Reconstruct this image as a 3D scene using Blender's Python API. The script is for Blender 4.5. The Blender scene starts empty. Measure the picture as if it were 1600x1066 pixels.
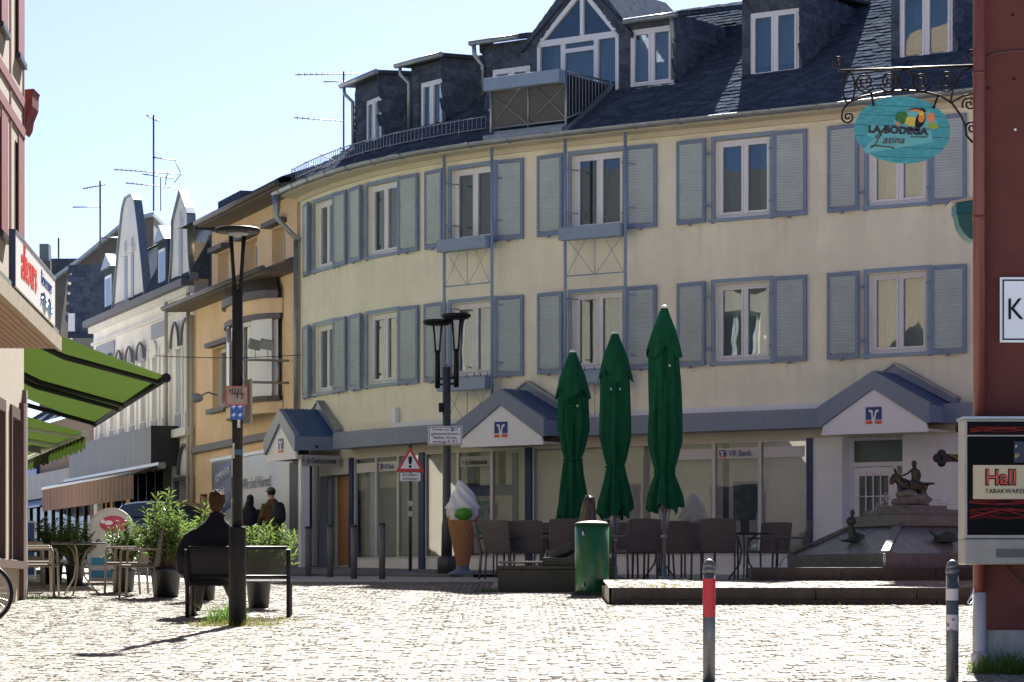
import bpy, bmesh, math, random
import numpy as np
from mathutils import Vector, Matrix, Quaternion
sc = bpy.context.scene
COL = sc.collection
R = math.radians
# ------------------------------------------------------------------ camera
FPX, EYE, HORIZON = 4500.0, 1.52, 920.0
cd = bpy.data.cameras.new('camera'); cam = bpy.data.objects.new('camera', cd); COL.objects.link(cam)
cam.location = (0, 0, EYE); cam.rotation_euler = (R(90), 0, 0)
cd.sensor_width = 36; cd.lens = FPX / 1600 * 36; cd.shift_y = (HORIZON - 533) / 1600
cd.clip_start = .5; cd.clip_end = 3000
sc.camera = cam
# ------------------------------------------------------------------ sky and sun
SUN_EL, SUN_AZ = R(39), R(7.5)
w = bpy.data.worlds.new('World'); sc.world = w; w.use_nodes = True
nt = w.node_tree; bg = nt.nodes['Background']
sky = nt.nodes.new('ShaderNodeTexSky'); sky.sky_type = 'NISHITA'; sky.sun_disc = False
sky.sun_elevation = SUN_EL; sky.sun_rotation = SUN_AZ; sky.altitude = 200; sky.air_density = 0.34; sky.dust_density = 0.52; sky.ozone_density = 3.0
nt.links.new(sky.outputs[0], bg.inputs[0]); bg.inputs[1].default_value = .05
sd = bpy.data.lights.new('sun', 'SUN'); sun = bpy.data.objects.new('sun', sd); COL.objects.link(sun)
sd.energy = 5.0; sd.angle = R(.53); sd.color = (1, .97, .92)
sdir = Vector((math.cos(SUN_EL) * math.sin(SUN_AZ), math.cos(SUN_EL) * math.cos(SUN_AZ), math.sin(SUN_EL)))
sun.rotation_euler = (-sdir).to_track_quat('-Z', 'Y').to_euler(); sun.location = (10, 80, 60)
sc.view_settings.view_transform = 'Standard'; sc.view_settings.look = 'None'
sc.view_settings.exposure = 2.2; sc.view_settings.gamma = 1.0
sc.render.engine = 'CYCLES'
sc.cycles.max_bounces = 8; sc.cycles.diffuse_bounces = 4; sc.cycles.glossy_bounces = 4; sc.cycles.transparent_max_bounces = 12
sc.cycles.caustics_reflective = False; sc.cycles.caustics_refractive = False
rnd = random.Random(7)
# ------------------------------------------------------------------ helpers
def gz(Y):                       # the square climbs away from the camera, then flattens
    if Y < 45: return .03556 * Y
    if Y < 75: return 1.6 + .0225 * (Y - 45)
    return 2.275 + .006 * (Y - 75)
def P(px, py, Y): return Vector(((px - 800) * Y / FPX, Y, EYE + (HORIZON - py) * Y / FPX))
def G(px, Y): return Vector(((px - 800) * Y / FPX, Y, gz(Y)))
def obj(name, me, mats=None, parent=None, loc=(0, 0, 0), rot=0):
    o = bpy.data.objects.new(name, me); COL.objects.link(o)
    o.location = loc; o.rotation_euler = (0, 0, rot) if not hasattr(rot, '__len__') else rot
    if parent: o.parent = parent
    return o
def tag(o, label=None, cat=None, group=None, kind=None):
    if label: o['label'] = label
    if cat: o['category'] = cat
    if group: o['group'] = group
    if kind: o['kind'] = kind
    return o
def thing(name, label, cat, loc=(0, 0, 0), rot=0, group=None):
    return tag(obj(name, None, None, None, loc, rot), label, cat, group)
def copy_tree(o, parent=None):
    c = o.copy(); COL.objects.link(c); c.parent = parent
    for ch in list(o.children): copy_tree(ch, c)
    return c
class MB:
    def __init__(s): s.v = []; s.f = []; s.sm = []; s.mi = []; s.M = None; s.m = 0
    def _add(s, vs, fs, smooth=False):
        o = len(s.v)
        if s.M is not None: vs = [s.M @ Vector(p) for p in vs]
        s.v += [tuple(p) for p in vs]
        for f in fs: s.f.append(tuple(i + o for i in f)); s.sm.append(smooth); s.mi.append(s.m)
        return s
    def box(s, x0, x1, y0, y1, z0, z1):
        return s._add([(x0,y0,z0),(x1,y0,z0),(x1,y1,z0),(x0,y1,z0),(x0,y0,z1),(x1,y0,z1),(x1,y1,z1),(x0,y1,z1)],
            [(0,3,2,1),(4,5,6,7),(0,1,5,4),(1,2,6,5),(2,3,7,6),(3,0,4,7)])
    def quad(s, a, b, c, d): return s._add([a, b, c, d], [(0,1,2,3)])
    def poly(s, pts): return s._add(pts, [tuple(range(len(pts)))])
    def prism(s, pts, vec):           # polygon (3D points) extruded along vec
        n = len(pts); vec = Vector(vec); a = [Vector(p) for p in pts]
        return s._add(a + [p + vec for p in a], [tuple(range(n))[::-1], tuple(range(n, 2*n))] + [(i, (i+1) % n, n + (i+1) % n, n + i) for i in range(n)])
    def tube(s, path, r, n=8, caps=True, smooth=True, closed=False):
        path = [Vector(p) for p in path]; k = len(path)
        rs = r if hasattr(r, '__len__') else [r] * k
        vs = []; up = None
        for i, p in enumerate(path):
            if closed: t = path[(i+1) % k] - path[i-1]
            else: t = path[min(i+1, k-1)] - path[max(i-1, 0)]
            if t.length < 1e-9: t = Vector((0,0,1))
            t.normalize()
            if up is None or abs(t.dot(up)) > .95:
                up = Vector((0,0,1)) if abs(t.z) < .9 else Vector((1,0,0))
            a = t.cross(up).normalized(); b = a.cross(t).normalized(); up = b
            for j in range(n):
                q = 2 * math.pi * j / n
                vs.append(p + (a * math.cos(q) + b * math.sin(q)) * rs[i])
        fs = []
        for i in range(k if closed else k - 1):
            for j in range(n):
                i2 = (i+1) % k
                fs.append((i*n + j, i*n + (j+1) % n, i2*n + (j+1) % n, i2*n + j))
        s._add(vs, fs, smooth)
        if caps and not closed:
            o = len(s.v) - k * n
            s.f.append(tuple(o + j for j in range(n))[::-1]); s.sm.append(False); s.mi.append(s.m)
            s.f.append(tuple(o + (k-1)*n + j for j in range(n))); s.sm.append(False); s.mi.append(s.m)
        return s
    def lathe(s, prof, n=20, c=(0,0,0), smooth=True, sx=1, sy=1, caps=True):
        vs = []; k = len(prof)
        for r, z in prof:
            for j in range(n):
                q = 2*math.pi*j/n; vs.append((c[0] + r*sx*math.cos(q), c[1] + r*sy*math.sin(q), c[2] + z))
        fs = [(i*n+j, i*n+(j+1) % n, (i+1)*n+(j+1) % n, (i+1)*n+j) for i in range(k-1) for j in range(n)]
        s._add(vs, fs, smooth)
        if caps:
            o = len(s.v) - k*n
            s.f.append(tuple(o+j for j in range(n))[::-1]); s.sm.append(False); s.mi.append(s.m)
            s.f.append(tuple(o+(k-1)*n+j for j in range(n))); s.sm.append(False); s.mi.append(s.m)
        return s
    def grid(s, fn, nu, nv, smooth=True):
        vs = [fn(i / nu, j / nv) for i in range(nu+1) for j in range(nv+1)]
        return s._add(vs, [(i*(nv+1)+j, (i+1)*(nv+1)+j, (i+1)*(nv+1)+j+1, i*(nv+1)+j+1) for i in range(nu) for j in range(nv)], smooth)
    def ellipsoid(s, c, rx, ry, rz, n=14, m=9, rot=None):
        c = Vector(c); vs = []
        for i in range(m+1):
            th = math.pi * i / m
            for j in range(n):
                q = 2*math.pi*j/n
                p = Vector((rx*math.sin(th)*math.cos(q), ry*math.sin(th)*math.sin(q), rz*math.cos(th)))
                if rot: p = rot @ p
                vs.append(c + p)
        return s._add(vs, [(i*n+j, (i+1)*n+j, (i+1)*n+(j+1) % n, i*n+(j+1) % n) for i in range(m) for j in range(n)], True)
    def mesh(s, name, mats):
        me = bpy.data.meshes.new(name); me.from_pydata(s.v, [], s.f)
        for m in (mats if isinstance(mats, (list, tuple)) else [mats]): me.materials.append(m)
        me.polygons.foreach_set('use_smooth', s.sm); me.polygons.foreach_set('material_index', s.mi)
        me.update(); return me
    def build(s, name, mats, parent=None, loc=None, rot=0, rel=False, bevel=0):
        """rel: vertices are in world space, make them relative to the parent's location (parents of such parts never turn)"""
        if rel and parent is not None:
            L = wl(parent); s.v = [(a - L.x, b - L.y, c - L.z) for a, b, c in s.v]
        o = obj(name, s.mesh(name, mats), None, parent, loc or (0,0,0), rot)
        if bevel:
            md = o.modifiers.new('bevel', 'BEVEL'); md.width = bevel; md.segments = 2; md.limit_method = 'ANGLE'; md.angle_limit = R(40)
        return o
def wl(o):
    v = Vector(o.location)
    while o.parent: o = o.parent; v += Vector(o.location)
    return v
def Rz(a): return Matrix.Rotation(a, 4, 'Z')
def TR(loc, a=0): return Matrix.Translation(loc) @ Rz(a)
# ------------------------------------------------------------------ materials
MATS = {}
def lin(c): return tuple(((x/255)/12.92 if x/255 <= .04045 else ((x/255+.055)/1.055)**2.4) for x in c)
def mat(name, col, rough=.6, metal=0, var=0, vs=6, bump=0, bs=40, spec=.5, stretch=None, dirt=0, alpha=None, trans=0, coords='pos'):
    """one procedural Principled material: colour varied by noise (var), fine relief (bump), darker blotches (dirt)"""
    if name in MATS: return MATS[name]
    m = bpy.data.materials.new(name); m.use_nodes = True; MATS[name] = m
    nt = m.node_tree; b = nt.nodes['Principled BSDF']; N = nt.nodes.new; Lk = nt.links.new
    b.inputs['Base Color'].default_value = (*col, 1); b.inputs['Roughness'].default_value = rough; b.inputs['Metallic'].default_value = metal
    b.inputs['Specular IOR Level'].default_value = spec
    if trans: b.inputs['Transmission Weight'].default_value = trans
    if var or bump or dirt:
        if coords == 'pos': geo = N('ShaderNodeNewGeometry'); src = geo.outputs['Position']
        else: geo = N('ShaderNodeTexCoord'); src = geo.outputs['Object']
        if stretch:
            mp = N('ShaderNodeMapping'); mp.inputs['Scale'].default_value = stretch; Lk(src, mp.inputs[0]); src = mp.outputs[0]
    cur = None
    if var:
        n1 = N('ShaderNodeTexNoise'); n1.inputs['Scale'].default_value = vs; n1.inputs['Detail'].default_value = 6; n1.inputs['Roughness'].default_value = .65; Lk(src, n1.inputs['Vector'])
        rp = N('ShaderNodeMapRange'); rp.inputs[1].default_value = .3; rp.inputs[2].default_value = .7; rp.inputs[3].default_value = 1 - var; rp.inputs[4].default_value = 1 + var; Lk(n1.outputs[0], rp.inputs[0])
        mx = N('ShaderNodeVectorMath'); mx.operation = 'SCALE'; mx.inputs[0].default_value = col; Lk(rp.outputs[0], mx.inputs['Scale']); cur = mx.outputs[0]
    if dirt:
        n2 = N('ShaderNodeTexNoise'); n2.inputs['Scale'].default_value = 1.3; n2.inputs['Detail'].default_value = 8; n2.inputs['Roughness'].default_value = .7; Lk(src, n2.inputs['Vector'])
        r2 = N('ShaderNodeMapRange'); r2.inputs[1].default_value = .48; r2.inputs[2].default_value = .75; r2.inputs[3].default_value = 0; r2.inputs[4].default_value = dirt; Lk(n2.outputs[0], r2.inputs[0])
        mc = N('ShaderNodeMix'); mc.data_type = 'RGBA'; Lk(r2.outputs[0], mc.inputs['Factor'])
        if cur: Lk(cur, mc.inputs['A'])
        else: mc.inputs['A'].default_value = (*col, 1)
        mc.inputs['B'].default_value = (col[0]*.35+.02, col[1]*.34+.018, col[2]*.33+.015, 1); cur = mc.outputs['Result']
    if cur: Lk(cur, b.inputs['Base Color'])
    if bump:
        n3 = N('ShaderNodeTexNoise'); n3.inputs['Scale'].default_value = bs; n3.inputs['Detail'].default_value = 5; Lk(src, n3.inputs['Vector'])
        bp = N('ShaderNodeBump'); bp.inputs['Strength'].default_value = bump; bp.inputs['Distance'].default_value = .02; Lk(n3.outputs[0], bp.inputs['Height']); Lk(bp.outputs[0], b.inputs['Normal'])
    return m
def glass_mat(name, tint=(.75,.8,.8), ior=1.52, rough=.0, wav=.02, gain=1.1, base=.03):
    m = bpy.data.materials.new(name); m.use_nodes = True; MATS[name] = m
    nt = m.node_tree; nt.nodes.clear(); N = nt.nodes.new; Lk = nt.links.new
    out = N('ShaderNodeOutputMaterial'); mx = N('ShaderNodeMixShader'); tr = N('ShaderNodeBsdfTransparent'); gl = N('ShaderNodeBsdfGlossy'); dt = N('ShaderNodeVectorMath'); dt.operation = 'DOT_PRODUCT'; ab = N('ShaderNodeMath'); ab.operation = 'ABSOLUTE'; om = N('ShaderNodeMath'); om.operation = 'SUBTRACT'; om.inputs[0].default_value = 1; pw = N('ShaderNodeMath'); pw.operation = 'POWER'; pw.inputs[1].default_value = 5; fr = N('ShaderNodeMath'); fr.operation = 'MULTIPLY_ADD'; f0 = ((ior-1)/(ior+1))**2; fr.inputs[1].default_value = 1-f0; fr.inputs[2].default_value = f0
    tr.inputs[0].default_value = (*tint, 1); gl.inputs['Roughness'].default_value = rough; gl.inputs[0].default_value = (.95,.97,1,1)
    geo = N('ShaderNodeNewGeometry'); Lk(geo.outputs['Incoming'], dt.inputs[0]); Lk(geo.outputs['Normal'], dt.inputs[1]); Lk(dt.outputs['Value'], ab.inputs[0]); Lk(ab.outputs[0], om.inputs[1]); Lk(om.outputs[0], pw.inputs[0]); Lk(pw.outputs[0], fr.inputs[0])
    ns = N('ShaderNodeTexNoise'); ns.inputs['Scale'].default_value = 1.7; ns.inputs['Detail'].default_value = 1; Lk(geo.outputs['Position'], ns.inputs['Vector'])
    bp = N('ShaderNodeBump'); bp.inputs['Strength'].default_value = wav; bp.inputs['Distance'].default_value = .3; Lk(ns.outputs[0], bp.inputs['Height']); Lk(bp.outputs[0], gl.inputs['Normal'])
    sc_ = N('ShaderNodeMath'); sc_.operation = 'MULTIPLY_ADD'; sc_.inputs[1].default_value = gain; sc_.inputs[2].default_value = base; sc_.use_clamp = True; Lk(fr.outputs[0], sc_.inputs[0])
    Lk(sc_.outputs[0], mx.inputs[0]); Lk(tr.outputs[0], mx.inputs[1]); Lk(gl.outputs[0], mx.inputs[2]); Lk(mx.outputs[0], out.inputs[0])
    return m
def fabric_mat(name, col, transl=.4, rough=.8, var=.08):
    m = mat(name, col, rough, var=var, vs=5, bump=.15, bs=300, spec=.2)
    nt = m.node_tree; N = nt.nodes.new; Lk = nt.links.new
    b = nt.nodes['Principled BSDF']; out = [n for n in nt.nodes if n.type == 'OUTPUT_MATERIAL'][0]
    t = N('ShaderNodeBsdfTranslucent'); t.inputs[0].default_value = (*col, 1); mx = N('ShaderNodeMixShader'); mx.inputs[0].default_value = transl
    Lk(b.outputs[0], mx.inputs[1]); Lk(t.outputs[0], mx.inputs[2]); Lk(mx.outputs[0], out.inputs[0])
    return m
def streak_mat(name, col, dark, rough=.85, amount=.5, stains=()):
    """render with rain streaks: noise stretched along the height, plus fine grain and broad unevenness"""
    m = mat(name, col, rough, var=.10, vs=.8, bump=.12, bs=90, spec=.25)
    nt = m.node_tree; N = nt.nodes.new; Lk = nt.links.new; b = nt.nodes['Principled BSDF']
    old = b.inputs['Base Color'].links[0].from_socket
    geo = N('ShaderNodeNewGeometry'); mp = N('ShaderNodeMapping'); mp.inputs['Scale'].default_value = (3.2, 3.2, .22); Lk(geo.outputs['Position'], mp.inputs[0])
    ns = N('ShaderNodeTexNoise'); ns.inputs['Scale'].default_value = 1.4; ns.inputs['Detail'].default_value = 7; ns.inputs['Roughness'].default_value = .6; Lk(mp.outputs[0], ns.inputs['Vector'])
    r = N('ShaderNodeMapRange'); r.inputs[1].default_value = .45; r.inputs[2].default_value = .72; r.inputs[4].default_value = amount; Lk(ns.outputs[0], r.inputs[0])
    if stains:      # rain runs that start at the sill lines
        sx = N('ShaderNodeSeparateXYZ'); Lk(geo.outputs['Position'], sx.inputs[0]); prev = r.outputs[0]
        for zs_, ln_ in stains:
            b1 = N('ShaderNodeMapRange'); b1.inputs[1].default_value = zs_ - ln_; b1.inputs[2].default_value = zs_; b1.inputs[3].default_value = 0; b1.inputs[4].default_value = 1; Lk(sx.outputs['Z'], b1.inputs[0])
            b2 = N('ShaderNodeMath'); b2.operation = 'LESS_THAN'; b2.inputs[1].default_value = zs_; Lk(sx.outputs['Z'], b2.inputs[0])
            b3 = N('ShaderNodeMath'); b3.operation = 'MULTIPLY'; Lk(b1.outputs[0], b3.inputs[0]); Lk(b2.outputs[0], b3.inputs[1])
            n4 = N('ShaderNodeTexNoise'); n4.inputs['Scale'].default_value = 2.1; n4.inputs['Detail'].default_value = 5; Lk(mp.outputs[0], n4.inputs['Vector'])
            r4 = N('ShaderNodeMapRange'); r4.inputs[1].default_value = .5; r4.inputs[2].default_value = .68; r4.inputs[4].default_value = .45; Lk(n4.outputs[0], r4.inputs[0])
            b4 = N('ShaderNodeMath'); b4.operation = 'MULTIPLY_ADD'; b4.use_clamp = True; Lk(b3.outputs[0], b4.inputs[0]); Lk(r4.outputs[0], b4.inputs[1]); Lk(prev, b4.inputs[2]); prev = b4.outputs[0]
        r = b4
    mc = N('ShaderNodeMix'); mc.data_type = 'RGBA'; Lk(r.outputs[0], mc.inputs['Factor']); Lk(old, mc.inputs['A']); mc.inputs['B'].default_value = (*dark, 1); Lk(mc.outputs['Result'], b.inputs['Base Color'])
    return m
CREAM = streak_mat('cream_render', (.90,.86,.68), (.72,.69,.55), amount=.35, stains=((5.52, .9), (8.10, .8), (9.86, .5)))
PLINTHW = mat('white_painted_wall', (.80,.81,.82), .7, var=.06, vs=2, bump=.08, bs=60, dirt=.15)
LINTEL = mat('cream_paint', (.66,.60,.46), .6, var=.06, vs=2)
BLUE = mat('blue_grey_paint', (.19,.25,.37), .5, var=.10, vs=9, bump=.1, bs=60)
LBLUE = mat('pale_blue_paint', (.25,.34,.46), .5, var=.08, vs=8, dirt=.15)
METALBLUE = mat('blue_sheet_metal', (.19,.235,.33), .38, var=.10, vs=5, stretch=(6,6,.6), spec=.5)
RIBBLUE = mat('blue_ribbed_metal', (.055,.11,.23), .35, var=.12, vs=6)
NAVY = mat('navy_column', (.012,.03,.11), .4)
WHITE = mat('white_window_paint', (.84,.845,.86), .4, var=.04, vs=12, dirt=.06)
WORN = mat('worn_white_paint', (.77,.78,.80), .55, var=.10, vs=30, dirt=.3)
SLAT = mat('grey_green_louvre', (.58,.67,.70), .5, var=.08, vs=3)
ZINC = mat('zinc', (.30,.33,.35), .42, metal=.6, var=.18, vs=7, dirt=.3)
SLATE = mat('slate', (.078,.095,.125), .75, var=.35, vs=9, bump=.35, bs=70, spec=.0)
SLATEL = mat('slate_light', (.105,.125,.16), .7, var=.3, vs=11, bump=.35, bs=60, spec=.0)
STEEL = mat('galvanised_steel', (.34,.36,.38), .4, metal=.7, var=.12, vs=14)
DARKM = mat('dark_metal', (.018,.017,.02), .38, var=.2, vs=10, bump=.1, bs=80)
BLACK = mat('black_paint', (.008,.008,.010), .5, var=.2, vs=20, spec=.2)
GLASS = glass_mat('window_glass', (.72,.78,.78), 1.55, 0, .01, 1.3, .03)
SHOPGLASS = glass_mat('shop_glass', (.92,.93,.92), 1.55, 0, .006, 2.2, .07)
FARGLASS = glass_mat('far_shop_glass', (.55,.56,.55), 1.5, 0, .006, .45, .03)
INTERIOR = mat('interior_wall', (.42,.40,.36), .9)
CURTAIN = fabric_mat('net_curtain', (.26,.27,.26), .3)
CURTAINB = fabric_mat('pale_curtain', (.42,.45,.48), .3)
BLIND = mat('vertical_blind', (.80,.80,.76), .8, var=.05, vs=3)
WHITEP = mat('white_panel', (.82,.83,.87), .35)
SIGNBLUE = mat('sign_blue', (.012,.045,.22), .4)
SIGNORANGE = mat('sign_orange', (.72,.10,.03), .4)
def text(name, body, size, m, parent, M, align='CENTER', ext=.002, offset=0, sx=1, shear=0, space=1, rel=True):
    cu = bpy.data.curves.new(name, 'FONT'); cu.body = body; cu.size = size; cu.align_x = align; cu.extrude = ext; cu.offset = offset; cu.shear = shear; cu.space_character = space; cu.resolution_u = 3
    o = bpy.data.objects.new(name, cu); COL.objects.link(o); bpy.context.view_layer.update()
    me = bpy.data.meshes.new_from_object(o.evaluated_get(bpy.context.evaluated_depsgraph_get())); bpy.data.objects.remove(o); bpy.data.curves.remove(cu)
    me.materials.clear(); me.materials.append(m); me.transform(Matrix.Diagonal((sx,1,1,1))); me.transform(M)
    if rel and parent is not None: me.transform(Matrix.Translation(-wl(parent)))
    return obj(name, me, None, parent)
def FACE(origin, h):  # text plane: x along heading h, up = z, facing outward (local -y)
    return Matrix.Translation(origin) @ Rz(h) @ Matrix.Rotation(R(90), 4, 'X')
# ------------------------------------------------------------------ facade curves: u runs along the front from left to right, w outwards, z up
class Fac:
    def __init__(s, pts): s.p = np.array(pts); d = np.diff(s.p, axis=0); s.u = np.concatenate([[0], np.cumsum(np.hypot(d[:,0], d[:,1]))]); s.hh = np.unwrap(np.arctan2(d[:,1], d[:,0])); s.um = (s.u[1:] + s.u[:-1]) / 2; s.L = s.u[-1]
    def h(s, u): return float(np.interp(u, s.um, s.hh))
    def pt(s, u, w=0, z=0):
        h = s.h(u); uc = min(max(u, 0), s.L)
        x = np.interp(uc, s.u, s.p[:,0]) + math.sin(h) * w + (u - uc) * math.cos(h); y = np.interp(uc, s.u, s.p[:,1]) - math.cos(h) * w + (u - uc) * math.sin(h)
        return Vector((float(x), float(y), z))
    def px(s, u, w=0): p = s.pt(u, w); return 800 + FPX * p.x / p.y
    def at(s, px, w=0, lo=-3, hi=None):
        hi = hi or s.L + 4
        for _ in range(50):
            m = (lo + hi) / 2
            if s.px(m, w) < px: lo = m
            else: hi = m
        return lo
    def z(s, u, py, w=0): return EYE + (HORIZON - py) * s.pt(u, w).y / FPX
    def M(s, u, w=0, z=0): return TR(s.pt(u, w, z), s.h(u))
def wall_grid(mb, fc, u0, u1, z0, z1, ops=(), w=0, rev=.14, du=.4):
    n = max(1, int((u1 - u0) / du)); us = {round(u0 + (u1-u0)*i/n, 4) for i in range(n+1)}; zs = {z0, z1}
    for a, b, c, d in ops: us |= {round(a, 4), round(b, 4)}; zs |= {c, d}
    us = sorted(x for x in us if u0 - 1e-3 <= x <= u1 + 1e-3); zs = sorted(x for x in zs if z0 - 1e-6 <= x <= z1 + 1e-6)
    for a, b in zip(us, us[1:]):
        if b - a < 1e-5: continue
        for c, d in zip(zs, zs[1:]):
            m, q = (a+b)/2, (c+d)/2
            if any(o[0] < m < o[1] and o[2] < q < o[3] for o in ops): continue
            mb.quad(fc.pt(a, w, c), fc.pt(b, w, c), fc.pt(b, w, d), fc.pt(a, w, d))
    for a, b, c, d in ops:
        f = fc.pt
        mb.quad(f(a,w,c), f(a,w,d), f(a,w-rev,d), f(a,w-rev,c)); mb.quad(f(b,w,c), f(b,w-rev,c), f(b,w-rev,d), f(b,w,d))
        mb.quad(f(a,w,c), f(a,w-rev,c), f(b,w-rev,c), f(b,w,c)); mb.quad(f(a,w,d), f(b,w,d), f(b,w-rev,d), f(a,w-rev,d))
def band(mb, fc, u0, u1, w0, w1, z0, z1, du=.4):      # a bent bar that follows the front
    n = max(1, int((u1-u0)/du)); us = [u0 + (u1-u0)*i/n for i in range(n+1)]
    R4 = [[fc.pt(u, a, b) for a, b in ((w1,z0),(w1,z1),(w0,z1),(w0,z0))] for u in us]
    for A, B in zip(R4, R4[1:]):
        for i in range(4): j = (i+1) % 4; mb.quad(A[i], B[i], B[j], A[j])
    mb.poly(R4[0]); mb.poly(R4[-1][::-1])
def slate_piece(w=.26, h=.26, t=.010):
    """one scale-cut slate lying in x/z with its nose at the bottom; local -y is out"""
    o = [(-w/2, h), (-w/2, h*.25), (-w*.42, h*.08), (-w*.18, 0), (w*.22, 0), (w*.47, h*.12), (w/2, h*.3), (w/2, h)]
    mb = MB(); fr = [(x, -t*1.9*(1 - z/h) - t*.35, z) for x, z in o]; bk = [(x, -t*1.9*(1 - z/h) + t*.65, z) for x, z in o]
    mb._add(fr + bk, [tuple(range(8))] + [(i, i+8, i+9, i+1) for i in range(0, 7)])
    return mb
def slate_field(S, L, H, ew=.24, eh=.155, seed=0, jit=.012):
    """places (matrix) of overlapping slates on a surface S(u,v)->(point, heading, pitch)"""
    r = random.Random(seed); out = []
    rows = int(H/eh) + 1
    for j in range(rows):
        k = int(L/ew) + 2
        for i in range(k):
            u = (i + (.5 if j % 2 else 0)) * ew; v = j * eh
            if u > L + .01: continue
            p, h, tilt = S(u, v)
            if p is None: continue
            out.append(Matrix.Translation(p) @ Rz(h) @ Matrix.Rotation(-tilt, 4, 'X') @ Matrix.Rotation(r.uniform(-.05,.05), 4, 'Y') @ Matrix.Translation((0, -r.uniform(0, jit), 0)))
    return out
def slate_mesh(name, places, mats, parent, rel=True, kind='stuff'):
    if not places: return None
    pc = slate_piece(); bv = np.array(pc.v); n = len(bv); V = []; Fc = []
    bh = np.c_[bv, np.ones(n)]
    for k, M in enumerate(places):
        V.append((bh @ np.array(M).T)[:, :3]); Fc += [tuple(i + k*n for i in f) for f in pc.f]
    V = np.concatenate(V)
    if rel: L = wl(parent); V = V - np.array(L)
    me = bpy.data.meshes.new(name); me.from_pydata(V.tolist(), [], Fc)
    for m in mats: me.materials.append(m)
    r = random.Random(3); mi = []
    for k in range(len(places)): q = r.randrange(len(mats)); mi += [q] * len(pc.f)
    me.polygons.foreach_set('material_index', mi)
    o = obj(name, me, None, parent); o['kind'] = kind
    return o
def jump_window(W, H, name='window', worn=False, frame=.075):
    """meshes of a casement window of two leaves in local x/z, local -y out"""
    f = MB(); t = frame
    f.box(-W/2, -W/2+t, 0, .07, 0, H); f.box(W/2-t, W/2, 0, .07, 0, H); f.box(-W/2+t, W/2-t, 0, .07, 0, t); f.box(-W/2+t, W/2-t, 0, .07, H-t, H)
    f.box(-.024, .024, -.012, .06, t, H-t)
    for sx in (-1, 1):
        a, b = (-W/2+t, -.024) if sx < 0 else (.024, W/2-t); q = .045
        f.box(a+.004, a+q, -.018, .05, t+.004, H-t-.004); f.box(b-q, b-.004, -.018, .05, t+.004, H-t-.004); f.box(a+q, b-q, -.018, .05, t+.004, t+q); f.box(a+q, b-q, -.018, .05, H-t-q, H-t-.004)
    return f.mesh(name, WORN if worn else WHITE)
def pane_mesh(W, H, m=None, y=.022): mb = MB(); mb.box(-W/2, W/2, y-.003, y+.003, 0, H); return mb.mesh('pane', m or GLASS)
def curtain_mesh(W, H, amp=.025, folds=9, m=None, gap=0, seed=0):
    r = random.Random(seed); ph = [r.uniform(0, 6) for _ in range(3)]
    mb = MB()
    def side(x0, x1):
        mb.grid(lambda a, b: (x0 + (x1-x0)*a, amp*math.sin(a*folds*6.28 + ph[0]) + amp*.5*math.sin(a*folds*2.7+ph[1]), H*b), 60, 1)
    if gap: side(-W/2, -gap/2); side(gap/2, W/2)
    else: side(-W/2, W/2)
    return mb.mesh('curtain', m or CURTAIN)
# ------------------------------------------------------------------ bank: long cream building with a bent front
def bank_curve():
    K = [0,3,6,9,12,26]; H = [-70.824,-62.875,-49.508,-36.487,-33.707,-33.707]
    n = 520; L = 26.0; x, y = -4.51, 61.415; out = [(x, y)]
    for i in range(n):
        a = R(np.interp((i+.5)*L/n, K, H)); x += math.cos(a)*L/n; y += math.sin(a)*L/n; out.append((x, y))
    return Fac(out)
BK = bank_curve()
Z_GL0, Z_GL1, Z_F0, Z_F1 = 2.115, 4.18, 4.34, 4.67
Z_L0, Z_L1, Z_U0, Z_U1 = 5.525, 7.08, 8.105, 9.685
Z_SOF, Z_EAVE, TANP, W_EAVE, W_RIDGE = 9.86, 9.96, .65, .45, -4.2
def roof_z(w): return Z_EAVE + (W_EAVE - w) * TANP
bank = thing('bank_building', 'long cream bank building with bent front, blue shutters and slate roof', 'building', BK.pt(9, 0, 1.75))
WIN = []                                          # (u0, u1) outer edges of the pale blue surrounds
for pxl in (491.3, 573, 702, 888.5, 1111.2, 1350.3): u = BK.at(pxl); WIN.append((u, u + 1.29))
WIN.append((WIN[-1][0] + 3.06, WIN[-1][1] + 3.06)); WIN.append((WIN[-1][0] + 3.06, WIN[-1][1] + 3.06))
ops = []
SB = .075
for a, b in WIN:
    for c, d in ((Z_L0, Z_L1), (Z_U0, Z_U1)): ops.append((a + SB, b - SB, c + SB, d - SB))
wall = MB(); wall_grid(wall, BK, 0, 26, Z_F0, Z_SOF + .02, ops)
# body: ends and back, so that the sun from behind stays out
bkf = lambda u, z: BK.pt(u, -9, z)
for u in (0, 26): wall.quad(BK.pt(u,0,1.2), BK.pt(u,-9,1.2), BK.pt(u,-9,Z_SOF), BK.pt(u,0,Z_SOF))
wall.quad(bkf(3,1.2), bkf(26,1.2), bkf(26,Z_SOF), bkf(3,Z_SOF)); wall.quad(bkf(0,1.2), bkf(3,1.2), bkf(3,Z_SOF), bkf(0,Z_SOF))
wall.build('wall', CREAM, bank, rel=True)
ins = MB(); wall_grid(ins, BK, .1, 25.9, Z_F0, Z_SOF, [], w=-.95); wall_grid(ins, BK, .1, 25.9, 1.5, Z_F0, [], w=-2.4)
n = 26
for i in range(n):
    u0, u1 = .1 + 25.8*i/n, .1 + 25.8*(i+1)/n
    for z, w0, w1 in ((Z_F0+.03, -.14, -2.4), (Z_SOF-.02, -.02, -.95), (2.0, -.1, -2.4), (7.5, -.15, -.95)): ins.quad(BK.pt(u0,w0,z), BK.pt(u1,w0,z), BK.pt(u1,w1,z), BK.pt(u0,w1,z))
ins.build('interior', INTERIOR, bank, rel=True)
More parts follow.
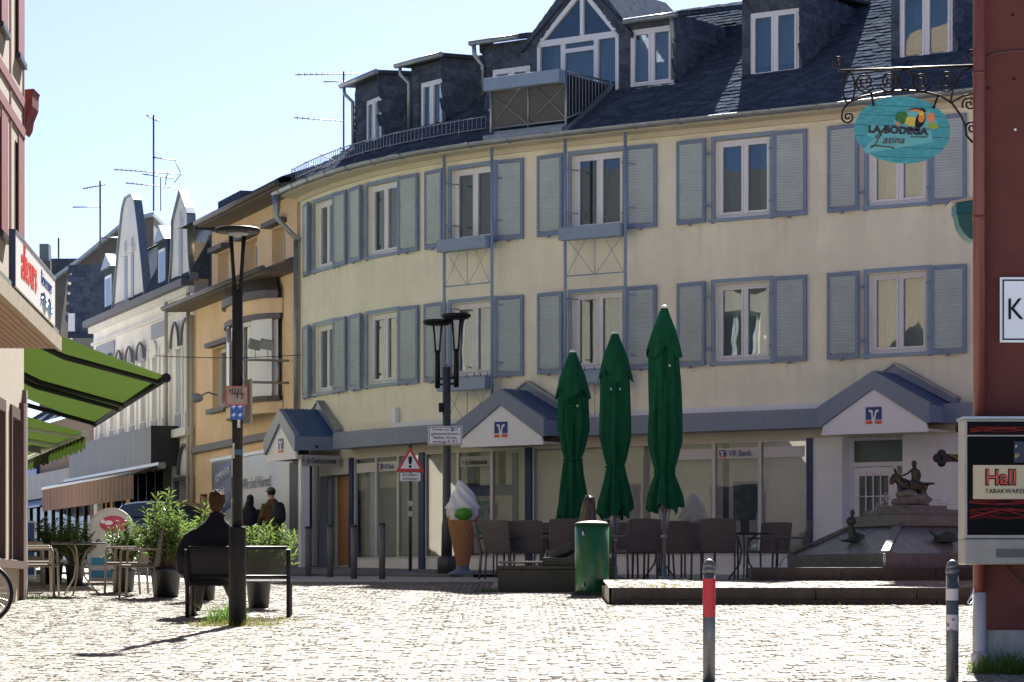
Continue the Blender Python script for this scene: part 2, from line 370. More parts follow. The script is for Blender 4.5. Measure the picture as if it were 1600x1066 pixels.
sof = MB(); band(sof, BK, -.15, 26, -.0, .42, Z_SOF, Z_SOF + .05); band(sof, BK, 0, 26, .003, .07, Z_SOF - .10, Z_SOF - .003); sof.build('soffit', LINTEL, bank, rel=True)
# ---- windows with surround, sill, panes, curtain
me_win = {False: jump_window(1.14, 1.42), True: jump_window(1.14, 1.42, worn=True)}
me_pane = pane_mesh(.44, 1.20)
sr = MB(); W_, H_ = 1.29, 1.57
sr.box(-W_/2, -W_/2+SB, -.02, .04, 0, H_); sr.box(W_/2-SB, W_/2, -.02, .04, 0, H_); sr.box(-W_/2+SB, W_/2-SB, -.02, .04, H_-SB, H_); me_sur = sr.mesh('surround', LBLUE)
sl = MB(); sl.box(-W_/2-.01, W_/2+.01, -.06, .14, .02, SB+.002); me_sill = sl.mesh('sill', LBLUE)
def place(name, me, par, u, z, w=0, dh=0):       # a part that sits on the bank's front
    p = BK.pt(u, w, z) - wl(par)
    return obj(name, me, None, par, p, BK.h(u) + dh)
curts = {'net': curtain_mesh(1.05, 1.3, .018, 12), 'pale': curtain_mesh(1.05, 1.3, .03, 5, CURTAINB, gap=.0), 'part': curtain_mesh(1.05, 1.3, .022, 6, CURTAINB, gap=.42), 'blind': curtain_mesh(1.05, 1.3, .012, 14, BLIND)}
cm = ['part','net','net','net','part','blind','net','net'], ['net','net','blind','pale','blind','blind','net','net']
for k, (a, b) in enumerate(WIN):
    for row, (c, d) in enumerate(((Z_L0, Z_L1), (Z_U0, Z_U1))):
        u = (a+b)/2
        wn = place('window', me_win[row == 0 or k == 99], bank, u, c + SB, -.10)
        for nm, me, x, y, z in (('pane', me_pane, -.275, 0, .12), ('pane', me_pane, .275, 0, .12)): obj(nm, me, None, wn, (x, y, z))
        obj('surround', me_sur, None, wn, (0, -.10, -SB)); obj('sill', me_sill, None, wn, (0, -.10, -SB))
        kind = cm[1-row][k]
        if not (row == 0 and k in (0, 1)): obj('curtain', curts[kind], None, wn, (0, .22, .06))
        else: obj('curtain', curts['net'], None, wn, (.0, .55, .06))
# ---- shutters: blue frame, grey louvres
SW, SH = .64, 1.52
sf = MB(); q = .062
sf.box(-SW/2, -SW/2+q, -.022, .022, 0, SH); sf.box(SW/2-q, SW/2, -.022, .022, 0, SH); sf.box(-SW/2+q, SW/2-q, -.022, .022, 0, q+.02); sf.box(-SW/2+q, SW/2-q, -.022, .022, SH-q-.01, SH)
sf.box(-.02, .02, -.05, .0, -.03, .005); sf.box(-.05, .05, -.05, -.04, -.045, -.03)
me_shut = sf.mesh('shutter', BLUE)
NS = 27; pit = (SH - 2*q - .05) / NS
s1 = MB(); s1.M = Matrix.Rotation(R(-48), 4, 'X'); s1.box(-SW/2+q-.003, SW/2-q+.003, -.031, .031, -.006, .006); me_slat = s1.mesh('slat', SLAT)
sa = MB()
for i in range(NS):
    sa.M = Matrix.Translation((0, 0, q + .035 + pit*(i+.5))) @ Matrix.Rotation(R(-48), 4, 'X'); sa.box(-SW/2+q-.003, SW/2-q+.003, -.031, .031, -.006, .006)
me_slats = sa.mesh('slats', SLAT)
hg = MB(); hg.box(-.07, .07, -.004, .012, -.02, .02)
me_hinge = hg.mesh('hinge', BLUE)
nsl = 0
r_ = random.Random(11)
for k in reversed(range(len(WIN))):
    a, b = WIN[k]
    if k > 6: continue
    for side in (-1, 1):
        if k == 6 and side > 0: continue
        for z0 in (Z_L0, Z_U0):
            if side < 0: u, w_, dh = a - .055 - SW/2, .075, R(r_.uniform(-9, -3.5))
            else: u, w_, dh = b + .03 + SW/2, .06, R(r_.uniform(-.5, 5))
            st = place('shutter', me_shut, bank, u, z0 + .02, w_, dh)
            for zh_ in (.30, 1.24): obj('hinge', me_hinge, None, st, (-side*(SW/2+.02), .01, zh_))
            if nsl + NS <= 300 and k in (3, 4, 5) and not (k == 3 and side < 0):
                for i in range(NS): obj('slat', me_slat, None, st, (0, 0, q + .035 + pit*(i+.5)))
                nsl += NS
            else: tag(obj('slats', me_slats, None, st), kind='stuff')
# ---- gutter, downpipe
gt = MB(); us = [-.25 + 26.25*i/90 for i in range(91)]
prof = [(math.cos(q)*.085, math.sin(q)*.085) for q in [math.pi*(1 + i/8) for i in range(9)]] + [(.075, .004), (-.075, .004)]
ring = [[BK.pt(u, .50 + a, Z_EAVE + b) for a, b in prof] for u in us]
for A, B in zip(ring, ring[1:]):
    for i in range(len(prof)): j = (i+1) % len(prof); gt._add([A[i], B[i], B[j], A[j]], [(0,1,2,3)], True)
gt.poly(ring[0]); gt.poly(ring[-1][::-1])
u = .3
while u < 26:
    gt.tube([BK.pt(u, .50 + a*1.06, Z_EAVE + b*1.06) for a, b in prof[:9]], .012, 5); u += .93
gt.build('gutter', ZINC, bank, rel=True)
dp = MB(); c = lambda u, w_, z: BK.pt(u, w_, z)
dp.tube([c(-.1,.5,9.9), c(-.1,.5,9.62), c(-.1,.5,9.45), c(-.05,.35,9.25), c(-.02,.12,9.02), c(0,-.02,8.95)], [.10,.085,.06,.055,.055,.055], 10)
dp.tube([c(-.02,.10,8.95), c(-.02,.10,4.7)], .05, 10)
dp.build('downpipe', ZINC, bank, rel=True)
# ---- roof with slates
rf = MB()
nr = 60
for i in range(nr):
    u0, u1 = -.2 + 26.2*i/nr, -.2 + 26.2*(i+1)/nr
    f = lambda u, w_, dz=0: BK.pt(u, w_, roof_z(w_) + dz)
    ws = [.46, -.6, -1.8, -3, W_RIDGE]
    for w0, w1 in zip(ws, ws[1:]): rf.quad(f(u0,w0,-.03), f(u1,w0,-.03), f(u1,w1,-.03), f(u0,w1,-.03))
    rf.quad(f(u0,W_RIDGE,-.03), f(u1,W_RIDGE,-.03), BK.pt(u1,-9.2,Z_EAVE), BK.pt(u0,-9.2,Z_EAVE))
for u in (-.2, 26): rf.poly([BK.pt(u,.46,Z_EAVE-.03), BK.pt(u,W_RIDGE,roof_z(W_RIDGE)-.03), BK.pt(u,-9.2,Z_EAVE)])
roof = rf.build('roof', SLATE, bank, rel=True)
pitch = math.atan(TANP); cp = math.cos(pitch)
def S_main(u, v):
    w_ = .47 - v*cp
    return BK.pt(u - .2, w_, roof_z(w_)), BK.h(u - .2), pitch - R(90) + 0
def S_tilt(u, v): p, h, t = S_main(u, v); return p, h, math.pi/2 - pitch
pl = slate_field(S_tilt, 23.5, 4.65/cp, seed=2)
vis = sorted(pl, key=lambda M: M.translation.y); near = [M for M in vis if 1050 < 800 + FPX*M.translation.x/M.translation.y < 1520 and roof_z(.5) - .1 < M.translation.z < 11.6][:300]
ids = {id(M) for M in near}
me_sl = [slate_piece().mesh('slate', SLATE), slate_piece().mesh('slate', SLATEL)]
Lr = wl(roof)
for k, M in enumerate(near):
    o = obj('slate', me_sl[k % 3 == 0], None, roof); o.matrix_local = Matrix.Translation(-Lr) @ M
slate_mesh('slates', [M for M in pl if id(M) not in ids], [SLATE, SLATE, SLATEL], roof)
# verge tiles at the left end of the roof, sunlit tone set in their colour
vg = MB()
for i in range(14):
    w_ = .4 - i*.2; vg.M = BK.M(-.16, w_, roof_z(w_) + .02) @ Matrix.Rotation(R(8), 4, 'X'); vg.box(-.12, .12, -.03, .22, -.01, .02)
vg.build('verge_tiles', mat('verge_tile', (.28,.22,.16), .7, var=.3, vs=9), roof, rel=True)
# ---- snow guard along the left part of the roof
sg = MB(); us = [BK.at(452, .1) + .12*i for i in range(int((BK.at(765, .1) - BK.at(452, .1))/.12))]
sgp = lambda u, dz: BK.pt(u, .05, roof_z(.05) + dz)
for dz, rr in ((.08, .010), (.30, .012)): sg.tube([sgp(u, dz) for u in us[::3]] + [sgp(us[-1], dz)], rr, 5)
for i, u in enumerate(us):
    sg.tube([sgp(u, .08), sgp(u, .30)], .0065, 4, caps=False)
    if i % 9 == 0: sg.tube([sgp(u, -.02), sgp(u, .33), BK.pt(u, -.25, roof_z(-.25) + .02)], .012, 5)
sg.build('snow_guard', STEEL, bank, rel=True)
# ---- dormers
def cheek_slates(A, B, C_, h, pit_, name, par):
    pass
def dormer(px0, px1, wf, z1, winpx, winz, back=1.9, name='dormer', pipe=True):
    u0, u1 = BK.at(px0, wf), BK.at(px1, wf); um = (u0+u1)/2; zb = roof_z(wf) - .05
    M = BK.M(um, wf, 0); hw = (u1-u0)/2; h = BK.h(um)
    f = MB(); f.M = M
    xl = [(BK.at(p, wf) - um) for p in winpx]; a, b = winz
    for x0, x1, c, d in ((-hw, xl[0], zb, z1), (xl[1], hw, zb, z1), (xl[0], xl[1], b, z1), (xl[0], xl[1], zb, a)): f.box(x0, x1, 0, .10, c, d)
    D = f.build(name, SLATE, bank, rel=True)
    # cheeks (slated) run back to the roof
    ck = MB(); ck.M = M
    zr = lambda y: roof_z(wf - y) - .05
    yb = (z1 - roof_z(wf)) / TANP
    for x in (-hw, hw): ck.prism([(x, .0, zb), (x, yb, z1), (x, .0, z1)], (.05 if x < 0 else -.05, 0, 0))
    ck.build('cheek', SLATE, D, rel=True)
    P_ = []
    for sx in (1,):
        nz = int((z1 - zb)/.14)
        for j in range(nz):
            for i in range(10):
                y = (i + .5*(j % 2))*.2; z = zb + j*.14
                if z < zr(y+.05) - .02 or y > yb + .05: continue
                # side face: x axis runs back
                P_.append(M @ Matrix.Translation((sx*(hw+.004), y, z)) @ Rz(R(90)*sx) @ Matrix.Rotation(R(rnd.uniform(-14, -4))*sx, 4, 'Y'))
    slate_mesh('cheek_slates', P_, [SLATE, SLATEL], D)
    FP = []
    for x0, x1, c, d in ((-hw, xl[0], zb, z1), (xl[1], hw, zb, z1), (xl[0], xl[1], b, z1)):
        for j in range(int((d-c)/.14)):
            k = max(1, int(round((x1-x0)/.22)))
            for i in range(k): FP.append(M @ Matrix.Translation((x0 + (i+.5)*(x1-x0)/k, 0, c + j*.14)) @ Matrix.Diagonal((min(1, (x1-x0)/k/.25), 1, .85 if j < int((d-c)/.14)-1 else .5, 1)))
    slate_mesh('front_slates', FP, [SLATE, SLATEL], D)
    rr = MB(); rr.M = M; rr.prism([(-hw-.16, -.22, z1), (-hw-.16, yb+.3, z1+.12), (-hw-.16, yb+.3, z1+.18), (-hw-.16, -.22, z1+.07)], (2*hw+.32, 0, 0)); rr.build('dormer_roof', mat('dormer_felt', (.03,.032,.038), .5, var=.2), D, rel=True)
    gg = MB(); gg.M = M; gg.tube([(-hw-.18, -.26, z1+.03), (hw+.18, -.26, z1+.03)], .055, 8)
    if pipe: gg.tube([(-hw-.06, -.24, z1+.02), (-hw-.06, -.22, z1-.15), (-hw+.02, -.07, z1-.32), (-hw+.02, -.06, zb+.08)], .04, 8)
    gg.build('dormer_gutter', ZINC, D, rel=True)
    W = xl[1]-xl[0]; Hh = b - a; wm = (xl[0]+xl[1])/2
    wf_o = jump_window(W, Hh, 'window_frame', frame=.055); p = M @ Vector((wm, .015, a)) - wl(D); o = obj('window_frame', wf_o, None, D, p, h)
    pm = pane_mesh(W/2-.12, Hh-.2)
    for s in (-1, 1): obj('pane', pm, None, D, (M @ Vector((wm + s*(W/4-.008), .015, a+.1))) - wl(D), h)
    cu = MB(); cu.M = M @ Matrix.Translation((wm, .25, a)); cu.grid(lambda s_, t: (-W/2 + W*s_, .012*math.sin(s_*60), Hh*t), 40, 1); cu.build('curtain', CURTAINB, D, rel=True)
    si = MB(); si.M = M; si.box(xl[0]-.06, xl[1]+.06, -.06, .012, a-.05, a-.004); si.build('sill', WORN, D, rel=True)
    return D
dormer(557, 601, -.72, 12.0, (572, 597), (10.64, 11.62))
dormer(645, 697, -.72, 11.98, (658, 691), (10.56, 11.62))
dormer(1160, 1254, -1.0, 12.35, (1172, 1249), (10.84, 12.04), pipe=False)
dormer(1393, 1497, -1.0, 12.35, (1405, 1489), (10.84, 12.04), pipe=False)
# ---- big gabled dormer with balcony
WF = -1.05; ua, ub = BK.at(776, WF), BK.at(1056, WF); um = (ua+ub)/2; M3 = BK.M(um, WF, 0); hw = (ub-ua)/2; h3 = BK.h(um)
X3 = lambda px: BK.at(px, WF) - um
ze = 12.12; zb = roof_z(WF) - .1
gl, gr, ga = X3(846), X3(967), X3(910)
apex = 13.05
l0, l1 = X3(786), X3(836); r0, r1 = X3(984), X3(1052)
f = MB(); f.M = M3
for x0, x1, c, d in ((-hw, l0, zb, ze), (l0, l1, 11.62, ze), (l0, l1, zb, 10.86), (l1, gl, zb, ze), (gr, r0, zb, ze), (r0, r1, 12.02, ze), (r0, r1, zb, 10.92), (r1, hw, zb, ze)): f.box(x0, x1, 0, .1, c, d)
big = f.build('gabled_dormer', SLATE, bank, rel=True)
FP = []
for x0, x1, c, d in ((-hw, l0, zb, ze), (l0, l1, 11.62, ze), (l1, gl, zb, ze), (gr, r0, zb, ze), (r0, r1, 12.02, ze), (r1, hw, zb, ze)):
    for j in range(max(1, int((d-c)/.14))):
        k = max(1, int(round((x1-x0)/.22)))
        for i in range(k): FP.append(M3 @ Matrix.Translation((x0 + (i+.5)*(x1-x0)/k, 0, c + j*.14)) @ Matrix.Diagonal((min(1, (x1-x0)/k/.25), 1, .9, 1)))
# slate border of the gable
for s, xe in ((-1, gl), (1, gr)):
    for i in range(9):
        t = i/8.; FP.append(M3 @ Matrix.Translation((xe + s*.12 + (ga - xe)*t, -.02, 12.02 + (apex - 12.0)*t)) @ Matrix.Rotation(R(-s*38), 4, 'Y'))
slate_mesh('front_slates', FP, [SLATE, SLATEL], big)
PC = []
yb = (ze - roof_z(WF)) / TANP
for sx in (1, -1):
    for j in range(int((ze-zb)/.14)):
        for i in range(16):
            y = (i + .5*(j % 2))*.2; z = zb + j*.14
            if z < roof_z(WF - y - .05) - .07 or y > yb: continue
            PC.append(M3 @ Matrix.Translation((sx*(hw+.004), y, z)) @ Rz(R(90)*sx) @ Matrix.Rotation(R(rnd.uniform(-14, -4))*sx, 4, 'Y'))
slate_mesh('cheek_slates', PC, [SLATE, SLATEL], big)
for x in (-hw, hw): f = MB(); f.M = M3; f.prism([(x, 0, zb), (x, yb, ze), (x, 0, ze)], (.05 if x < 0 else -.05, 0, 0)); f.build('cheek', SLATE, big, rel=True)
f = MB(); f.M = M3
for x0, x1 in ((-hw-.15, gl-.25), (gr+.25, hw+.15)):
    f.prism([(x0, -.22, ze), (x0, 2.6, ze+.62), (x0, 2.6, ze+.68), (x0, -.22, ze+.06)], (x1-x0, 0, 0))
side = .34
for s, xe in ((-1, gl), (1, gr)):
    f.prism([(ga, -.12, apex+.10), (xe+s*side, -.12, 12.02-.06), (xe+s*side, -.12, 12.02-.16), (ga, -.12, apex)], (0, 3.0, 0))
f.build('dormer_roof', SLATE, big, rel=True)
PT = []
for x0, x1 in ((-hw-.1, gl-.3), (gr+.3, hw+.1)):
    for j in range(12):
        for i in range(int((x1-x0)/.2)):
            y = -.2 + j*.21; PT.append(M3 @ Matrix.Translation((x0 + (i+.5)*.2 + .1*(j % 2), y, ze + .07 + (y+.22)*.22)) @ Matrix.Rotation(R(-76), 4, 'X'))
slate_mesh('roof_tiles', PT, [mat('brown_tile', (.20,.17,.14), .5, var=.3, vs=8, spec=.6)], big)
f = MB(); f.M = M3
f.tube([(-hw-.16, -.27, ze+.02), (gl-.28, -.27, ze+.02)], .055, 8)
f.tube([(-hw-.08, -.25, ze), (-hw-.08, -.22, ze-.2), (-hw, -.07, ze-.4), (-hw, -.06, zb+.3)], .045, 8); f.build('dormer_gutter', ZINC, big, rel=True)
f = MB(); f.M = M3; f.tube([(gr+.28, -.27, ze+.02), (hw+.18, -.27, ze+.02)], .055, 8)
f.tube([(hw+.05, -.25, ze), (hw+.05, -.22, ze-.2), (hw-.02, -.07, ze-.4), (hw-.02, -.06, zb+.15)], .045, 8); f.build('dormer_gutter', ZINC, big, rel=True)
# glazing of the gable
f = MB(); f.M = M3; t = .075; zt = 12.0; zb2 = 10.35
bar = lambda x0, x1, c, d: f.box(x0, x1, -.03, .06, c, d)
m1, m2 = X3(882), X3(932)
bar(gl, gl+t, zb2, zt); bar(gr-t, gr, zb2, zt); bar(gl, gr, zt-.07, zt+.05)
for x in (m1, m2): bar(x-.05, x+.05, zb2, zt-.07)
bar(gl+t, gr-t, zb2, zb2+.1); bar(m1+.05, m2-.05, 11.75, 11.83)
for xe in (gl, gr):
    d = Vector((ga-xe, 0, apex-.1-zt)); nn = Vector((-d.z, 0, d.x)).normalized()*.085*(1 if xe == gr else -1)
    f.prism([Vector((xe,-.03,zt+.02)), Vector((ga,-.03,apex-.08)), Vector((ga,-.03,apex-.08))+Vector((0,0,-.13)), Vector((xe,-.03,zt+.02))+Vector((-.12 if xe == gr else .12,0,0))], (0,.09,0))
bar(ga-.04, ga+.04, zt+.05, apex-.16)
f.build('window_frame', WHITE, big, rel=True)
for x0, x1 in ((gl+t, m1-.05), (m1+.05, m2-.05), (m2+.05, gr-t)):
    f = MB(); f.M = M3; f.box(x0, x1, .02, .026, zb2+.1, zt-.07); f.build('pane', GLASS, big, rel=True)
for s, xe in ((-1, gl), (1, gr)):
    f = MB(); f.M = M3; f.prism([(xe-s*.1, .02, zt+.05), (ga+s*.04, .02, zt+.05), (ga+s*.04, .02, apex-.17)], (0, .006, 0)); f.build('pane', GLASS, big, rel=True)
f = MB(); f.M = M3; f.grid(lambda a, b: (gl + (gr-gl)*a, .35+.02*math.sin(a*60), zb2 + 1.65*b), 50, 1); f.build('curtain', mat('lilac_blind', (.34,.36,.46), .8), big, rel=True)
f = MB(); f.M = M3; f.box(-hw+.1, hw-.1, .9, .95, zb, 12.05); f.build('interior', INTERIOR, big, rel=True)
for x0, x1, a, b in ((l0, l1, 10.86, 11.62), (r0, r1, 10.92, 12.02)):
    me = jump_window(x1-x0, b-a, 'window_frame', frame=.06); obj('window_frame', me, None, big, M3 @ Vector(((x0+x1)/2, .0, a)) - wl(big), h3)
    pm = pane_mesh((x1-x0)/2-.1, b-a-.2)
    for s in (-1, 1): obj('pane', pm, None, big, M3 @ Vector(((x0+x1)/2 + s*((x1-x0)/4-.01), 0, a+.1)) - wl(big), h3)
    f = MB(); f.M = M3 @ Matrix.Translation(((x0+x1)/2, .2, a)); f.grid(lambda s_, t_: (-(x1-x0)/2 + (x1-x0)*s_, .01*math.sin(s_*70), (b-a)*t_), 40, 1); f.build('curtain', CURTAINB, big, rel=True)
    f = MB(); f.M = M3; f.box(x0-.05, x1+.05, -.06, .0, a-.05, a-.003); f.build('sill', WORN, big, rel=True)
# balcony
WB = .38; ua, ub = BK.at(767, WB), BK.at(885, WB); um = (ua+ub)/2; M4 = BK.M(um, WB, 0); hb = (ub-ua)/2
zf, zt_ = 10.14, 11.10; dpt = WB - WF - .05
TAUPE = mat('taupe_panel', (.10,.095,.085), .6, var=.06)
f = MB(); f.M = M4; f.box(-hb, hb, .03, dpt, zf-.06, zf); balc = f.build('balcony', ZINC, bank, rel=True)
f = MB(); f.M = M4; f.box(-hb+.03, hb-.03, .012, .03, zf+.06, zt_-.2); f.build('front_panel', TAUPE, balc, rel=True)
f = MB(); f.M = M4
for x in (-hb, hb): f.tube([(x, 0, 9.9), (x, 0, zt_)], .026, 8)
f.tube([(-hb, 0, zt_), (hb, 0, zt_)], .022, 8); f.tube([(-hb, 0, zf+.06), (hb, 0, zf+.06)], .016, 6); f.tube([(0, 0, zf), (0, 0, zt_)], .016, 6)
for s in (-1, 1):
    f.tube([(s*.02, -.004, zf+.08), (s*hb, -.004, zt_-.25)], .009, 5); f.tube([(s*hb, -.006, zf+.08), (s*hb*.2, -.006, zt_-.2)], .009, 5)
    f.tube([(s*hb, 0, zt_), (s*hb, dpt, zt_)], .02, 6); f.tube([(s*hb, 0, zf+.08), (s*hb, dpt, zf+.62)], .014, 6)
    for i in range(1, 13): y = dpt*i/13; f.tube([(s*hb, y, zf+.06+.54*i/13), (s*hb, y, zt_)], .008, 5, caps=False)
f.build('railing', STEEL, balc, rel=True)
f = MB(); f.M = M4; f.box(-hb-.03, hb-.02, -.20, -.03, zt_-.22, zt_+.02); f.build('planter_box', LBLUE, balc, rel=True, bevel=.006)
f = MB(); f.M = M4; f.box(hb+.02, hb+.06, .06, dpt, zf+.55, zt_-.02) if False else f.box(hb-.04, hb-.02, .05, dpt, zf+.15, zt_-.05); f.build('side_panel', DARKM, balc, rel=True)
f = MB(); f.M = M4; f.prism([(hb+.02, -.1, Z_EAVE+.04), (hb+.02, dpt, roof_z(WF)+.12), (hb+.02, dpt, roof_z(WF)+.02), (hb+.02, -.1, Z_EAVE-.05)], (.08, 0, 0)); f.box(-hb-.1, hb, -.12, .0, Z_EAVE+.0, Z_EAVE+.1); f.build('flashing', ZINC, balc, rel=True)
# ---- posts, flower boxes and wire lattices in front of two window columns
tp = MB()
for px in (694, 768.5, 883, 977): u = BK.at(px, .32); tp.tube([BK.pt(u, .32, 4.75), BK.pt(u, .32, Z_SOF)], .03, 8); [tp.tube([BK.pt(u, .32, z), BK.pt(u+.08, 0, z)], .012, 5) for z in (9.3, 8.5, 6.9, 5.8)]
tp.build('lattice_posts', LBLUE, bank, rel=True)
for pa, pb in ((694, 768.5), (883, 977)):
    u0, u1 = BK.at(pa, .32), BK.at(pb, .32); um = (u0+u1)/2; hw_ = (u1-u0)/2
    for z0, z1 in ((7.97, 8.2), (5.30, 5.53)):
        b = MB(); b.box(-hw_-.07, hw_-.03, -.13, .08, 0, .23); o = place('flower_box', b.mesh('flower_box', LBLUE), bank, um, z0, .32)
        l = MB(); zl, zh = -.66, -.01; hw2 = hw_-.03
        l.tube([(-hw2, 0, zl), (hw2, 0, zl)], .012, 5); l.tube([(0, 0, zl), (0, 0, zh)], .008, 5)
        for s in (-1, 1): l.tube([(s*.02, 0, zl), (s*hw2*.92, 0, zh)], .006, 4); l.tube([(s*hw2, 0, zl), (s*hw2*.35, 0, zh)], .006, 4)
        obj('lattice', l.mesh('lattice', LBLUE), None, o)
        pl_ = MB(); r = random.Random(int(z0*10))
        for i in range(26 if z0 < 6 else 0):
            x = r.uniform(-hw_, hw_); y = r.uniform(-.1, .05); pl_.tube([(x, y, .22), (x + r.uniform(-.05,.05), y, .22 + r.uniform(.03,.12))], .008, 4)
        if pl_.v: tag(obj('withered_plants', pl_.mesh('withered_plants', mat('withered', (.10,.09,.07), .9)), None, o), kind='stuff')
# ---- ground floor: fascia, shop front, columns
fa = MB(); band(fa, BK, BK.at(520, .45), 26, 0.0, .45, Z_F0, Z_F1); fa.build('fascia', METALBLUE, bank, rel=True)
fs = MB(); band(fs, BK, BK.at(612, .12), BK.at(735,.12), .0, .12, Z_F1+.005, Z_F1+.12); u = BK.at(617, .1); fs.M = BK.M(u, .1, Z_F1+.12); fs.box(-.05, .05, -.03, .05, 0, .3); fs.build('cable_trunking', WHITEP, bank, rel=True); fs = MB(); band(fs, BK, BK.at(890, .12), BK.at(1300,.12), .0, .12, Z_F1+.005, Z_F1+.12)
fs.build('cable_trunking', WHITEP, bank, rel=True)
segs = [(469.6,497,'wall'),(498,547,'door'),(547.5,553,'navy'),(553,587,'pane'),(587,621,'pane'),(621,656,'pane'),(656,664,'navy'),(664,714.5,'pane'),(714.5,767.5,'pane'),(767.5,822,'pane'),
        (822,831.5,'navy'),(831.5,894,'pane'),(894,956,'pane'),(956,1035,'pane'),(1035,1114.5,'pane'),(1114.5,1186.5,'pane'),(1186.5,1261.5,'pane'),(1261.5,1270,'navy'),(1270,1301,'wall'),(1301,1440,'door2'),(1440,1700,'wall')]
U = lambda px: BK.at(px, 0, hi=24)
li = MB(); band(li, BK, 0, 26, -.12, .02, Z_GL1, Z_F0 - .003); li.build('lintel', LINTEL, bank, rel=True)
gw = MB(); pa_ = MB()
fr_m = mat('shop_frame', (.60,.585,.55), .45, var=.04)
for a, b, t in segs:
    u0, u1 = U(a), U(b)
    if t == 'wall': gw = MB(); wall_grid(gw, BK, u0, u1, 1.3, Z_GL1, [], w=.0); gw.build('ground_floor_wall', PLINTHW, bank, rel=True)
    elif t == 'navy':
        c_ = MB(); c_.M = BK.M((u0+u1)/2, 0, 0); c_.box(-(u1-u0)/2, (u1-u0)/2, -.04, .12, 1.4, Z_GL1); c_.build('column', NAVY, bank, rel=True)
    elif t == 'pane':
        um = (u0+u1)/2; hw_ = (u1-u0)/2; Mx = BK.M(um, -.02, 0)
        f = MB(); f.M = Mx
        for x0, x1, c, d in ((-hw_, -hw_+.035, Z_GL0, Z_GL1), (hw_-.035, hw_, Z_GL0, Z_GL1), (-hw_+.035, hw_-.035, Z_GL0, Z_GL0+.04), (-hw_+.035, hw_-.035, Z_GL1-.04, Z_GL1)): f.box(x0, x1, -.01, .06, c, d)
        sw = f.build('shop_window', fr_m, bank, rel=True)
        f = MB(); f.M = Mx; f.box(-hw_+.035, hw_-.035, .02, .028, Z_GL0+.04, Z_GL1-.04); f.build('pane', SHOPGLASS, sw, rel=True)
        f = MB(); f.M = Mx; f.box(-hw_, hw_, .0, .05, 1.3, Z_GL0-.002); f.build('base_panel', PLINTHW, sw, rel=True)
        cov = (a, b)
        r = random.Random(int(a)); x = -hw_; f = MB()
        f.M = Mx
        skip = {714.5:.5, 767.5:.25, 1114.5:.2}.get(a, 0)
        while x < hw_ - .02:
            if (x + hw_) / (2*hw_) >= skip:
                f.M = Mx @ Matrix.Translation((x+.06, .16, 0)) @ Rz(R(r.uniform(10, 20))); f.box(-.06, .06, -.001, .001, Z_GL0+.06, Z_GL1-.02)
            x += .115
        if f.v: tag(f.build('vertical_blinds', BLIND, sw, rel=True), kind='stuff')
# cash machine doorway, left
u0, u1 = U(498), U(547); um = (u0+u1)/2; hw_ = (u1-u0)/2; Mx = BK.M(um, 0, 0)
f = MB(); f.M = Mx; f.box(-hw_, -hw_+.05, .02, .6, 1.7, Z_GL1); f.box(hw_-.05, hw_, .02, .6, 1.7, Z_GL1); f.box(-hw_+.05, hw_-.05, .02, .6, 3.86, Z_GL1); f.box(-hw_+.05, hw_-.05, .1, .6, 1.8, 2.0)
dw = f.build('doorway', fr_m, bank, rel=True)
f = MB(); f.M = Mx; f.box(-.32, hw_-.06, .22, .27, 2.0, 3.85); f.build('door', mat('brown_wood_door', (.40,.19,.08), .5, var=.18, vs=5, stretch=(8,8,.5)), dw, rel=True, bevel=.006)
f = MB(); f.M = Mx; f.tube([(hw_-.22, .22, 2.5), (hw_-.22, .18, 2.55), (hw_-.22, .18, 3.25), (hw_-.22, .22, 3.3)], .016, 6); f.build('handle', STEEL, dw, rel=True)
f = MB(); f.M = Mx; f.box(-.4, -.32, .18, .28, 2.0, 3.85); f.box(-hw_+.06, -hw_+.11, .18, .28, 2.0, 3.85); f.box(-hw_+.11, -.4, .18, .28, 3.8, 3.85); f.build('door_frame', fr_m, dw, rel=True)
f = MB(); f.M = Mx; f.box(-hw_+.11, -.4, .23, .24, 2.0, 3.8); f.build('pane', SHOPGLASS, dw, rel=True)
# barred side door, right (white, with transom)
u0, u1 = U(1301), U(1440); um = (u0+u1)/2; hw_ = (u1-u0)/2; Mx = BK.M(um, 0, 0)
x = lambda px: U(px) - um
f = MB(); f.M = Mx
f.box(-hw_, x(1316), .0, .5, 1.3, Z_GL1); f.box(x(1410), hw_, .0, .3, 1.3, Z_GL1)
f.box(x(1316), x(1410), .3, .42, 1.3, 1.75); f.box(x(1316), x(1323), .26, .40, 1.75, Z_GL1); f.box(x(1401), x(1410), .26, .40, 1.75, Z_GL1); f.box(x(1323), x(1401), .26, .40, 3.66, 3.74); f.box(x(1323), x(1401), .26, .40, Z_GL1-.06, Z_GL1)
f.box(x(1385), x(1391), .26, .4, 1.75, 3.66)
dw = f.build('doorway', PLINTHW, bank, rel=True)
f = MB(); f.M = Mx; a, b = x(1323), x(1385)
f.box(a, a+.1, .28, .33, 1.76, 3.65); f.box(b-.1, b, .28, .33, 1.76, 3.65); f.box(a+.1, b-.1, .28, .33, 3.5, 3.65); f.box(a+.1, b-.1, .28, .33, 1.76, 2.2); f.build('door', WHITE, dw, rel=True)
f = MB(); f.M = Mx; GRN = mat('green_obscured_glass', (.10,.13,.10), .25, var=.1); f.box(a+.1, b-.1, .30, .31, 2.2, 3.5); f.build('pane', GRN, dw, rel=True)
f = MB(); f.M = Mx; f.box(x(1323), x(1401), .31, .32, 3.74, Z_GL1-.06); f.build('transom', GRN, dw, rel=True)
f = MB(); f.M = Mx; f.box(x(1391), x(1401), .31, .32, 1.76, 3.66); f.build('side_light', mat('frosted', (.3,.3,.28), .4, var=.2, vs=40), dw, rel=True)
f = MB(); f.M = Mx
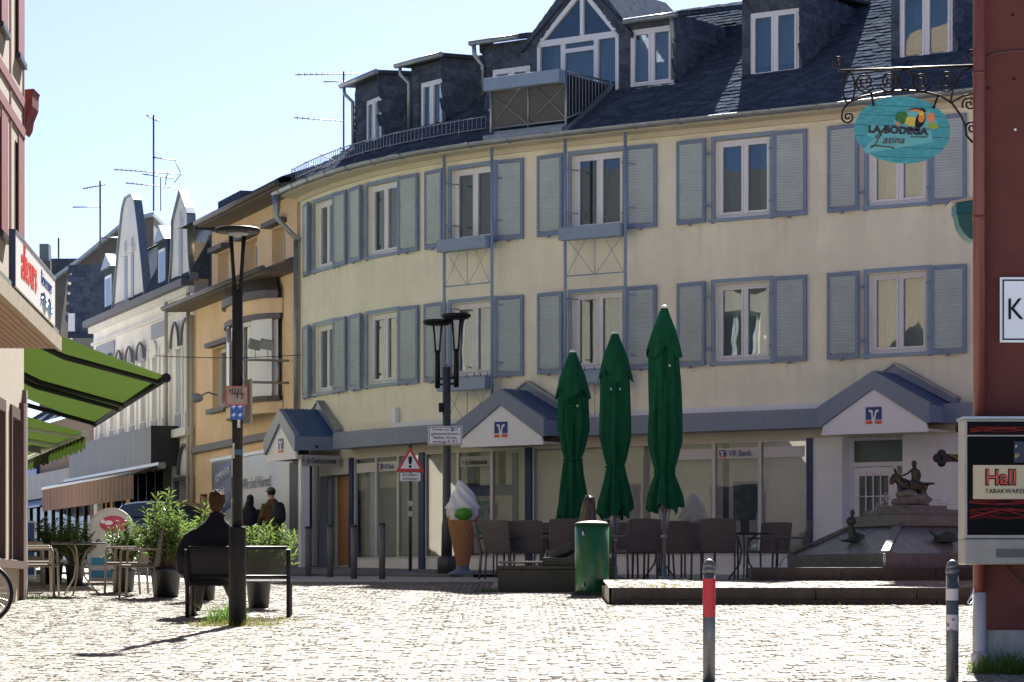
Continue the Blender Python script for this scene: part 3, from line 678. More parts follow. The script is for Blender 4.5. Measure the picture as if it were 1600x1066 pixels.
for i in range(1, 4): xx = a+.1 + (b-a-.2)*i/4; f.tube([(xx, .265, 2.1), (xx, .265, 3.56)], .013, 6)
for z in (2.42, 2.78, 3.14): f.tube([(a+.04, .262, z), (b-.04, .262, z)], .011, 6)
f.build('grille', WHITE, dw, rel=True)
# ---- gabled entrance canopies
def vlogo(par, M, s=.24):
    """the mark in the white gables: blue square with a white V shape over two orange bars (local x/z, -y out)"""
    f = MB(); f.M = M; f.box(-s/2, s/2, -.012, -.004, -s*.22, s*.5); f.build('logo_square', SIGNBLUE, par, rel=True)
    for sg_ in (-1, 1):
        f = MB(); f.M = M; x0 = s*.10*sg_; f.box(min(x0, sg_*s/2), max(x0, sg_*s/2), -.012, -.004, -s*.46, -s*.28); f.build('logo_bar', SIGNORANGE, par, rel=True)
    f = MB(); f.M = M; y0 = -.016
    f.prism([(-s*.32, y0, s*.34), (-s*.14, y0, s*.34), (-s*.06, y0, s*.30), (-s*.02, y0, -s*.10), (s*.02, y0, -s*.10), (s*.10, y0, s*.26), (s*.20, y0, s*.34), (s*.32, y0, s*.34), (s*.30, y0, s*.20), (s*.22, y0, s*.22), (s*.20, y0, s*.12), (s*.16, y0, s*.12), (s*.09, y0, -s*.34), (-s*.09, y0, -s*.34), (-s*.16, y0, s*.18), (-s*.26, y0, s*.22)], (0, .004, 0)); f.build('logo_mark', WHITEP, par, rel=True)
def canopy(px_back, hw_=1.02, d=.98, z_ap=5.235, z_back=5.40, wide=True):
    u = BK.at(px_back, 0); M = BK.M(u, d, 0); zl = Z_F1 - .02; th = .30
    f = MB(); f.M = M
    # front frame: an inverted V of sheet metal
    sl_ = (z_ap - zl)/hw_
    for s in (-1, 1):
        f.prism([(0, -.02, z_ap), (s*hw_, -.02, zl), (s*hw_, -.02, Z_F0-.02), (s*(hw_-.06), -.02, Z_F0-.02), (0, -.02, z_ap-th)], (0, .10, 0))
    c_ = f.build('canopy', METALBLUE, bank, rel=True)
    f = MB(); f.M = M; f.prism([(0, .03, z_ap-th-.004), (hw_-.09, .03, Z_F0-.01), (hw_-.05, .03, 4.17), (-hw_+.05, .03, 4.17), (-hw_+.09, .03, Z_F0-.01)], (0, .05, 0)); f.build('gable_panel', WHITEP, c_, rel=True)
    vlogo(c_, M @ Matrix.Translation((0, .028, 4.47)), .30)
    f = MB(); f.M = M; n = 22
    for s in (-1, 1):
        for i in range(n):
            y0, y1 = .08 + (d+.0)*i/n, .08 + d*(i+1)/n; up = .014 if i % 2 else 0
            f.prism([(0, y0, z_ap+up), (s*hw_, y0, zl+up), (s*hw_, y0, zl-.03), (0, y0, z_ap-.03)], (0, y1-y0-.004, 0))
    f.build('canopy_roof', RIBBLUE, c_, rel=True)
    f = MB(); f.M = M
    for s in (-1, 1):
        f.box(min(s*hw_, s*(hw_-.05)), max(s*hw_, s*(hw_-.05)), .08, d, Z_F0, zl)
        f.prism([(0, d-.16, z_back), (s*(hw_+.1), d-.16, zl+.12), (s*(hw_+.1), d-.16, zl), (0, d-.16, z_ap)], (0, .15, 0))
    f.build('upstand', METALBLUE, c_, rel=True)
    f = MB(); f.M = M
    for s in (-1, 1): f.prism([(0, d-.19, z_back+.03), (s*(hw_+.12), d-.19, zl+.14), (s*(hw_+.12), d-.19, zl+.11), (0, d-.19, z_back-.005)], (0, .19, 0))
    f.build('flashing', ZINC, c_, rel=True)
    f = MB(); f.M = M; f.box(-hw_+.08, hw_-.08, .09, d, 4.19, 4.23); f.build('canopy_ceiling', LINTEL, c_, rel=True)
    return c_, M
c1, Mc1 = canopy(507, hw_=.98); c2, Mc2 = canopy(831); c3, Mc3 = canopy(1404, hw_=1.06)
# left canopy: pillar and cash machine sign
f = MB(); f.M = Mc1; f.box(.80, .98, .12, .30, 1.6, 4.17); f.build('pillar', PLINTHW, c1, rel=True)
f = MB(); f.M = Mc1; f.box(1.0, 1.02, .12, .98, 4.02, 4.24); o = f.build('cash_machine_sign', mat('grey_sign', (.32,.34,.33), .4), c1, rel=True)
hside = BK.h(BK.at(507, 0)) + R(90)
text('lettering', '<  iz Geldautomat  >', .165, BLACK, c1, FACE(Mc1 @ Vector((1.028, .55, 4.075)), hside), sx=.62)
f = MB(); f.M = Mc1; f.box(-.98, .3, .55, .60, 2.75, 4.17); f.build('blue_panel', mat('deep_blue_panel', (.012,.02,.075), .5), c1, rel=True)
f = MB(); f.M = Mc1; f.box(-.98, .3, .55, .60, 1.6, 2.745); f.build('grey_panel', mat('grey_panel', (.30,.31,.34), .5), c1, rel=True)
f = MB(); f.M = Mc1; f.tube([(1.05,.4,4.44),(1.12,.4,4.42),(1.16,.40,4.40)], [.01,.025,.03], 8); f.build('camera', BLACK, c1, rel=True)
# lettering on the glass
def on_glass(px, z, body, size, m=None, w_=.0, sx=.8): u = U(px); return text('lettering', body, size, m or SIGNBLUE, bank, FACE(BK.pt(u, w_, z), BK.h(u)), sx=sx)
FOIL = mat('white_window_foil', (.62,.60,.62), .5)
for a, b in ((556,586),(590,618),(1120,1183),(1192,1255),(1040,1111)): 
    u0, u1 = U(a), U(b); f = MB(); f.M = BK.M((u0+u1)/2, -.028, 0); f.box(-(u1-u0)/2, (u1-u0)/2, 0, .004, 3.86, 4.05); f.build('window_foil', FOIL, bank, rel=True)
on_glass(607.5, 3.9, 'VR Bank', .15, sx=.75); on_glass(1156, 3.9, 'VR Bank', .16, sx=.85)
def mini(px, z): u = U(px); vlogo(bank, BK.M(u, -.0, z), .13)
mini(594.5, 3.95); mini(1129, 3.95)
# cash machine panel behind the glass with a poster
f = MB(); u = U(741); f.M = BK.M(u, -.16, 0)
um, u0, u1 = u, U(718)-u, U(800)-u
f.box(u0+.1, u1, 0, .05, 3.3, 3.5); f.box(u0+.1, u0+.22, 0, .05, 2.2, 3.3); f.box(u1-.12, u1, 0, .05, 2.2, 3.3); f.box(u0+.1,u0+.22,0,.05,3.5,4.1); f.box(u1-.12,u1,0,.05,3.5,4.1); f.build('cash_machine_frame', SIGNBLUE, bank, rel=True)
f = MB(); f.M = BK.M(u, -.17, 0); f.box(u0+.22, u1-.12, 0, .03, 2.2, 3.3); f.build('poster_board', mat('poster_pale', (.58,.57,.55), .5), bank, rel=True)
def poster_mat(name, cols, scale=3):
    m = bpy.data.materials.new(name); m.use_nodes = True; nt = m.node_tree; b = nt.nodes['Principled BSDF']; N = nt.nodes.new
    tc = N('ShaderNodeTexCoord'); v = N('ShaderNodeTexNoise'); v.inputs['Scale'].default_value = scale; v.inputs['Detail'].default_value = 3; nt.links.new(tc.outputs['Object'], v.inputs['Vector'])
    cr = N('ShaderNodeValToRGB'); nt.links.new(v.outputs[0], cr.inputs[0]); e = cr.color_ramp.elements
    for i, c in enumerate(cols):
        p = .32 + .36*i/(len(cols)-1)
        if i < 2: e[i].position = p; e[i].color = (*c, 1)
        else: q_ = e.new(p); q_.color = (*c, 1)
    nt.links.new(cr.outputs[0], b.inputs['Base Color']); b.inputs['Roughness'].default_value = .4
    return m
f = MB(); f.M = BK.M(u, -.155, 0); f.box(u0+.3, u1-.5, 0, .01, 2.55, 3.2); f.build('poster', poster_mat('poster_print', [(.02,.05,.15),(.05,.25,.35),(.45,.5,.5),(.4,.08,.05)], 5), bank, rel=True)
u = U(741); text('lettering', '<  iz Geldautomat', .15, BLACK, bank, FACE(BK.pt(u, .0, 3.90), BK.h(u)), sx=.62)
f = MB(); f.M = BK.M(u, -.02, 0); f.box(-.4, .42, 0, .004, 3.86, 4.06); f.build('cash_machine_sign', mat('grey_sign', (.32,.34,.33), .4), bank, rel=True)
u = U(1160); f = MB(); f.M = BK.M(u, -.16, 0); f.box(-.28, .28, 0, .02, 2.75, 3.45); f.build('poster', poster_mat('poster_print_dark', [(.01,.015,.05),(.02,.04,.13),(.05,.09,.2),(.25,.16,.1)], 4), bank, rel=True)
f = MB(); f.M = BK.M(u, -.3, 0)
f.box(-.62,-.42,0,.05,2.2,3.6); f.box(-.62,.62,0,.05,3.6,3.8); f.box(.45,.6,0,.05,2.2,3.6); f.build('cash_machine_frame', SIGNBLUE, bank, rel=True)
# ------------------------------------------------------------------ ground
GROUT = mat('sand_joint', (.40,.37,.32), .95, var=.25, vs=14, bump=.4, bs=60)
ys = [-60,-20,0,10,20,25,30,35,40,44,46,50,55,60,65,70,75,85,100,150,400,1500]
g = MB(); xs = [-600,-80,-30,-15,-8,-4,0,4,8,15,30,80,600]
for a, b in zip(ys, ys[1:]):
    for c, d in zip(xs, xs[1:]): g.quad((c,a,gz(a)),(d,a,gz(a)),(d,b,gz(b)),(c,b,gz(b)))
plaza = tag(g.build('plaza_ground', GROUT), kind='structure')
def cob_mat(name, col, spec=.5):
    return mat(name, col, .55, var=.16, vs=25, bump=.4, bs=120, spec=.02, dirt=.35)
COBS = [cob_mat('cobble_warm', (.222,.198,.163)), cob_mat('cobble_grey', (.21,.193,.166)), cob_mat('cobble_pale', (.25,.225,.187)), cob_mat('cobble_dark', (.175,.16,.137))]
def cobbles():
    r = np.random.RandomState(4); sp = .090; Wc = 1.5; A = .55
    res = []
    for c in range(-8, 8):
        x0 = c * Wc
        for k in range(int((46.6 - 20.6)/sp)):
            yb = 20.6 + k*sp
            n = 17
            for i in range(n):
                t = (i + .5)/n*2 - 1 + r.uniform(-.02, .02)
                x = x0 + t*Wc/2; y = yb + A*(1 - t*t)*(1) + r.uniform(-.014, .014)
                px = 800 + FPX*x/y
                if y < 21.2 or y > 46.2 or px < -60 or px > 1660: continue
                if y > 36.9 and x > 1.42: continue
                if y > 41 and x > -.3: continue
                if y > 23.4 and x > 3.72 and y < 36: 
                    if px > 1540: continue
                res.append((x, y, math.atan2(-2*A*t, Wc/2) + r.uniform(-.12,.12), r.uniform(.84, 1.08)))
    return res
CB = cobbles()
def cobble_block(list_, zf, name, parent, seed=1):
    r = np.random.RandomState(seed); n = len(list_); a = np.array(list_); hw = .0415
    base = np.array([(-1,-1,0),(1,-1,0),(1,1,0),(-1,1,0)], float)
    V = np.zeros((n, 8, 3)); s = a[:,3][:,None]
    hx = hw * s * r.uniform(.88, 1.04, (n,1)); hy = hw * s * r.uniform(.88, 1.04, (n,1)); H = np.where(r.uniform(0,1,n) < .20, r.uniform(.004,.010,n), r.uniform(.001,.004,n))
    co, si = np.cos(a[:,2])[:,None], np.sin(a[:,2])[:,None]
    for lvl, ins, zz in ((0, 1.0, -.004), (4, .80, 1.0)):
        bx = base[None,:,0]*hx*ins + r.uniform(-.006,.006,(n,4)); by = base[None,:,1]*hy*ins + r.uniform(-.006,.006,(n,4))
        X = bx*co - by*si + a[:,0][:,None]; Y = bx*si + by*co + a[:,1][:,None]
        V[:, lvl:lvl+4, 0] = X; V[:, lvl:lvl+4, 1] = Y
        gzv = np.vectorize(zf)(Y)
        V[:, lvl:lvl+4, 2] = gzv + (zz if lvl == 0 else (H[:,None] + r.uniform(-.0008,.0008,(n,4))))
    F_ = np.array([(4,5,6,7),(0,1,5,4),(1,2,6,5),(2,3,7,6),(3,0,4,7)])
    faces = (F_[None] + (np.arange(n)*8)[:,None,None]).reshape(-1, 4)
    me = bpy.data.meshes.new(name); me.from_pydata(V.reshape(-1,3).tolist(), [], faces.tolist())
    for m in COBS: me.materials.append(m)
    mi = np.repeat(r.choice(4, n, p=[.38,.28,.24,.10]), 5); me.polygons.foreach_set('material_index', mi.tolist()); me.update()
    return tag(obj(name, me, None, parent), kind='stuff')
CB.sort(key=lambda c: c[1])
vis = [c for c in CB if c[1] > 22.5 and 20 < 800 + FPX*c[0]/c[1] < 1500]
near = vis[:300]; ns_ = {c[:2] for c in near}
cobble_block([c for c in CB if c[:2] not in ns_], gz, 'cobblestones', plaza)
me_c = []
for k in range(6):
    r = random.Random(k); b = MB(); q = .0415
    top = [(sx*q*.8 + r.uniform(-.006,.006), sy*q*.8 + r.uniform(-.006,.006), r.uniform(.002,.007)) for sx, sy in ((-1,-1),(1,-1),(1,1),(-1,1))]
    bot = [(sx*q, sy*q, -.004) for sx, sy in ((-1,-1),(1,-1),(1,1),(-1,1))]
    b._add(bot + top, [(4,5,6,7),(0,1,5,4),(1,2,6,5),(2,3,7,6),(3,0,4,7)]); me_c.append(b.mesh('cobblestone', COBS[(0,1,2,0,2,3)[k]]))
for i, c in enumerate(near): o = obj('cobblestone', me_c[rnd.randrange(6)], None, plaza, (c[0], c[1], gz(c[1])), c[2]); o.scale = (c[3], c[3], 1)
# darker paved pavement in front of the bank, with slabs
SLAB = mat('pavement_slab', (.17,.165,.16), .8, var=.2, vs=8, bump=.3, bs=50)
pv = MB(); n = 40
def pav_w(u): return 9.5 if u < 2 else max(4.2, 9.5 - (u-2)*.8)
for i in range(n):
    u0, u1 = -2 + 12.5*i/n, -2 + 12.5*(i+1)/n
    for j in range(10):
        p = [(BK.pt(u, pav_w(u)*t)) for u, t in ((u0, j/10), (u1, j/10), (u1, (j+1)/10), (u0, (j+1)/10))]
        pv.poly([(q.x, q.y, gz(q.y)+.05) for q in p][::-1])
    a, b = BK.pt(u0, pav_w(u0)), BK.pt(u1, pav_w(u1)); pv.quad((a.x,a.y,gz(a.y)-.02),(b.x,b.y,gz(b.y)-.02),(b.x,b.y,gz(b.y)+.05),(a.x,a.y,gz(a.y)+.05))
tag(pv.build('bank_pavement', SLAB), kind='structure')
# street of the far shops
ST = mat('street_setts', (.37,.355,.33), .8, var=.25, vs=30, bump=.4, bs=50)
rd = MB()
for a, b in zip([46.2,50,55,60,65,70,75,85,100],[50,55,60,65,70,75,85,100,130]):
    rd.quad((-40,a,gz(a)+.004),(8,a,gz(a)+.004),(8,b,gz(b)+.004),(-40,b,gz(b)+.004))
tag(rd.build('street', ST), kind='structure')
# ------------------------------------------------------------------ ochre house next to the bank
dY = Vector((-.338, .941, 0)); A0 = Vector((-4.60, 61.60, 0))
def line_fac(t0, t1): a, b = A0 + dY*t1, A0 + dY*t0; return Fac([(a.x, a.y), ((a.x+b.x)/2, (a.y+b.y)/2), (b.x, b.y)])
YF = line_fac(0, 9.4)
OCHRE = streak_mat('ochre_render', (.90,.66,.42), (.80,.57,.35), amount=.35)
BROWNG = mat('brown_grey_trim', (.10,.085,.085), .6, var=.1)
SOFFIT = mat('brown_soffit', (.15,.115,.095), .7, var=.1, stretch=(1,1,1), vs=4)
GREYT = mat('grey_trim', (.13,.125,.14), .6, var=.08)
def fbuild(fc, name, m, par, fn, w=0, bevel=0):   # fn(mb) draws in world space through fc
    f = MB(); fn(f); return f.build(name, m, par, rel=True, bevel=bevel)
def fbox(fc, f, u0, u1, w0, w1, z0, z1): f.M = fc.M((u0+u1)/2, 0, 0); f.box(-(u1-u0)/2, (u1-u0)/2, -w1, -w0, z0, z1); f.M = None
och = thing('ochre_house', 'ochre house with a bow window and deep eaves beside the bank', 'building', YF.pt(5, 0, 2))
u = YF.at
W1 = (u(332), u(363), 5.80, 7.22)
ub0, ub1 = u(374), u(443)
f = MB(); wall_grid(f, YF, 0, 9.4, 1.6, 8.45, [W1, (ub0+.12, ub1-.12, 5.75, 7.62), (u(312), u(324), 1.7, 3.8)], rev=.22)
for uu in (0, 9.4): f.quad(YF.pt(uu,0,1.5), YF.pt(uu,-8,1.5), YF.pt(uu,-8,10), YF.pt(uu,0,10))
f.quad(YF.pt(0,-8,1.5), YF.pt(9.4,-8,1.5), YF.pt(9.4,-8,10.3), YF.pt(0,-8,10.3)); f.build('wall', OCHRE, och, rel=True)
f = MB(); wall_grid(f, YF, .1, 9.3, 1.6, 10, [], w=-.9); f.build('interior', INTERIOR, och, rel=True)
wu0, wu1 = u(331, -.35), u(469, -.35)
UW = [(u(340, -.35), u(358, -.35)), (u(381, -.35), u(402, -.35)), (u(425, -.35), u(446, -.35))]
f = MB(); wall_grid(f, YF, wu0, 9.4, 8.3, 10.2, [(a, b, 8.78, 9.60) for a, b in UW], w=-.35, rev=.3); f.build('upper_wall', OCHRE, och, rel=True)
def simple_window(fc, par, u0, u1, z0, z1, w, name='window', two=True):
    W, H = u1-u0, z1-z0
    wn = obj(name, jump_window(W, H, name, frame=.05) if two else None, None, par, fc.pt((u0+u1)/2, w, z0) - wl(par), fc.h((u0+u1)/2))
    pm = pane_mesh(max(.05, W/2-.12), H-.19)
    for s in (-1, 1): obj('pane', pm, None, wn, (s*(W/4-.006), 0, .095))
    return wn
for a, b in UW:
    simple_window(YF, och, a, b, 8.78, 9.60, -.62)
    fbuild(YF, 'lintel', BROWNG, och, lambda f: fbox(YF, f, a-.12, b+.12, -.35, -.12, 9.63, 9.74))
simple_window(YF, och, *W1, -.2)
fbuild(YF, 'lintel', BROWNG, och, lambda f: fbox(YF, f, W1[0]-.1, W1[1]+.1, 0, .18, 7.25, 7.36))
fbuild(YF, 'sill', BROWNG, och, lambda f: fbox(YF, f, W1[0]-.12, W1[1]+.1, 0, .14, 5.68, 5.79))
# bow window
def bow(t, w=0): # t 0..1 across, half ellipse
    uu = ub0 + (ub1-ub0)*t; return YF.pt(uu, .02 + .62*math.sqrt(max(0, 1-(2*t-1)**2)) + w, 0)
def bowband(f, z0, z1, o0, o1, n=24, t0=0, t1=1):
    for i in range(n):
        a, b = t0+(t1-t0)*i/n, t0+(t1-t0)*(i+1)/n
        q = [bow(a,o1), bow(b,o1), bow(b,o0), bow(a,o0)]
        lo = [(p.x,p.y,z0) for p in q]; hi = [(p.x,p.y,z1) for p in q]
        f.quad(lo[0],lo[1],hi[1],hi[0]); f.quad(hi[0],hi[1],hi[2],hi[3]); f.quad(lo[1],lo[0],lo[3],lo[2]); f.quad(lo[2],lo[3],hi[3],hi[2])
f = MB(); bowband(f, 5.35, 5.62, -.2, .0); bwin = f.build('bow_window', OCHRE, och, rel=True)
for nm, m, z0, z1, o0, o1 in (('sill', BROWNG, 5.60, 5.72, -.2, .07), ('lintel', GREYT, 7.40, 7.52, -.2, .05), ('upper_band', OCHRE, 7.52, 7.85, -.2, .0), ('hood_edge', GREYT, 7.85, 8.02, -.25, .10)):
    f = MB(); bowband(f, z0, z1, o0, o1); f.build(nm, m, bwin, rel=True)
for t0, t1 in ((.02,.16),(.28,.40),(.54,.64),(.80,.97)):
    f = MB(); bowband(f, 5.72, 7.40, -.14, .0, 4, t0, t1); f.build('mullion_post', WHITE, bwin, rel=True)
for t0, t1 in ((.16,.28),(.40,.54),(.64,.80)):
    f = MB(); bowband(f, 5.72, 7.40, -.10, -.092, 4, t0, t1); f.build('pane', GLASS, bwin, rel=True)
    for za, zb__ in ((5.74, 5.84), (7.3, 7.398)): f = MB(); bowband(f, za, zb__, -.11, -.05, 2, t0, t1); f.build('frame_bar', WHITE, bwin, rel=True)
f = MB()
def hood(a, b):
    p = bow(a, .10); q = YF.pt(ub0 + (ub1-ub0)*(.5 + (a-.5)*.5), 0, 0); k = 1-(1-b)**2
    r = p.lerp(q, b); return (r.x, r.y, 8.02 + .62*math.sin(b*math.pi/2))
f.grid(hood, 20, 8); f.build('hood', mat('mossy_slate', (.075,.07,.06), .75, var=.3, vs=20, bump=.5, bs=40), bwin, rel=True)
# eaves
def eave(fc, par, u0, u1, w0, w1, z, lift=.25, name='eaves'):
    f = MB()
    a = [fc.pt(u0, w1, z), fc.pt(u1, w1, z), fc.pt(u1, w0, z+.05), fc.pt(u0, w0, z+.05)]
    f.quad(*a[::-1]); t = Vector((0,0,.07)); f.quad(a[0], a[1], a[1]+t, a[0]+t); f.quad(a[1], a[2], a[2]+Vector((0,0,lift)), a[1]+t); f.quad(a[3], a[0], a[0]+t, a[3]+Vector((0,0,lift)))
    e = f.build(name, SOFFIT, par, rel=True)
    f = MB(); f.quad(a[0]+t, a[1]+t, a[2]+Vector((0,0,lift+.05)), a[3]+Vector((0,0,lift+.05))); f.build('eaves_slates', SLATE, e, rel=True)
    f = MB(); f.tube([fc.pt(u0-.03, w1+.05, z+.09), fc.pt(u1+.03, w1+.05, z+.09)], .065, 8); f.build('gutter', BROWNG, e, rel=True)
eave(YF, och, -.25, 9.2, -.33, .66, 8.28, .42); eave(YF, och, u(309,.35), 9.2, -.4, .35, 10.12, .22, 'upper_eaves')
f = MB()
a = [YF.pt(x, w_, z) for x, w_, z in ((-.2, .32, 10.34), (9.3, .32, 10.34), (9.3, -3.6, 11.75), (-.2, -3.6, 11.75))]
f.quad(*a); b = [YF.pt(-.2, -8, 10.2), YF.pt(9.3, -8, 10.2)]; f.quad(a[3], a[2], b[1], b[0]); f.poly([a[0], a[3], b[0]]); f.poly([a[1], b[1], a[2]]); rf_ = f.build('roof', SLATE, och, rel=True)
fbuild(YF, 'slate_side', SLATE, och, lambda f: fbox(YF, f, -.05, wu0, -1.2, -.36, 8.4, 10.15))
fbuild(YF, 'roof_dormer', SLATE, och, lambda f: fbox(YF, f, .4, 2.6, -1.6, -.5, 10.2, 10.95))
f = MB()
for k in range(14): f.M = YF.M(.3 + k*.66, -3.6, 11.74) ; f.tube([(-.36, 0, .02), (.36, 0, .06)], .10, 8)
f.M = None; tag(f.build('ridge_tiles', SLATEL, rf_, rel=True), kind='stuff')
fbuild(YF, 'cornice', GREYT, och, lambda f: fbox(YF, f, 0, u(425), 0, .12, 4.82, 4.98))
fbuild(YF, 'door', DARKM, och, lambda f: fbox(YF, f, u(312), u(324), -.22, -.18, 1.7, 3.8))
f = MB(); f.tube([YF.pt(.08, .08, 8.2), YF.pt(.08, .08, 1.8)], .05, 8); f.build('downpipe', mat('cream_pipe', (.5,.45,.36), .5), och, rel=True)
# printed hoarding along its ground floor
hd = thing('printed_hoarding', 'long printed bank advertising hoarding with blue corner on the ochre house', 'hoarding', YF.pt(u(331,.08), .08, 2.2))
def hbox(name, m, u0, u1, z0, z1, w0=.02, w1=.08): return fbuild(YF, name, m, hd, lambda f: fbox(YF, f, u0, u1, w0, w1, z0, z1))
hu0, hu1 = u(331,.08), 9.35
SKYP = poster_mat('hoarding_sky', [(.42,.50,.62),(.50,.56,.66),(.56,.58,.62),(.62,.62,.62)], .6)
hbox('printed_board', SKYP, hu0, hu1, 2.15, 4.52)
hbox('frame', WHITEP, hu0-.04, hu1, 4.525, 4.6, .02, .12)
f = MB(); f.M = YF.M(hu0, .085, 0); f.prism([(0, 0, 4.5), (2.5, 0, 4.5), (2.5, 0, 3.85), (0, 0, 2.85)], (0, .004, 0)); f.build('blue_corner', mat('print_indigo', (.055,.06,.12), .5), hd, rel=True)
for i, (s, z) in enumerate((('GEMEINSAM', 4.02), ('leben wir', 3.62), ('in der Region', 3.25))):
    f = MB(); f.M = YF.M(hu0+.35, .092, z-.08) @ Matrix.Rotation(R(-9), 4, 'Y'); f.box(0, 1.75 - .12*i, 0, .004, 0, .32); f.build('blue_label', mat('print_blue', (.03,.09,.30), .5), hd, rel=True)
    if i < 2: text('lettering', s, .24, WHITEP, hd, YF.M(hu0+.45, .10, z) @ Matrix.Rotation(R(-9), 4, 'Y') @ Matrix.Rotation(R(90), 4, 'X'), align='LEFT', sx=1.0)
text('lettering', 'Wir sind Heimat!', .36, mat('print_slate_blue', (.10,.12,.22), .5), hd, FACE(YF.pt(u(378,.1), .10, 3.78), YF.h(0)), align='LEFT', sx=1.0)
f = MB()
for px, h_, b in ((413, 1.0, .1), (418.5, 1.15, .1), (412, .45, .3), (424, .4, .5)):
    f.M = YF.M(u(px,.09), .092, 2.2); f.prism([(-b, 0, 0), (b, 0, 0), (b, 0, h_*.7), (b*.4, 0, h_*.8), (0, 0, h_+.25), (-b*.4, 0, h_*.8), (-b, 0, h_*.7)], (0, .003, 0))
f.build('church_print', mat('print_stone', (.25,.25,.26), .6), hd, rel=True)
# bracket with floodlights
br = thing('floodlight_bracket', 'pale steel bracket with two floodlights in front of the bow window', 'floodlight', YF.pt(u(445), 0, 6))
f = MB(); rail = lambda z: [P(379, 920-(z-EYE)*4500/61.5, 61.5), P(461, 920-(z-EYE)*4500/61.5, 61.4)]
zz = [EYE + (920-y)*61.5/4500 for y in (561, 596)]
q0 = YF.pt(u(455), .05, 0); q1 = YF.pt(u(455), 1.25, 0)
for z in zz: f.tube([(q0.x, q0.y, z), (q1.x, q1.y, z)], .03, 6)
m_ = q0.lerp(q1, .2); f.tube([(m_.x, m_.y, zz[0]), (m_.x, m_.y, zz[1])], .025, 6); f.tube([(q1.x, q1.y, zz[0]), (q1.x, q1.y, zz[1])], .025, 6); f.build('frame', STEEL, br, rel=True)
for px, rz in ((398, 20), (417, -10)):
    f = MB(); c = P(px, 538, 61.3); f.M = Matrix.Translation(c) @ Rz(R(rz)) @ Matrix.Rotation(R(25), 4, 'X') @ Matrix.Rotation(R(12), 4, 'Y')
    f.box(-.14, .14, -.05, .06, -.11, .09); f.M = None; f.tube([c, c + Vector((.02, 0, -.32))], .012, 5); f.build('floodlight', mat('lamp_housing', (.32,.33,.32), .5), br, rel=True, bevel=.012)
wr = thing('overhead_cable', 'thin cable strung across the street above the ochre house', 'cable', P(300, 553, 66))
f = MB(); f.tube([P(240, 556, 63).lerp(P(470, 555, 61), t) + Vector((0,0,-.05*math.sin(math.pi*t))) for t in [i/10 for i in range(11)]], .008, 4); f.build('wire', BLACK, wr, rel=True)
al = thing('wall_arm_lamp', 'small oval lamp on a thin arm left of the ochre house window', 'lamp', YF.pt(YF.at(338), 0, 5.6))
f = MB(); q_ = P(307, 622, 66.5); f.ellipsoid(q_, .16, .12, .11, 14, 8); f.build('lamp_head', mat('lamp_grey', (.30,.31,.33), .4), al, rel=True)
f = MB(); f.tube([q_, P(325, 613, 66.8), YF.pt(YF.at(340), .02, EYE + (920-615)*67.6/4500)], .02, 6); f.build('arm', STEEL, al, rel=True)
# ------------------------------------------------------------------ white house with curved gables
WF_ = line_fac(9.4, 21.6)
LW = WF_.L
WHT = streak_mat('white_stucco', (.85,.84,.82), (.70,.70,.70), amount=.4)
BLG = mat('blue_grey_relief', (.33,.36,.44), .7, var=.08, vs=6)
wh = thing('white_gabled_house', 'white stucco house with two curved gables and tall narrow windows', 'building', WF_.pt(6, 0, 2))
u = WF_.at
ZC = 9.05
tall = [(157,163),(172,178.5),(187,193.5),(203,210),(220,228),(237.5,245.5),(255,263),(274.5,283),(291,299.5)]
TW = [(u(a), u(b), 5.9, 7.55) for a, b in tall]
f = MB(); wall_grid(f, WF_, 0, LW, 1.8, ZC, TW + [(.5, u(268), 2.0, 4.75), (u(280), u(300), 2.0, 4.2)], rev=.16, du=1)
for uu in (0, LW): f.quad(WF_.pt(uu,0,1.5), WF_.pt(uu,-8,1.5), WF_.pt(uu,-8,ZC), WF_.pt(uu,0,ZC))
f.quad(WF_.pt(0,-8,1.5), WF_.pt(LW,-8,1.5), WF_.pt(LW,-8,ZC), WF_.pt(0,-8,ZC)); f.build('wall', WHT, wh, rel=True)
f = MB(); wall_grid(f, WF_, .1, LW-.1, 1.6, 8.9, [], w=-1.5, du=3); f.build('interior', INTERIOR, wh, rel=True)
for i, (a, b, c, d) in enumerate(TW):
    wn = simple_window(WF_, wh, a, b, c, d, -.13)
    fbuild(WF_, 'apron', BLG, wn, lambda f: None) if False else None
    f = MB(); f.M = WF_.M((a+b)/2, 0, 0); k = (b-a)/2
    pts = [(-k-.1, -.0, d-.05)] + [(-(k+.1)*math.cos(t), 0, d + .05 + (.52 if i > 6 else .34)*math.sin(t)**1.5) for t in [math.pi*j/10 for j in range(1, 10)]] + [(k+.1, 0, d-.05)]
    f.prism([(x, -.06, z) for x, _, z in pts], (0, .055, 0)); f.build('window_arch', WHT if i > 4 else BLG, wh, rel=True)
    if i not in (5, 6):
        f = MB(); f.M = WF_.M((a+b)/2, 0, 0); f.tube([(x*1.08, -.10, z + .05) for x, _, z in pts], .035, 6); f.build('arch_hood', mat('lead_hood', (.16,.165,.175), .6, var=.15), wh, rel=True)
    fbuild(WF_, 'sill_panel', BLG, wh, lambda f: fbox(WF_, f, a, b, 0, .03, 5.55, 5.88))
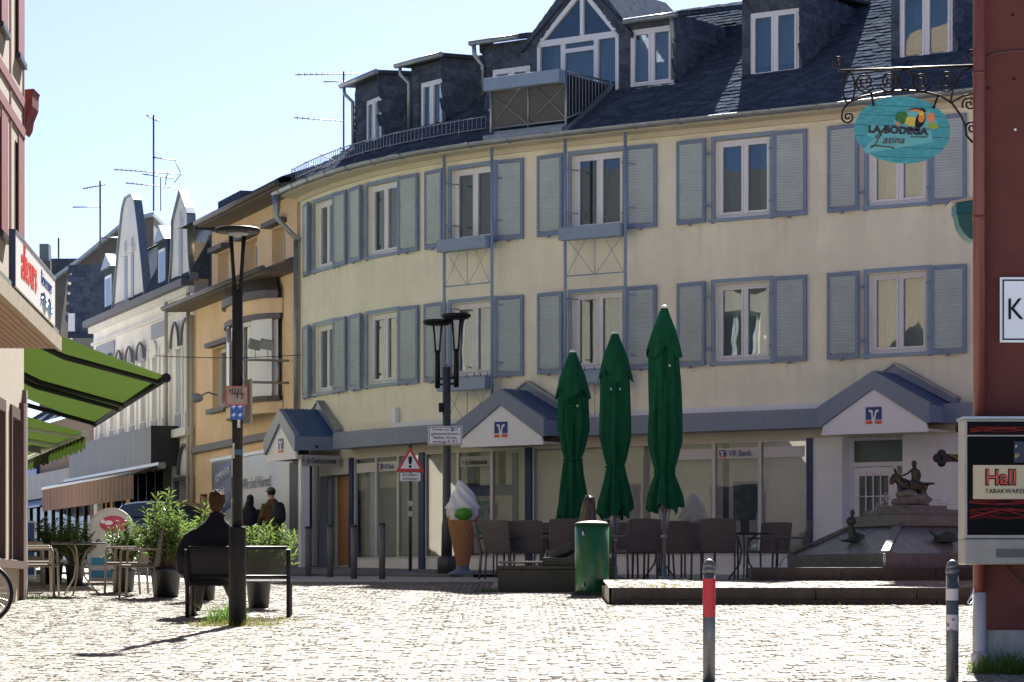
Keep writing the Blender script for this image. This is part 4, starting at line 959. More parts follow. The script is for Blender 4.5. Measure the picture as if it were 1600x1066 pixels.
# pilasters, panels, cornices
for px in (151, 165, 181, 197, 215, 232.5, 250, 268, 286.5): fbuild(WF_, 'pilaster', WHT, wh, lambda f: fbox(WF_, f, u(px)-.05, u(px)+.05, 0, .05, 5.5, 7.75))
for nm, z0, z1, w1 in (('string_course', 5.28, 5.48, .22), ('cornice', ZC-.12, ZC+.06, .32), ('cornice_moulding', ZC-.28, ZC-.12, .16), ('upper_moulding', 8.42, 8.50, .08)): fbuild(WF_, nm, GREYT if nm == 'cornice' else WHT, wh, lambda f: fbox(WF_, f, 0, LW, 0, w1, z0, z1))
for a, b in ((152,180),(238,262)): fbuild(WF_, 'relief_panel', BLG, wh, lambda f: fbox(WF_, f, u(a), u(b), 0, .04, 7.98, 8.36))
# gables
def gable(px0, px1, zt, flat, name='gable', peak=False):
    a, b = u(px0), u(px1); m = (a+b)/2; k = (b-a)/2
    out = []
    for t in [i/14 for i in range(15)]:
        s = 1 - t
        x = k*float(np.interp(t, [0,.3,.67,.92,1],[1,.83,.585,.39,.2])) if not peak else k*(float(np.interp(t, [0,.25,.5,.72,1],[1,.82,.74,.72,.03])))
        out.append((x, ZC + (zt-ZC)*t))
    if peak: out.append((0, zt+.02))
    pts = [(x, 0, z) for x, z in out] + [(-x, 0, z) for x, z in reversed(out)]
    f = MB(); f.M = WF_.M(m, 0, 0); f.prism([(x, -.08, z) for x, _, z in pts], (0, .12, 0)); g_ = f.build(name, WHT, wh, rel=True)
    f = MB(); f.M = WF_.M(m, 0, 0)
    for A_, B_ in zip(pts, pts[1:]):
        A_, B_ = Vector(A_), Vector(B_); d = B_-A_
        if d.length < 1e-4: continue
        nn = Vector((d.z, 0, -d.x)).normalized()*.05
        f.prism([A_+Vector((0,-.14,0)), B_+Vector((0,-.14,0)), B_+Vector((0,-.14,0))+nn, A_+Vector((0,-.14,0))+nn], (0, .22, 0))
    f.build('coping', ZINC, g_, rel=True)
    return g_, m, k
g1, m1_, k1 = gable(182, 233, 12.0, .36); g2, m2_, k2 = gable(271, 305, 11.35, .03, peak=True)
for g_, m_, xs_ in ((g1, m1_, (-.42, .42)), (g2, m2_, (0,))):
    for x in xs_:
        fbuild(WF_, 'window', mat('grey_blind_window', (.28,.30,.35), .4), g_, lambda f: fbox(WF_, f, m_+x-.17, m_+x+.17, .06, .10, 9.25, 10.45))
        fbuild(WF_, 'window_hood', WHT, g_, lambda f: fbox(WF_, f, m_+x-.26, m_+x+.26, .08, .18, 10.46, 10.62))
        fbuild(WF_, 'window_crest', WHT, g_, lambda f: fbox(WF_, f, m_+x-.09, m_+x+.09, .08, .15, 10.62, 10.85))
fbuild(WF_, 'gable_sill', GREYT, g1, lambda f: fbox(WF_, f, m1_-.95, m1_+.95, .0, .30, 9.06, 9.18))
# mansard roof
f = MB(); a = [(-.1,.2,ZC+.05),(LW+.1,.2,ZC+.05),(LW+.1,-.75,10.75),(-.1,-.75,10.75),(-.1,-3.2,12.0),(LW+.1,-3.2,12.0),(LW+.1,-8,ZC),(-.1,-8,ZC)]
p = [WF_.pt(*q) for q in a]; f.quad(p[0],p[1],p[2],p[3]); f.quad(p[4],p[5],p[6],p[7]); f.poly([p[0],p[3],p[4],p[7]]); f.poly([p[1],p[6],p[5],p[2]]); rf_ = f.build('roof', SLATE, wh, rel=True)
f = MB()
f.grid(lambda a, b: tuple(WF_.pt(-.1 + (LW+.2)*a, -.7 - 2.5*b, 10.77 + 1.25*b + .03*abs(math.sin(a*math.pi*46)) - .05*((b*9) % 1.0))), 184, 45, False); f.build('roof_tiles', mat('dark_pantile', (.035,.037,.042), .5, var=.25, vs=8), rf_, rel=True)
for a, b in ((164, 179), (247.5, 263)):
    q0, q1 = u(a, .0), u(b, .0)
    d_ = fbuild(WF_, 'dormer', SLATE, wh, lambda f: fbox(WF_, f, q0, q1, -1.2, .02, ZC+.1, 10.4))
    fbuild(WF_, 'window', WHITE, d_, lambda f: fbox(WF_, f, q0+.22, q1-.22, .02, .05, ZC+.2, 10.2))
    fbuild(WF_, 'pane', mat('dormer_glass_dark', (.05,.06,.07), .1), d_, lambda f: fbox(WF_, f, q0+.3, q1-.3, .05, .054, ZC+.28, 10.12))
    f = MB(); f.M = WF_.M((q0+q1)/2, 0, 0); k = (q1-q0)/2; f.prism([(-k-.08, -.12, 10.4), (k+.08, -.12, 10.4), (0, -.12, 10.8)], (0, 1.4, 0)); f.build('dormer_roof', ZINC, d_, rel=True)
f = MB(); f.tube([WF_.pt(LW-.12, .12, 8.9), WF_.pt(LW-.12, .12, 2)], .05, 8); f.tube([WF_.pt(u(267), .12, 8.9), WF_.pt(u(267), .12, 5.5)], .045, 8); f.build('downpipe', mat('cream_pipe', (.5,.45,.36), .5), wh, rel=True)
fbuild(WF_, 'doorway_frame', GREYT, wh, lambda f: (fbox(WF_, f, u(277), u(280), 0, .12, 2, 4.3), fbox(WF_, f, u(300), u(303), 0, .12, 2, 4.3), fbox(WF_, f, u(280), u(300), 0, .12, 4.2, 4.3)))
fbuild(WF_, 'door', mat('grey_door', (.07,.07,.075), .5), wh, lambda f: fbox(WF_, f, u(280), u(300), -.4, -.35, 2, 4.2))
f = MB(); f.M = WF_.M(u(290), .02, 4.35); f.tube([(.62*math.cos(t), -.02, .72*math.sin(t)) for t in [math.pi*i/12 for i in range(13)]], .05, 6); f.build('blind_arch', GREYT, wh, rel=True)
# dark shop front of the white house
DSH = mat('anthracite_panel', (.022,.023,.026), .45, var=.15)
fbuild(WF_, 'shop_fascia', mat('brushed_fascia', (.055,.055,.06), .5, metal=.0, var=.35, vs=2.2, stretch=(1,1,.25)), wh, lambda f: fbox(WF_, f, .1, u(268,.2), 0, .72, 4.62, 5.56))
fbuild(WF_, 'fascia_end', DSH, wh, lambda f: fbox(WF_, f, u(268,.2), u(268,.2)+.03, 0, .73, 4.58, 5.58))
for i in range(8): x0 = .3 + i*1.02; fbuild(WF_, 'shop_mullion', BLACK, wh, lambda f: fbox(WF_, f, x0-.05, x0+.05, -.3, -.1, 2.0, 4.6))
for i in range(7):
    x0 = .35 + i*1.02; fbuild(WF_, 'shop_pane', FARGLASS, wh, lambda f: fbox(WF_, f, x0, x0+.92, -.22, -.21, 2.3, 4.55))
for i, px in enumerate((160, 192)):
    q0 = u(px); fbuild(WF_, 'yellow_notice', mat('yellow_notice', (.62,.30,.01), .6), wh, lambda f: fbox(WF_, f, q0-.5, q0+.5, -.19, -.18, 3.6, 4.3))
STR = mat('brown_striped_fabric', (.15,.09,.07), .8, var=.5, vs=9, stretch=(5,5,.02))
aw = thing('brown_striped_awning', 'brown striped shop awning with hanging valance under dark fascia', 'awning', WF_.pt(4, .7, 4.2))
q0, q1 = .2, u(214, 1.4)
fbuild(WF_, 'cover', STR, aw, lambda f: [f.quad(WF_.pt(q0,.7,4.6), WF_.pt(q1,.7,4.6), WF_.pt(q1,1.5,4.32), WF_.pt(q0,1.5,4.32))])
f = MB(); f.grid(lambda a, b: tuple(WF_.pt(q0 + (q1-q0)*a, 1.5 + .02*math.sin(a*150), 4.32 - .62*b)), 200, 1); f.build('valance', STR, aw, rel=True)
f = MB(); f.tube([WF_.pt(q0,1.5,4.34), WF_.pt(q1,1.5,4.34)], .04, 6); f.build('front_bar', STEEL, aw, rel=True)
fbuild(WF_, 'cassette', STEEL, aw, lambda f: fbox(WF_, f, q0, q1+.12, .72, .9, 4.45, 4.6))
# ------------------------------------------------------------------ farther shops and roofs
FF = line_fac(21.7, 34)
fs_ = thing('far_shop_house', 'brown far shop house beyond the white gabled house', 'building', FF.pt(6, 0, 2))
BRN = mat('brown_far_render', (.20,.14,.105), .8, var=.1)
f = MB(); wall_grid(f, FF, 0, FF.L, 1.8, 6.6, [(.4, FF.L-.4, 2.1, 4.2)], rev=.2, du=4)
f.quad(FF.pt(FF.L,0,1.5), FF.pt(FF.L,-8,1.5), FF.pt(FF.L,-8,6.6), FF.pt(FF.L,0,6.6)); f.quad(FF.pt(0,0,1.5), FF.pt(0,-8,1.5), FF.pt(0,-8,8.9), FF.pt(0,0,6.6)); f.quad(FF.pt(0,-8,1.5), FF.pt(FF.L,-8,1.5), FF.pt(FF.L,-8,6.6), FF.pt(0,-8,6.6)); f.build('wall', BRN, fs_, rel=True)
f = MB(); wall_grid(f, FF, 0, FF.L, 1.6, 6.5, [], w=-1.6, du=4); f.build('interior', INTERIOR, fs_, rel=True)
f = MB(); q = [FF.pt(*a) for a in ((0,.3,6.6),(FF.L,.3,6.6),(FF.L,-4,9.2),(0,-4,9.2),(0,-8,6.6),(FF.L,-8,6.6))]; f.quad(q[0],q[1],q[2],q[3]); f.quad(q[3],q[2],q[5],q[4]); f.poly([q[1],q[5],q[2]]); f.build('roof', SLATE, fs_, rel=True)
fbuild(FF, 'shop_fascia', mat('copper_fascia', (.13,.10,.085), .45, metal=.2, var=.35, vs=2, stretch=(1,1,.3)), fs_, lambda f: fbox(FF, f, FF.at(45), FF.at(150,.5), 0, .5, 4.25, 5.0))
fbuild(FF, 'blue_panel', SIGNBLUE, fs_, lambda f: fbox(FF, f, .2, FF.at(62), 0, .1, 4.1, 5.6))
for i in range(9):
    x0 = .5 + i*1.25
    fbuild(FF, 'shop_pane', FARGLASS, fs_, lambda f: fbox(FF, f, x0+.05, x0+1.15, -.16, -.15, 2.2, 4.15)); fbuild(FF, 'shop_mullion', BLACK, fs_, lambda f: fbox(FF, f, x0-.05, x0+.05, -.18, -.1, 2.1, 4.2))
ba = thing('blue_flat_awning', 'small pale blue awning over the farthest shop', 'awning', FF.pt(4, .5, 4))
fbuild(FF, 'cover', mat('blue_awning', (.10,.22,.42), .5), ba, lambda f: f.prism([FF.pt(.3,.5,4.2), FF.pt(FF.at(100,.8),.5,4.2), FF.pt(FF.at(100,.8),1.5,3.9), FF.pt(.3,1.5,3.9)], (0,0,-.05)))
# steep slated house and the big grey gable behind it
sh = thing('slated_house', 'steep slate-roofed house with pale gable edge behind the white house', 'building', P(120, 560, 92))
Yh = 90
f = MB(); a = [P(94, 620, Yh), P(170, 620, Yh+2), P(170, 520, Yh+2), P(94, 520, Yh)]; f.prism(a, (0, 5, 0)); f.build('wall', mat('beige_far_wall', (.42,.35,.27), .8, var=.1), sh, rel=True)
def S_far(u_, v_): return P(108, 520, Yh-.4) + Vector((u_, .0 + v_*.3, v_*.95)), 0.0, R(17)
f = MB(); f.prism([P(106, 528, Yh-.6), P(170, 528, Yh-.6), P(165, 432, Yh+1.2), P(105, 432, Yh+1.2)], (0, .15, 0)); r_h = f.build('roof', SLATE, sh, rel=True)
slate_mesh('slates', slate_field(S_far, 1.25, 2.1, seed=9, ew=.24, eh=.17), [SLATE, SLATEL], r_h)
f = MB(); f.prism([P(93, 528, Yh-.5), P(107, 528, Yh-.5), P(107, 434, Yh+.2), P(105, 434, Yh+.2)], (0, 3, 0)); f.build('gable', mat('beige_far_wall', (.42,.35,.27), .8, var=.1), sh, rel=True)
f = MB()
for i in range(12): p_ = P(106 + i*5.2, 432, Yh+1.2); f.tube([p_, p_ + Vector((.13, 0, .03))], .06, 6)
tag(f.build('ridge_tiles', mat('pale_ridge', (.36,.31,.27), .7, var=.3), r_h, rel=True), kind='stuff')
f = MB(); f.M = Matrix.Translation(P(112, 500, Yh-.7)); f.box(-.1, .1, -.05, .05, -.35, .2); f.build('window', WHITE, sh, rel=True)
gg_ = thing('grey_gable_house', 'large grey gable wall with sloping roof edge behind the slated house', 'building', P(140, 560, 104))
GR = mat('grey_far_render', (.085,.08,.078), .9, var=.15, vs=1)
f = MB(); f.prism([P(72, 640, 100), P(240, 640, 100), P(240, 340, 100), P(196, 350, 100), P(128, 406, 100), P(74, 440, 100)], (0, 7, 0)); f.build('wall', GR, gg_, rel=True)
f = MB(); f.prism([P(72, 445, 99.6), P(128, 405, 99.6), P(196, 348, 99.6), P(240, 336, 99.6), P(240, 331, 99.6), P(195, 343, 99.6), P(127, 400, 99.6), P(71, 440, 99.6)], (0, 7.6, 0)); f.build('roof', ZINC, gg_, rel=True)
dk = thing('dark_roof_house', 'dark slate roof with square chimney far down the street', 'building', P(100, 560, 110))
f = MB(); f.prism([P(68, 640, 108), P(140, 640, 108), P(140, 404, 108), P(72, 404, 108), P(68, 430, 108)], (0, 6, 0)); f.build('roof', SLATE, dk, rel=True)
f = MB(); f.prism([P(61.5, 640, 107), P(76, 640, 107), P(76, 381, 107), P(61.5, 381, 107)], (0, .6, 0)); f.build('chimney', mat('zinc_chimney', (.10,.12,.14), .5, var=.1), dk, rel=True)
f = MB(); f.prism([P(66, 640, 106.8), P(79, 640, 106.8), P(79, 408, 106.8), P(66, 408, 106.8)], (0, .2, 0)); f.build('chimney_base', GR, dk, rel=True)
# ------------------------------------------------------------------ roof aerials
def aerial(name, label, px, y_base, y_top, Y, booms):
    t = thing(name, label, 'aerial', P(px, y_base, Y), 0, 'roof aerials')
    s = FPX/Y
    f = MB(); f.tube([P(px, y_base, Y), P(px, y_top, Y)], 1.5/s, 6); f.build('mast', mat('aerial_mast', (.06,.06,.065), .5, metal=.5), t, rel=True)
    for x0, x1, y0, y1, n, ln in booms:
        f = MB(); a, b = P(x0, y0, Y-.1), P(x1, y1, Y+.35); f.tube([a, b], .8/s, 4)
        for i in range(n):
            c = a.lerp(b, (i+.5)/n); v = Vector((.25, ln, .04)); f.tube([c - v*.3 + Vector((0,0,.0)), c + v*.3], .45/s, 3); f.tube([c + Vector((0,0,-.03)), c + Vector((0,0,.03*(1+ln)))], .5/s, 3)
        f.build('boom', mat('aerial_mast', (.06,.06,.065), .5, metal=.5), t, rel=True)
    return t
aerial('roof_aerial', 'two-boom television aerial beside the first slate dormer', 537, 236, 112, 63, [(462, 562, 117, 115, 11, .3), (460, 537, 184, 189, 9, .2), (505, 562, 128, 127, 1, .05)])
t = aerial('roof_aerial', 'tall many-boomed television aerial above the white gabled house', 240, 330, 180, 84, [(229, 248, 180, 190, 3, .25), (240, 277, 246, 251, 9, .25), (178, 283, 265, 272, 14, .35), (196, 268, 286, 293, 10, .3), (222, 272, 272, 279, 3, .2)])
f = MB(); f.tube([P(274, 253, 84), P(283, 272, 84), P(272, 286, 84)], .012, 4); f.tube([P(262, 268, 84), P(258, 290, 84)], .012, 4); f.tube([P(251, 330, 84), P(251, 276, 84)], .015, 5); f.build('reflector', BLACK, t, rel=True)
aerial('roof_aerial', 'slim television aerial over the grey gable, left of the tall one', 156.5, 395, 283, 98, [(130, 168, 295, 288, 9, .3), (114, 157, 324, 323, 10, .3), (158, 190, 372, 371, 8, .25)])
aerial('roof_aerial', 'short bare aerial rod above the dark far roof', 91.5, 405, 372, 106, [])
# ------------------------------------------------------------------ half-timbered corner house, left
LBF = Fac([(-5.35, 21), (-5.98, 30), (-6.61, 39)])
RED = mat('oxblood_paint', (.16,.022,.020), .6, var=.2, vs=10)
PLAST = mat('pale_plaster', (.27,.215,.15), .85, var=.08, vs=4, bump=.2, bs=30)
CREAMW = mat('ochre_cream_plaster', (.72,.65,.52), .85, var=.08, vs=4)
BRW = mat('brown_wood', (.07,.032,.022), .5, var=.2, vs=6, stretch=(5,5,.6))
lb = thing('timber_framed_house', 'half-timbered corner house with oxblood beams at the left edge', 'building', LBF.pt(16, 0, 1.3))
f = MB(); wall_grid(f, LBF, 0, LBF.L, .4, 16, [(u0_, u0_+1.3, 1.9, 3.9) for u0_ in (12.2, 14.2, 16.2)], rev=.15, du=3)
f.quad(LBF.pt(LBF.L,0,.4), LBF.pt(LBF.L,-9,.4), LBF.pt(LBF.L,-9,16), LBF.pt(LBF.L,0,16)); f.quad(LBF.pt(0,0,.4), LBF.pt(0,-9,.4), LBF.pt(0,-9,16), LBF.pt(0,0,16)); f.quad(LBF.pt(0,-9,.4), LBF.pt(LBF.L,-9,.4), LBF.pt(LBF.L,-9,16), LBF.pt(0,-9,16)); f.quad(LBF.pt(0,0,16), LBF.pt(LBF.L,0,16), LBF.pt(LBF.L,-9,16), LBF.pt(0,-9,16))
f.build('wall', PLAST, lb, rel=True)
f = MB(); wall_grid(f, LBF, .2, LBF.L-.2, .4, 4.2, [], w=-.5, du=6); f.build('interior', INTERIOR, lb, rel=True)
for u0_ in (12.2, 14.2, 16.2):
    fbuild(LBF, 'shop_window', BRW, lb, lambda f: (fbox(LBF, f, u0_, u0_+.12, -.1, .03, 1.9, 3.9), fbox(LBF, f, u0_+1.18, u0_+1.3, -.1, .03, 1.9, 3.9), fbox(LBF, f, u0_+.12, u0_+1.18, -.1, .03, 3.75, 3.9)))
    fbuild(LBF, 'pane', SHOPGLASS, lb, lambda f: fbox(LBF, f, u0_+.12, u0_+1.18, -.06, -.05, 1.9, 3.75))
fbuild(LBF, 'corner_post', BRW, lb, lambda f: fbox(LBF, f, LBF.L-.62, LBF.L-.3, .0, .06, .9, 4.0))
fbuild(LBF, 'corner_strip', mat('grey_brown_post', (.16,.12,.10), .6, var=.15), lb, lambda f: fbox(LBF, f, LBF.L-.2, LBF.L+.02, -.2, .05, .9, 4.2))
fbuild(LBF, 'ledge', BRW, lb, lambda f: fbox(LBF, f, 11, LBF.L-.62, .0, .12, 1.78, 1.88))
for k, uu in enumerate([LBF.L - .08 - i*1.7 for i in range(7)]):
    fbuild(LBF, 'timber_post', RED, lb, lambda f: fbox(LBF, f, uu-.07, uu+.07, 0, .012, 5.2, 15.9))
for z in (5.2, 7.6, 8.0, 10.4, 10.8, 13.2): fbuild(LBF, 'timber_rail', RED, lb, lambda f: fbox(LBF, f, 2, LBF.L, .0125, .022, z, z+.14))
for i, uu in enumerate((LBF.L-.65, LBF.L-2.75, LBF.L-4.85)):
    for z in (6.0, 8.6, 11.2):
        fbuild(LBF, 'shutter', RED, lb, lambda f: fbox(LBF, f, uu-.42, uu+.35, .02, .04, z, z+1.5)); fbuild(LBF, 'window_sill', DARKM, lb, lambda f: fbox(LBF, f, uu-.5, uu+.42, .0, .07, z-.10, z-.03))
f = MB(); c = LBF.pt(LBF.L+.05, .12, 0); c = P(28, 0, c.y); f.tube([(c.x, c.y, 4.9), (c.x, c.y, 16)], .052, 10)
for z in (6.2, 8.4, 10.1): f.tube([(c.x, c.y, z), (c.x, c.y, z+.06)], .06, 10)
f.build('downpipe', ZINC, lb, rel=True)
f = MB(); b0 = P(42, 170, 39.4)
prof_ = [(33, 140), (53, 138), (51, 142), (50, 165), (43, 182), (41, 196), (36, 205), (33, 205)]
f.prism([P(x, y, 39.2) for x, y in prof_][::-1], (0, .55, 0)); f.build('corner_bracket', RED, lb, rel=True, bevel=.01)
# wooden canopy and travel agency sign
cn = thing('shop_canopy', 'wooden shop canopy with board soffit under the travel agency sign', 'canopy', LBF.pt(11, .5, 4.3))
fbuild(LBF, 'roof_slab', mat('canopy_felt', (.03,.04,.035), .7), cn, lambda f: fbox(LBF, f, 4, 13.1, .02, .90, 4.46, 4.58))
SOFW = mat('canopy_board', (.22,.115,.055), .65, var=.25, vs=5, stretch=(8,.5,1))
for i in range(12):
    fbuild(LBF, 'soffit_board', SOFW, cn, lambda f: fbox(LBF, f, 4, 13.05, .03+i*.071, .092+i*.071, 4.36, 4.455))
fbuild(LBF, 'fascia_board', mat('canopy_edge', (.20,.15,.09), .7, var=.3), cn, lambda f: fbox(LBF, f, 4, 13.12, .89, .93, 4.33, 4.5))
sg_ = thing('travel_agency_sign', 'white box sign with red and blue lettering above the canopy', 'sign', LBF.pt(10.4, .9, 4.6))
s0, s1 = LBF.at(24, .92), LBF.at(86, .92)
fbuild(LBF, 'sign_box', mat('sign_white', (.66,.65,.63), .4), sg_, lambda f: fbox(LBF, f, s0, s1, .88, .92, 4.56, 5.10))
fbuild(LBF, 'end_cap', mat('sign_navy', (.02,.03,.07), .4), sg_, lambda f: fbox(LBF, f, s0-.06, s0-.005, .86, .925, 4.55, 5.12))
fbuild(LBF, 'rim', STEEL, sg_, lambda f: fbox(LBF, f, s0, s1+.03, .87, .93, 5.102, 5.12))
SR = mat('sign_red', (.62,.02,.015), .4)
text('lettering', 'alltours', .50, SR, sg_, FACE(LBF.pt(s0+.55, .923, 4.72), LBF.h(10)), align='LEFT', sx=1.12, offset=.012)
text('lettering', 'Reisecenter', .22, SIGNBLUE, sg_, FACE(LBF.pt(s0+2.75, .923, 4.88), LBF.h(10)), align='LEFT', sx=1.25)
for k, (z, m) in enumerate(((4.79, SIGNBLUE), (4.73, mat('sign_lightblue', (.10,.28,.55), .4)))):
    f = MB(); f.tube([LBF.pt(s0+2.75+1.3*i/24, .926, z-.04+.04*math.sin(i/24*4*math.pi)) for i in range(25)], .016, 4); f.build('wave_mark', m, sg_, rel=True)
# ------------------------------------------------------------------ awning house farther left
L2 = Fac([(-7.75, 43.9), (-10.4, 55.4), (-13.05, 66.9), (-15.7, 78.4)])
l2 = thing('awning_house', 'plain shop house carrying the green awnings on the left side', 'building', L2.pt(8, 0, 1.8))
f = MB(); wall_grid(f, L2, 0, L2.L, 1.2, 9, [(1+i*3.2, 2.3+i*3.2, 1.9, 3.9) for i in range(9)] + [(1.2+i*2.6, 2.3+i*2.6, 6.2, 7.8) for i in range(11)], rev=.15, du=3)
f.quad(L2.pt(0,0,1.2), L2.pt(0,-8,1.2), L2.pt(0,-8,9), L2.pt(0,0,9)); f.quad(L2.pt(0,-8,1.2), L2.pt(L2.L,-8,1.2), L2.pt(L2.L,-8,9), L2.pt(0,-8,9)); f.build('wall', CREAMW, l2, rel=True)
f = MB(); wall_grid(f, L2, .1, L2.L, 1.2, 8.9, [], w=-.8, du=5); f.build('interior', INTERIOR, l2, rel=True)
f = MB(); q = [L2.pt(*a) for a in ((-.2,.3,9),(L2.L,.3,9),(L2.L,-4,11.6),(-.2,-4,11.6),(-.2,-8.2,9),(L2.L,-8.2,9))]; f.quad(q[0],q[1],q[2],q[3]); f.quad(q[3],q[2],q[5],q[4]); f.poly([q[0],q[3],q[4]])
f.build('roof', mat('dark_grey_slates', (.06,.062,.068), .8, var=.3, vs=9), l2, rel=True)  # dark grey slate, toned for its reflection in the bank windows
for i in range(11): simple_window(L2, l2, 1.2+i*2.6, 2.3+i*2.6, 6.2, 7.8, -.1)
for i in range(9): fbuild(L2, 'shop_pane', SHOPGLASS, l2, lambda f: fbox(L2, f, 1.05+i*3.2, 2.25+i*3.2, -.1, -.09, 1.95, 3.85))
GREEN = fabric_mat('green_awning_cloth', (.045,.075,.012), .40, .7, var=.05)
def awning(name, label, B1, B2, d, zw, fabric, arms, valance=False, frame=BLACK):
    B1, B2 = Vector(B1), Vector(B2); t = (B2-B1); t.z = 0; L = t.length; t.normalize(); nrm = Vector((t.y, -t.x, 0))
    if nrm.x < 0: nrm = -nrm
    th = thing(name, label, 'awning', B1 - nrm*d + Vector((0,0,-.5)))
    z0 = B1.z
    f = MB(); f.grid(lambda a, b: tuple(B1 + t*L*a - nrm*d*b + Vector((0,0,(zw-z0)*b - .05*math.sin(math.pi*b) + .035))), 24, 12); f.build('cloth', fabric, th, rel=True)
    f = MB(); f.tube([B1 - t*.06, B2 + t*.06], .055, 8); f.tube([B1 - t*.07, B1 - t*.02], .08, 8); f.build('front_bar', frame, th, rel=True)
    f = MB(); f.tube([B1 - nrm*d + Vector((0,0,zw-z0)), B2 - nrm*d + Vector((0,0,zw-z0))], .07, 8); f.build('roller', frame, th, rel=True)
    for k, (a0, a1) in enumerate(arms):      # shoulder at a0, bar at a1 (fractions of the length)
        f = MB(); s_ = B1 + t*L*a0 - nrm*(d-.05) + Vector((0,0,zw-z0-.22)); e = B1 + t*L*a1 + Vector((0,0,-.02)); el = s_.lerp(e, .42) + Vector((0,0,-.10)) + t*.35*(1 if a1 > a0 else -1)
        f.tube([s_, el, e], [.055,.05,.042], 8, smooth=False); f.build('folding_arm', frame, th, rel=True)
    if valance:
        f = MB(); n = 140
        for i in range(n):
            a, b = B1 + t*L*i/n, B1 + t*L*(i+1)/n; w0 = .03*math.sin(i*.9); hh = .30 + (.05 if i % 4 < 2 else 0)
            f.quad(a + nrm*w0, b + nrm*.03*math.sin((i+1)*.9), b + nrm*.03*math.sin((i+1)*.9) + Vector((0,0,-hh)), a + nrm*w0 + Vector((0,0,-hh)))
        f.build('valance', fabric, th, rel=True)
    return th
awning('green_awning', 'large bright green awning on black folding arms over the cafe', P(259, 591, 46), P(147, 664, 59.3), 2.7, 5.95, GREEN, [(.03,.06),(.46,.50),(.54,.58),(.98,.95)])
WFR = mat('white_frame', (.55,.53,.48), .5)
awning('green_awning', 'lower green awning with scalloped valance on pale arms behind', P(133, 678, 61), P(30, 722, 74), 2.7, 5.6, GREEN, [(.05,.08),(.3,.35),(.55,.6),(.8,.85)], True, WFR)
# ------------------------------------------------------------------ organic shapes: pieces merged into one skin by a voxel remesh
def skin(mb, name, m, parent=None, loc=(0,0,0), rot=0, voxel=.02, smooth=6):
    o = obj(name, mb.mesh(name, m), None, parent, loc, rot)
    md = o.modifiers.new('remesh', 'REMESH'); md.mode = 'VOXEL'; md.voxel_size = voxel; md.use_smooth_shade = True
    if smooth: s = o.modifiers.new('smooth', 'SMOOTH'); s.iterations = smooth; s.factor = .5
    return o
def loft(mb, secs, n=20):     # secs: (cx, cy, z, rx, ry)
    vs = []
    for cx, cy, z, rx, ry in secs:
        for j in range(n): q = 2*math.pi*j/n; vs.append((cx + rx*math.cos(q), cy + ry*math.sin(q), z))
    k = len(secs); fs = [(i*n+j, i*n+(j+1) % n, (i+1)*n+(j+1) % n, (i+1)*n+j) for i in range(k-1) for j in range(n)]
    mb._add(vs, fs + [tuple(range(n))[::-1], tuple((k-1)*n+j for j in range(n))], True)
def leaf_cloud(mb, pts, L, W, r, droop=.3):
    for p, d in pts:
        d = (Vector(d) + Vector((r.uniform(-.5,.5), r.uniform(-.5,.5), r.uniform(-.35,.4)))).normalized(); l = L*r.uniform(.6, 1.15); wv = d.cross(Vector((r.uniform(-.3,.3), r.uniform(-.3,.3), 1))).normalized()*W*.5
        p = Vector(p); m_ = p + d*l*.5 + Vector((0,0,l*.06)); e = p + d*l + Vector((0,0,-droop*l*r.random()))
        mb._add([p, m_ + wv, e, m_ - wv], [(0,1,2),(0,2,3)])
# ------------------------------------------------------------------ street lamps
def tapered_head(f, x, z0, z1, dx=0, dy=0):
    """one lamp head: two slim arms rising from a collar to a flat disc"""
    pass
POST = mat('black_lamp_post', (.010,.010,.011), .6, var=.3, vs=12, bump=.25, bs=50, spec=.2)
p0 = G(371, 31.4)
lamp = thing('street_lamp', 'tall black street lamp with disc head and signs beside the bench', 'street lamp', p0)
f = MB(); f.lathe([(.095,-.02),(.095,1.06),(.088,1.08)], 16); f.lathe([(.058,1.0),(.058,3.62),(.05,3.66)], 14)
for z in (2.2, 3.2, 3.42): f.lathe([(.062,z),(.062,z+.015)], 14)
f.build('post', POST, lamp)
f = MB()
for s in (-1, 1): f.tube([(s*.038, 0, 3.6), (s*.040, 0, 3.78), (s*.055, 0, 4.02), (s*.075, 0, 4.30)], [.03,.022,.02,.026], 8)
f.build('head_arms', BLACK, lamp)
f = MB(); f.lathe([(.06,4.292),(.245,4.287),(.25,4.315),(.235,4.335),(.10,4.345)], 28); f.build('disc_head', BLACK, lamp)
f = MB(); f.lathe([(.08,4.245),(.12,4.262),(.125,4.29)], 20); f.build('lens', mat('lamp_lens', (.20,.21,.21), .3), lamp)
hy = EYE + (920-618)*31.3/4500 - p0.z
f = MB(); f.box(-.12, .125, -.085, -.07, hy-.105, hy+.105); o = f.build('hydrant_plate', mat('red_rim', (.42,.09,.08), .6, var=.2, vs=20), lamp)
f = MB(); f.box(-.105, .11, -.09, -.085, hy-.09, hy+.09); f.build('hydrant_face', mat('hydrant_face', (.30,.24,.20), .5, var=.25, vs=12), lamp)
L_ = lambda s, x, z, size, m=BLACK: text('lettering', s, size, m, lamp, Matrix.Translation((x, -.095, z)) @ Matrix.Rotation(R(90), 4, 'X'), align='LEFT', rel=False)
L_('H250', -.085, hy+.03, .068); L_('2.', .04, hy-.035, .06)
f = MB(); f.box(-.06, .08, -.095, -.091, hy+.012, hy+.022); f.box(.0, .012, -.095, -.091, hy-.03, hy+.012); f.build('hydrant_mark', BLACK, lamp)
zb_ = EYE + (920-642)*31.3/4500 - p0.z
f = MB(); f.box(-.07, .075, -.08, -.066, zb_-.095, zb_+.085); f.build('blue_plate', mat('blue_enamel', (.02,.09,.35), .4), lamp)
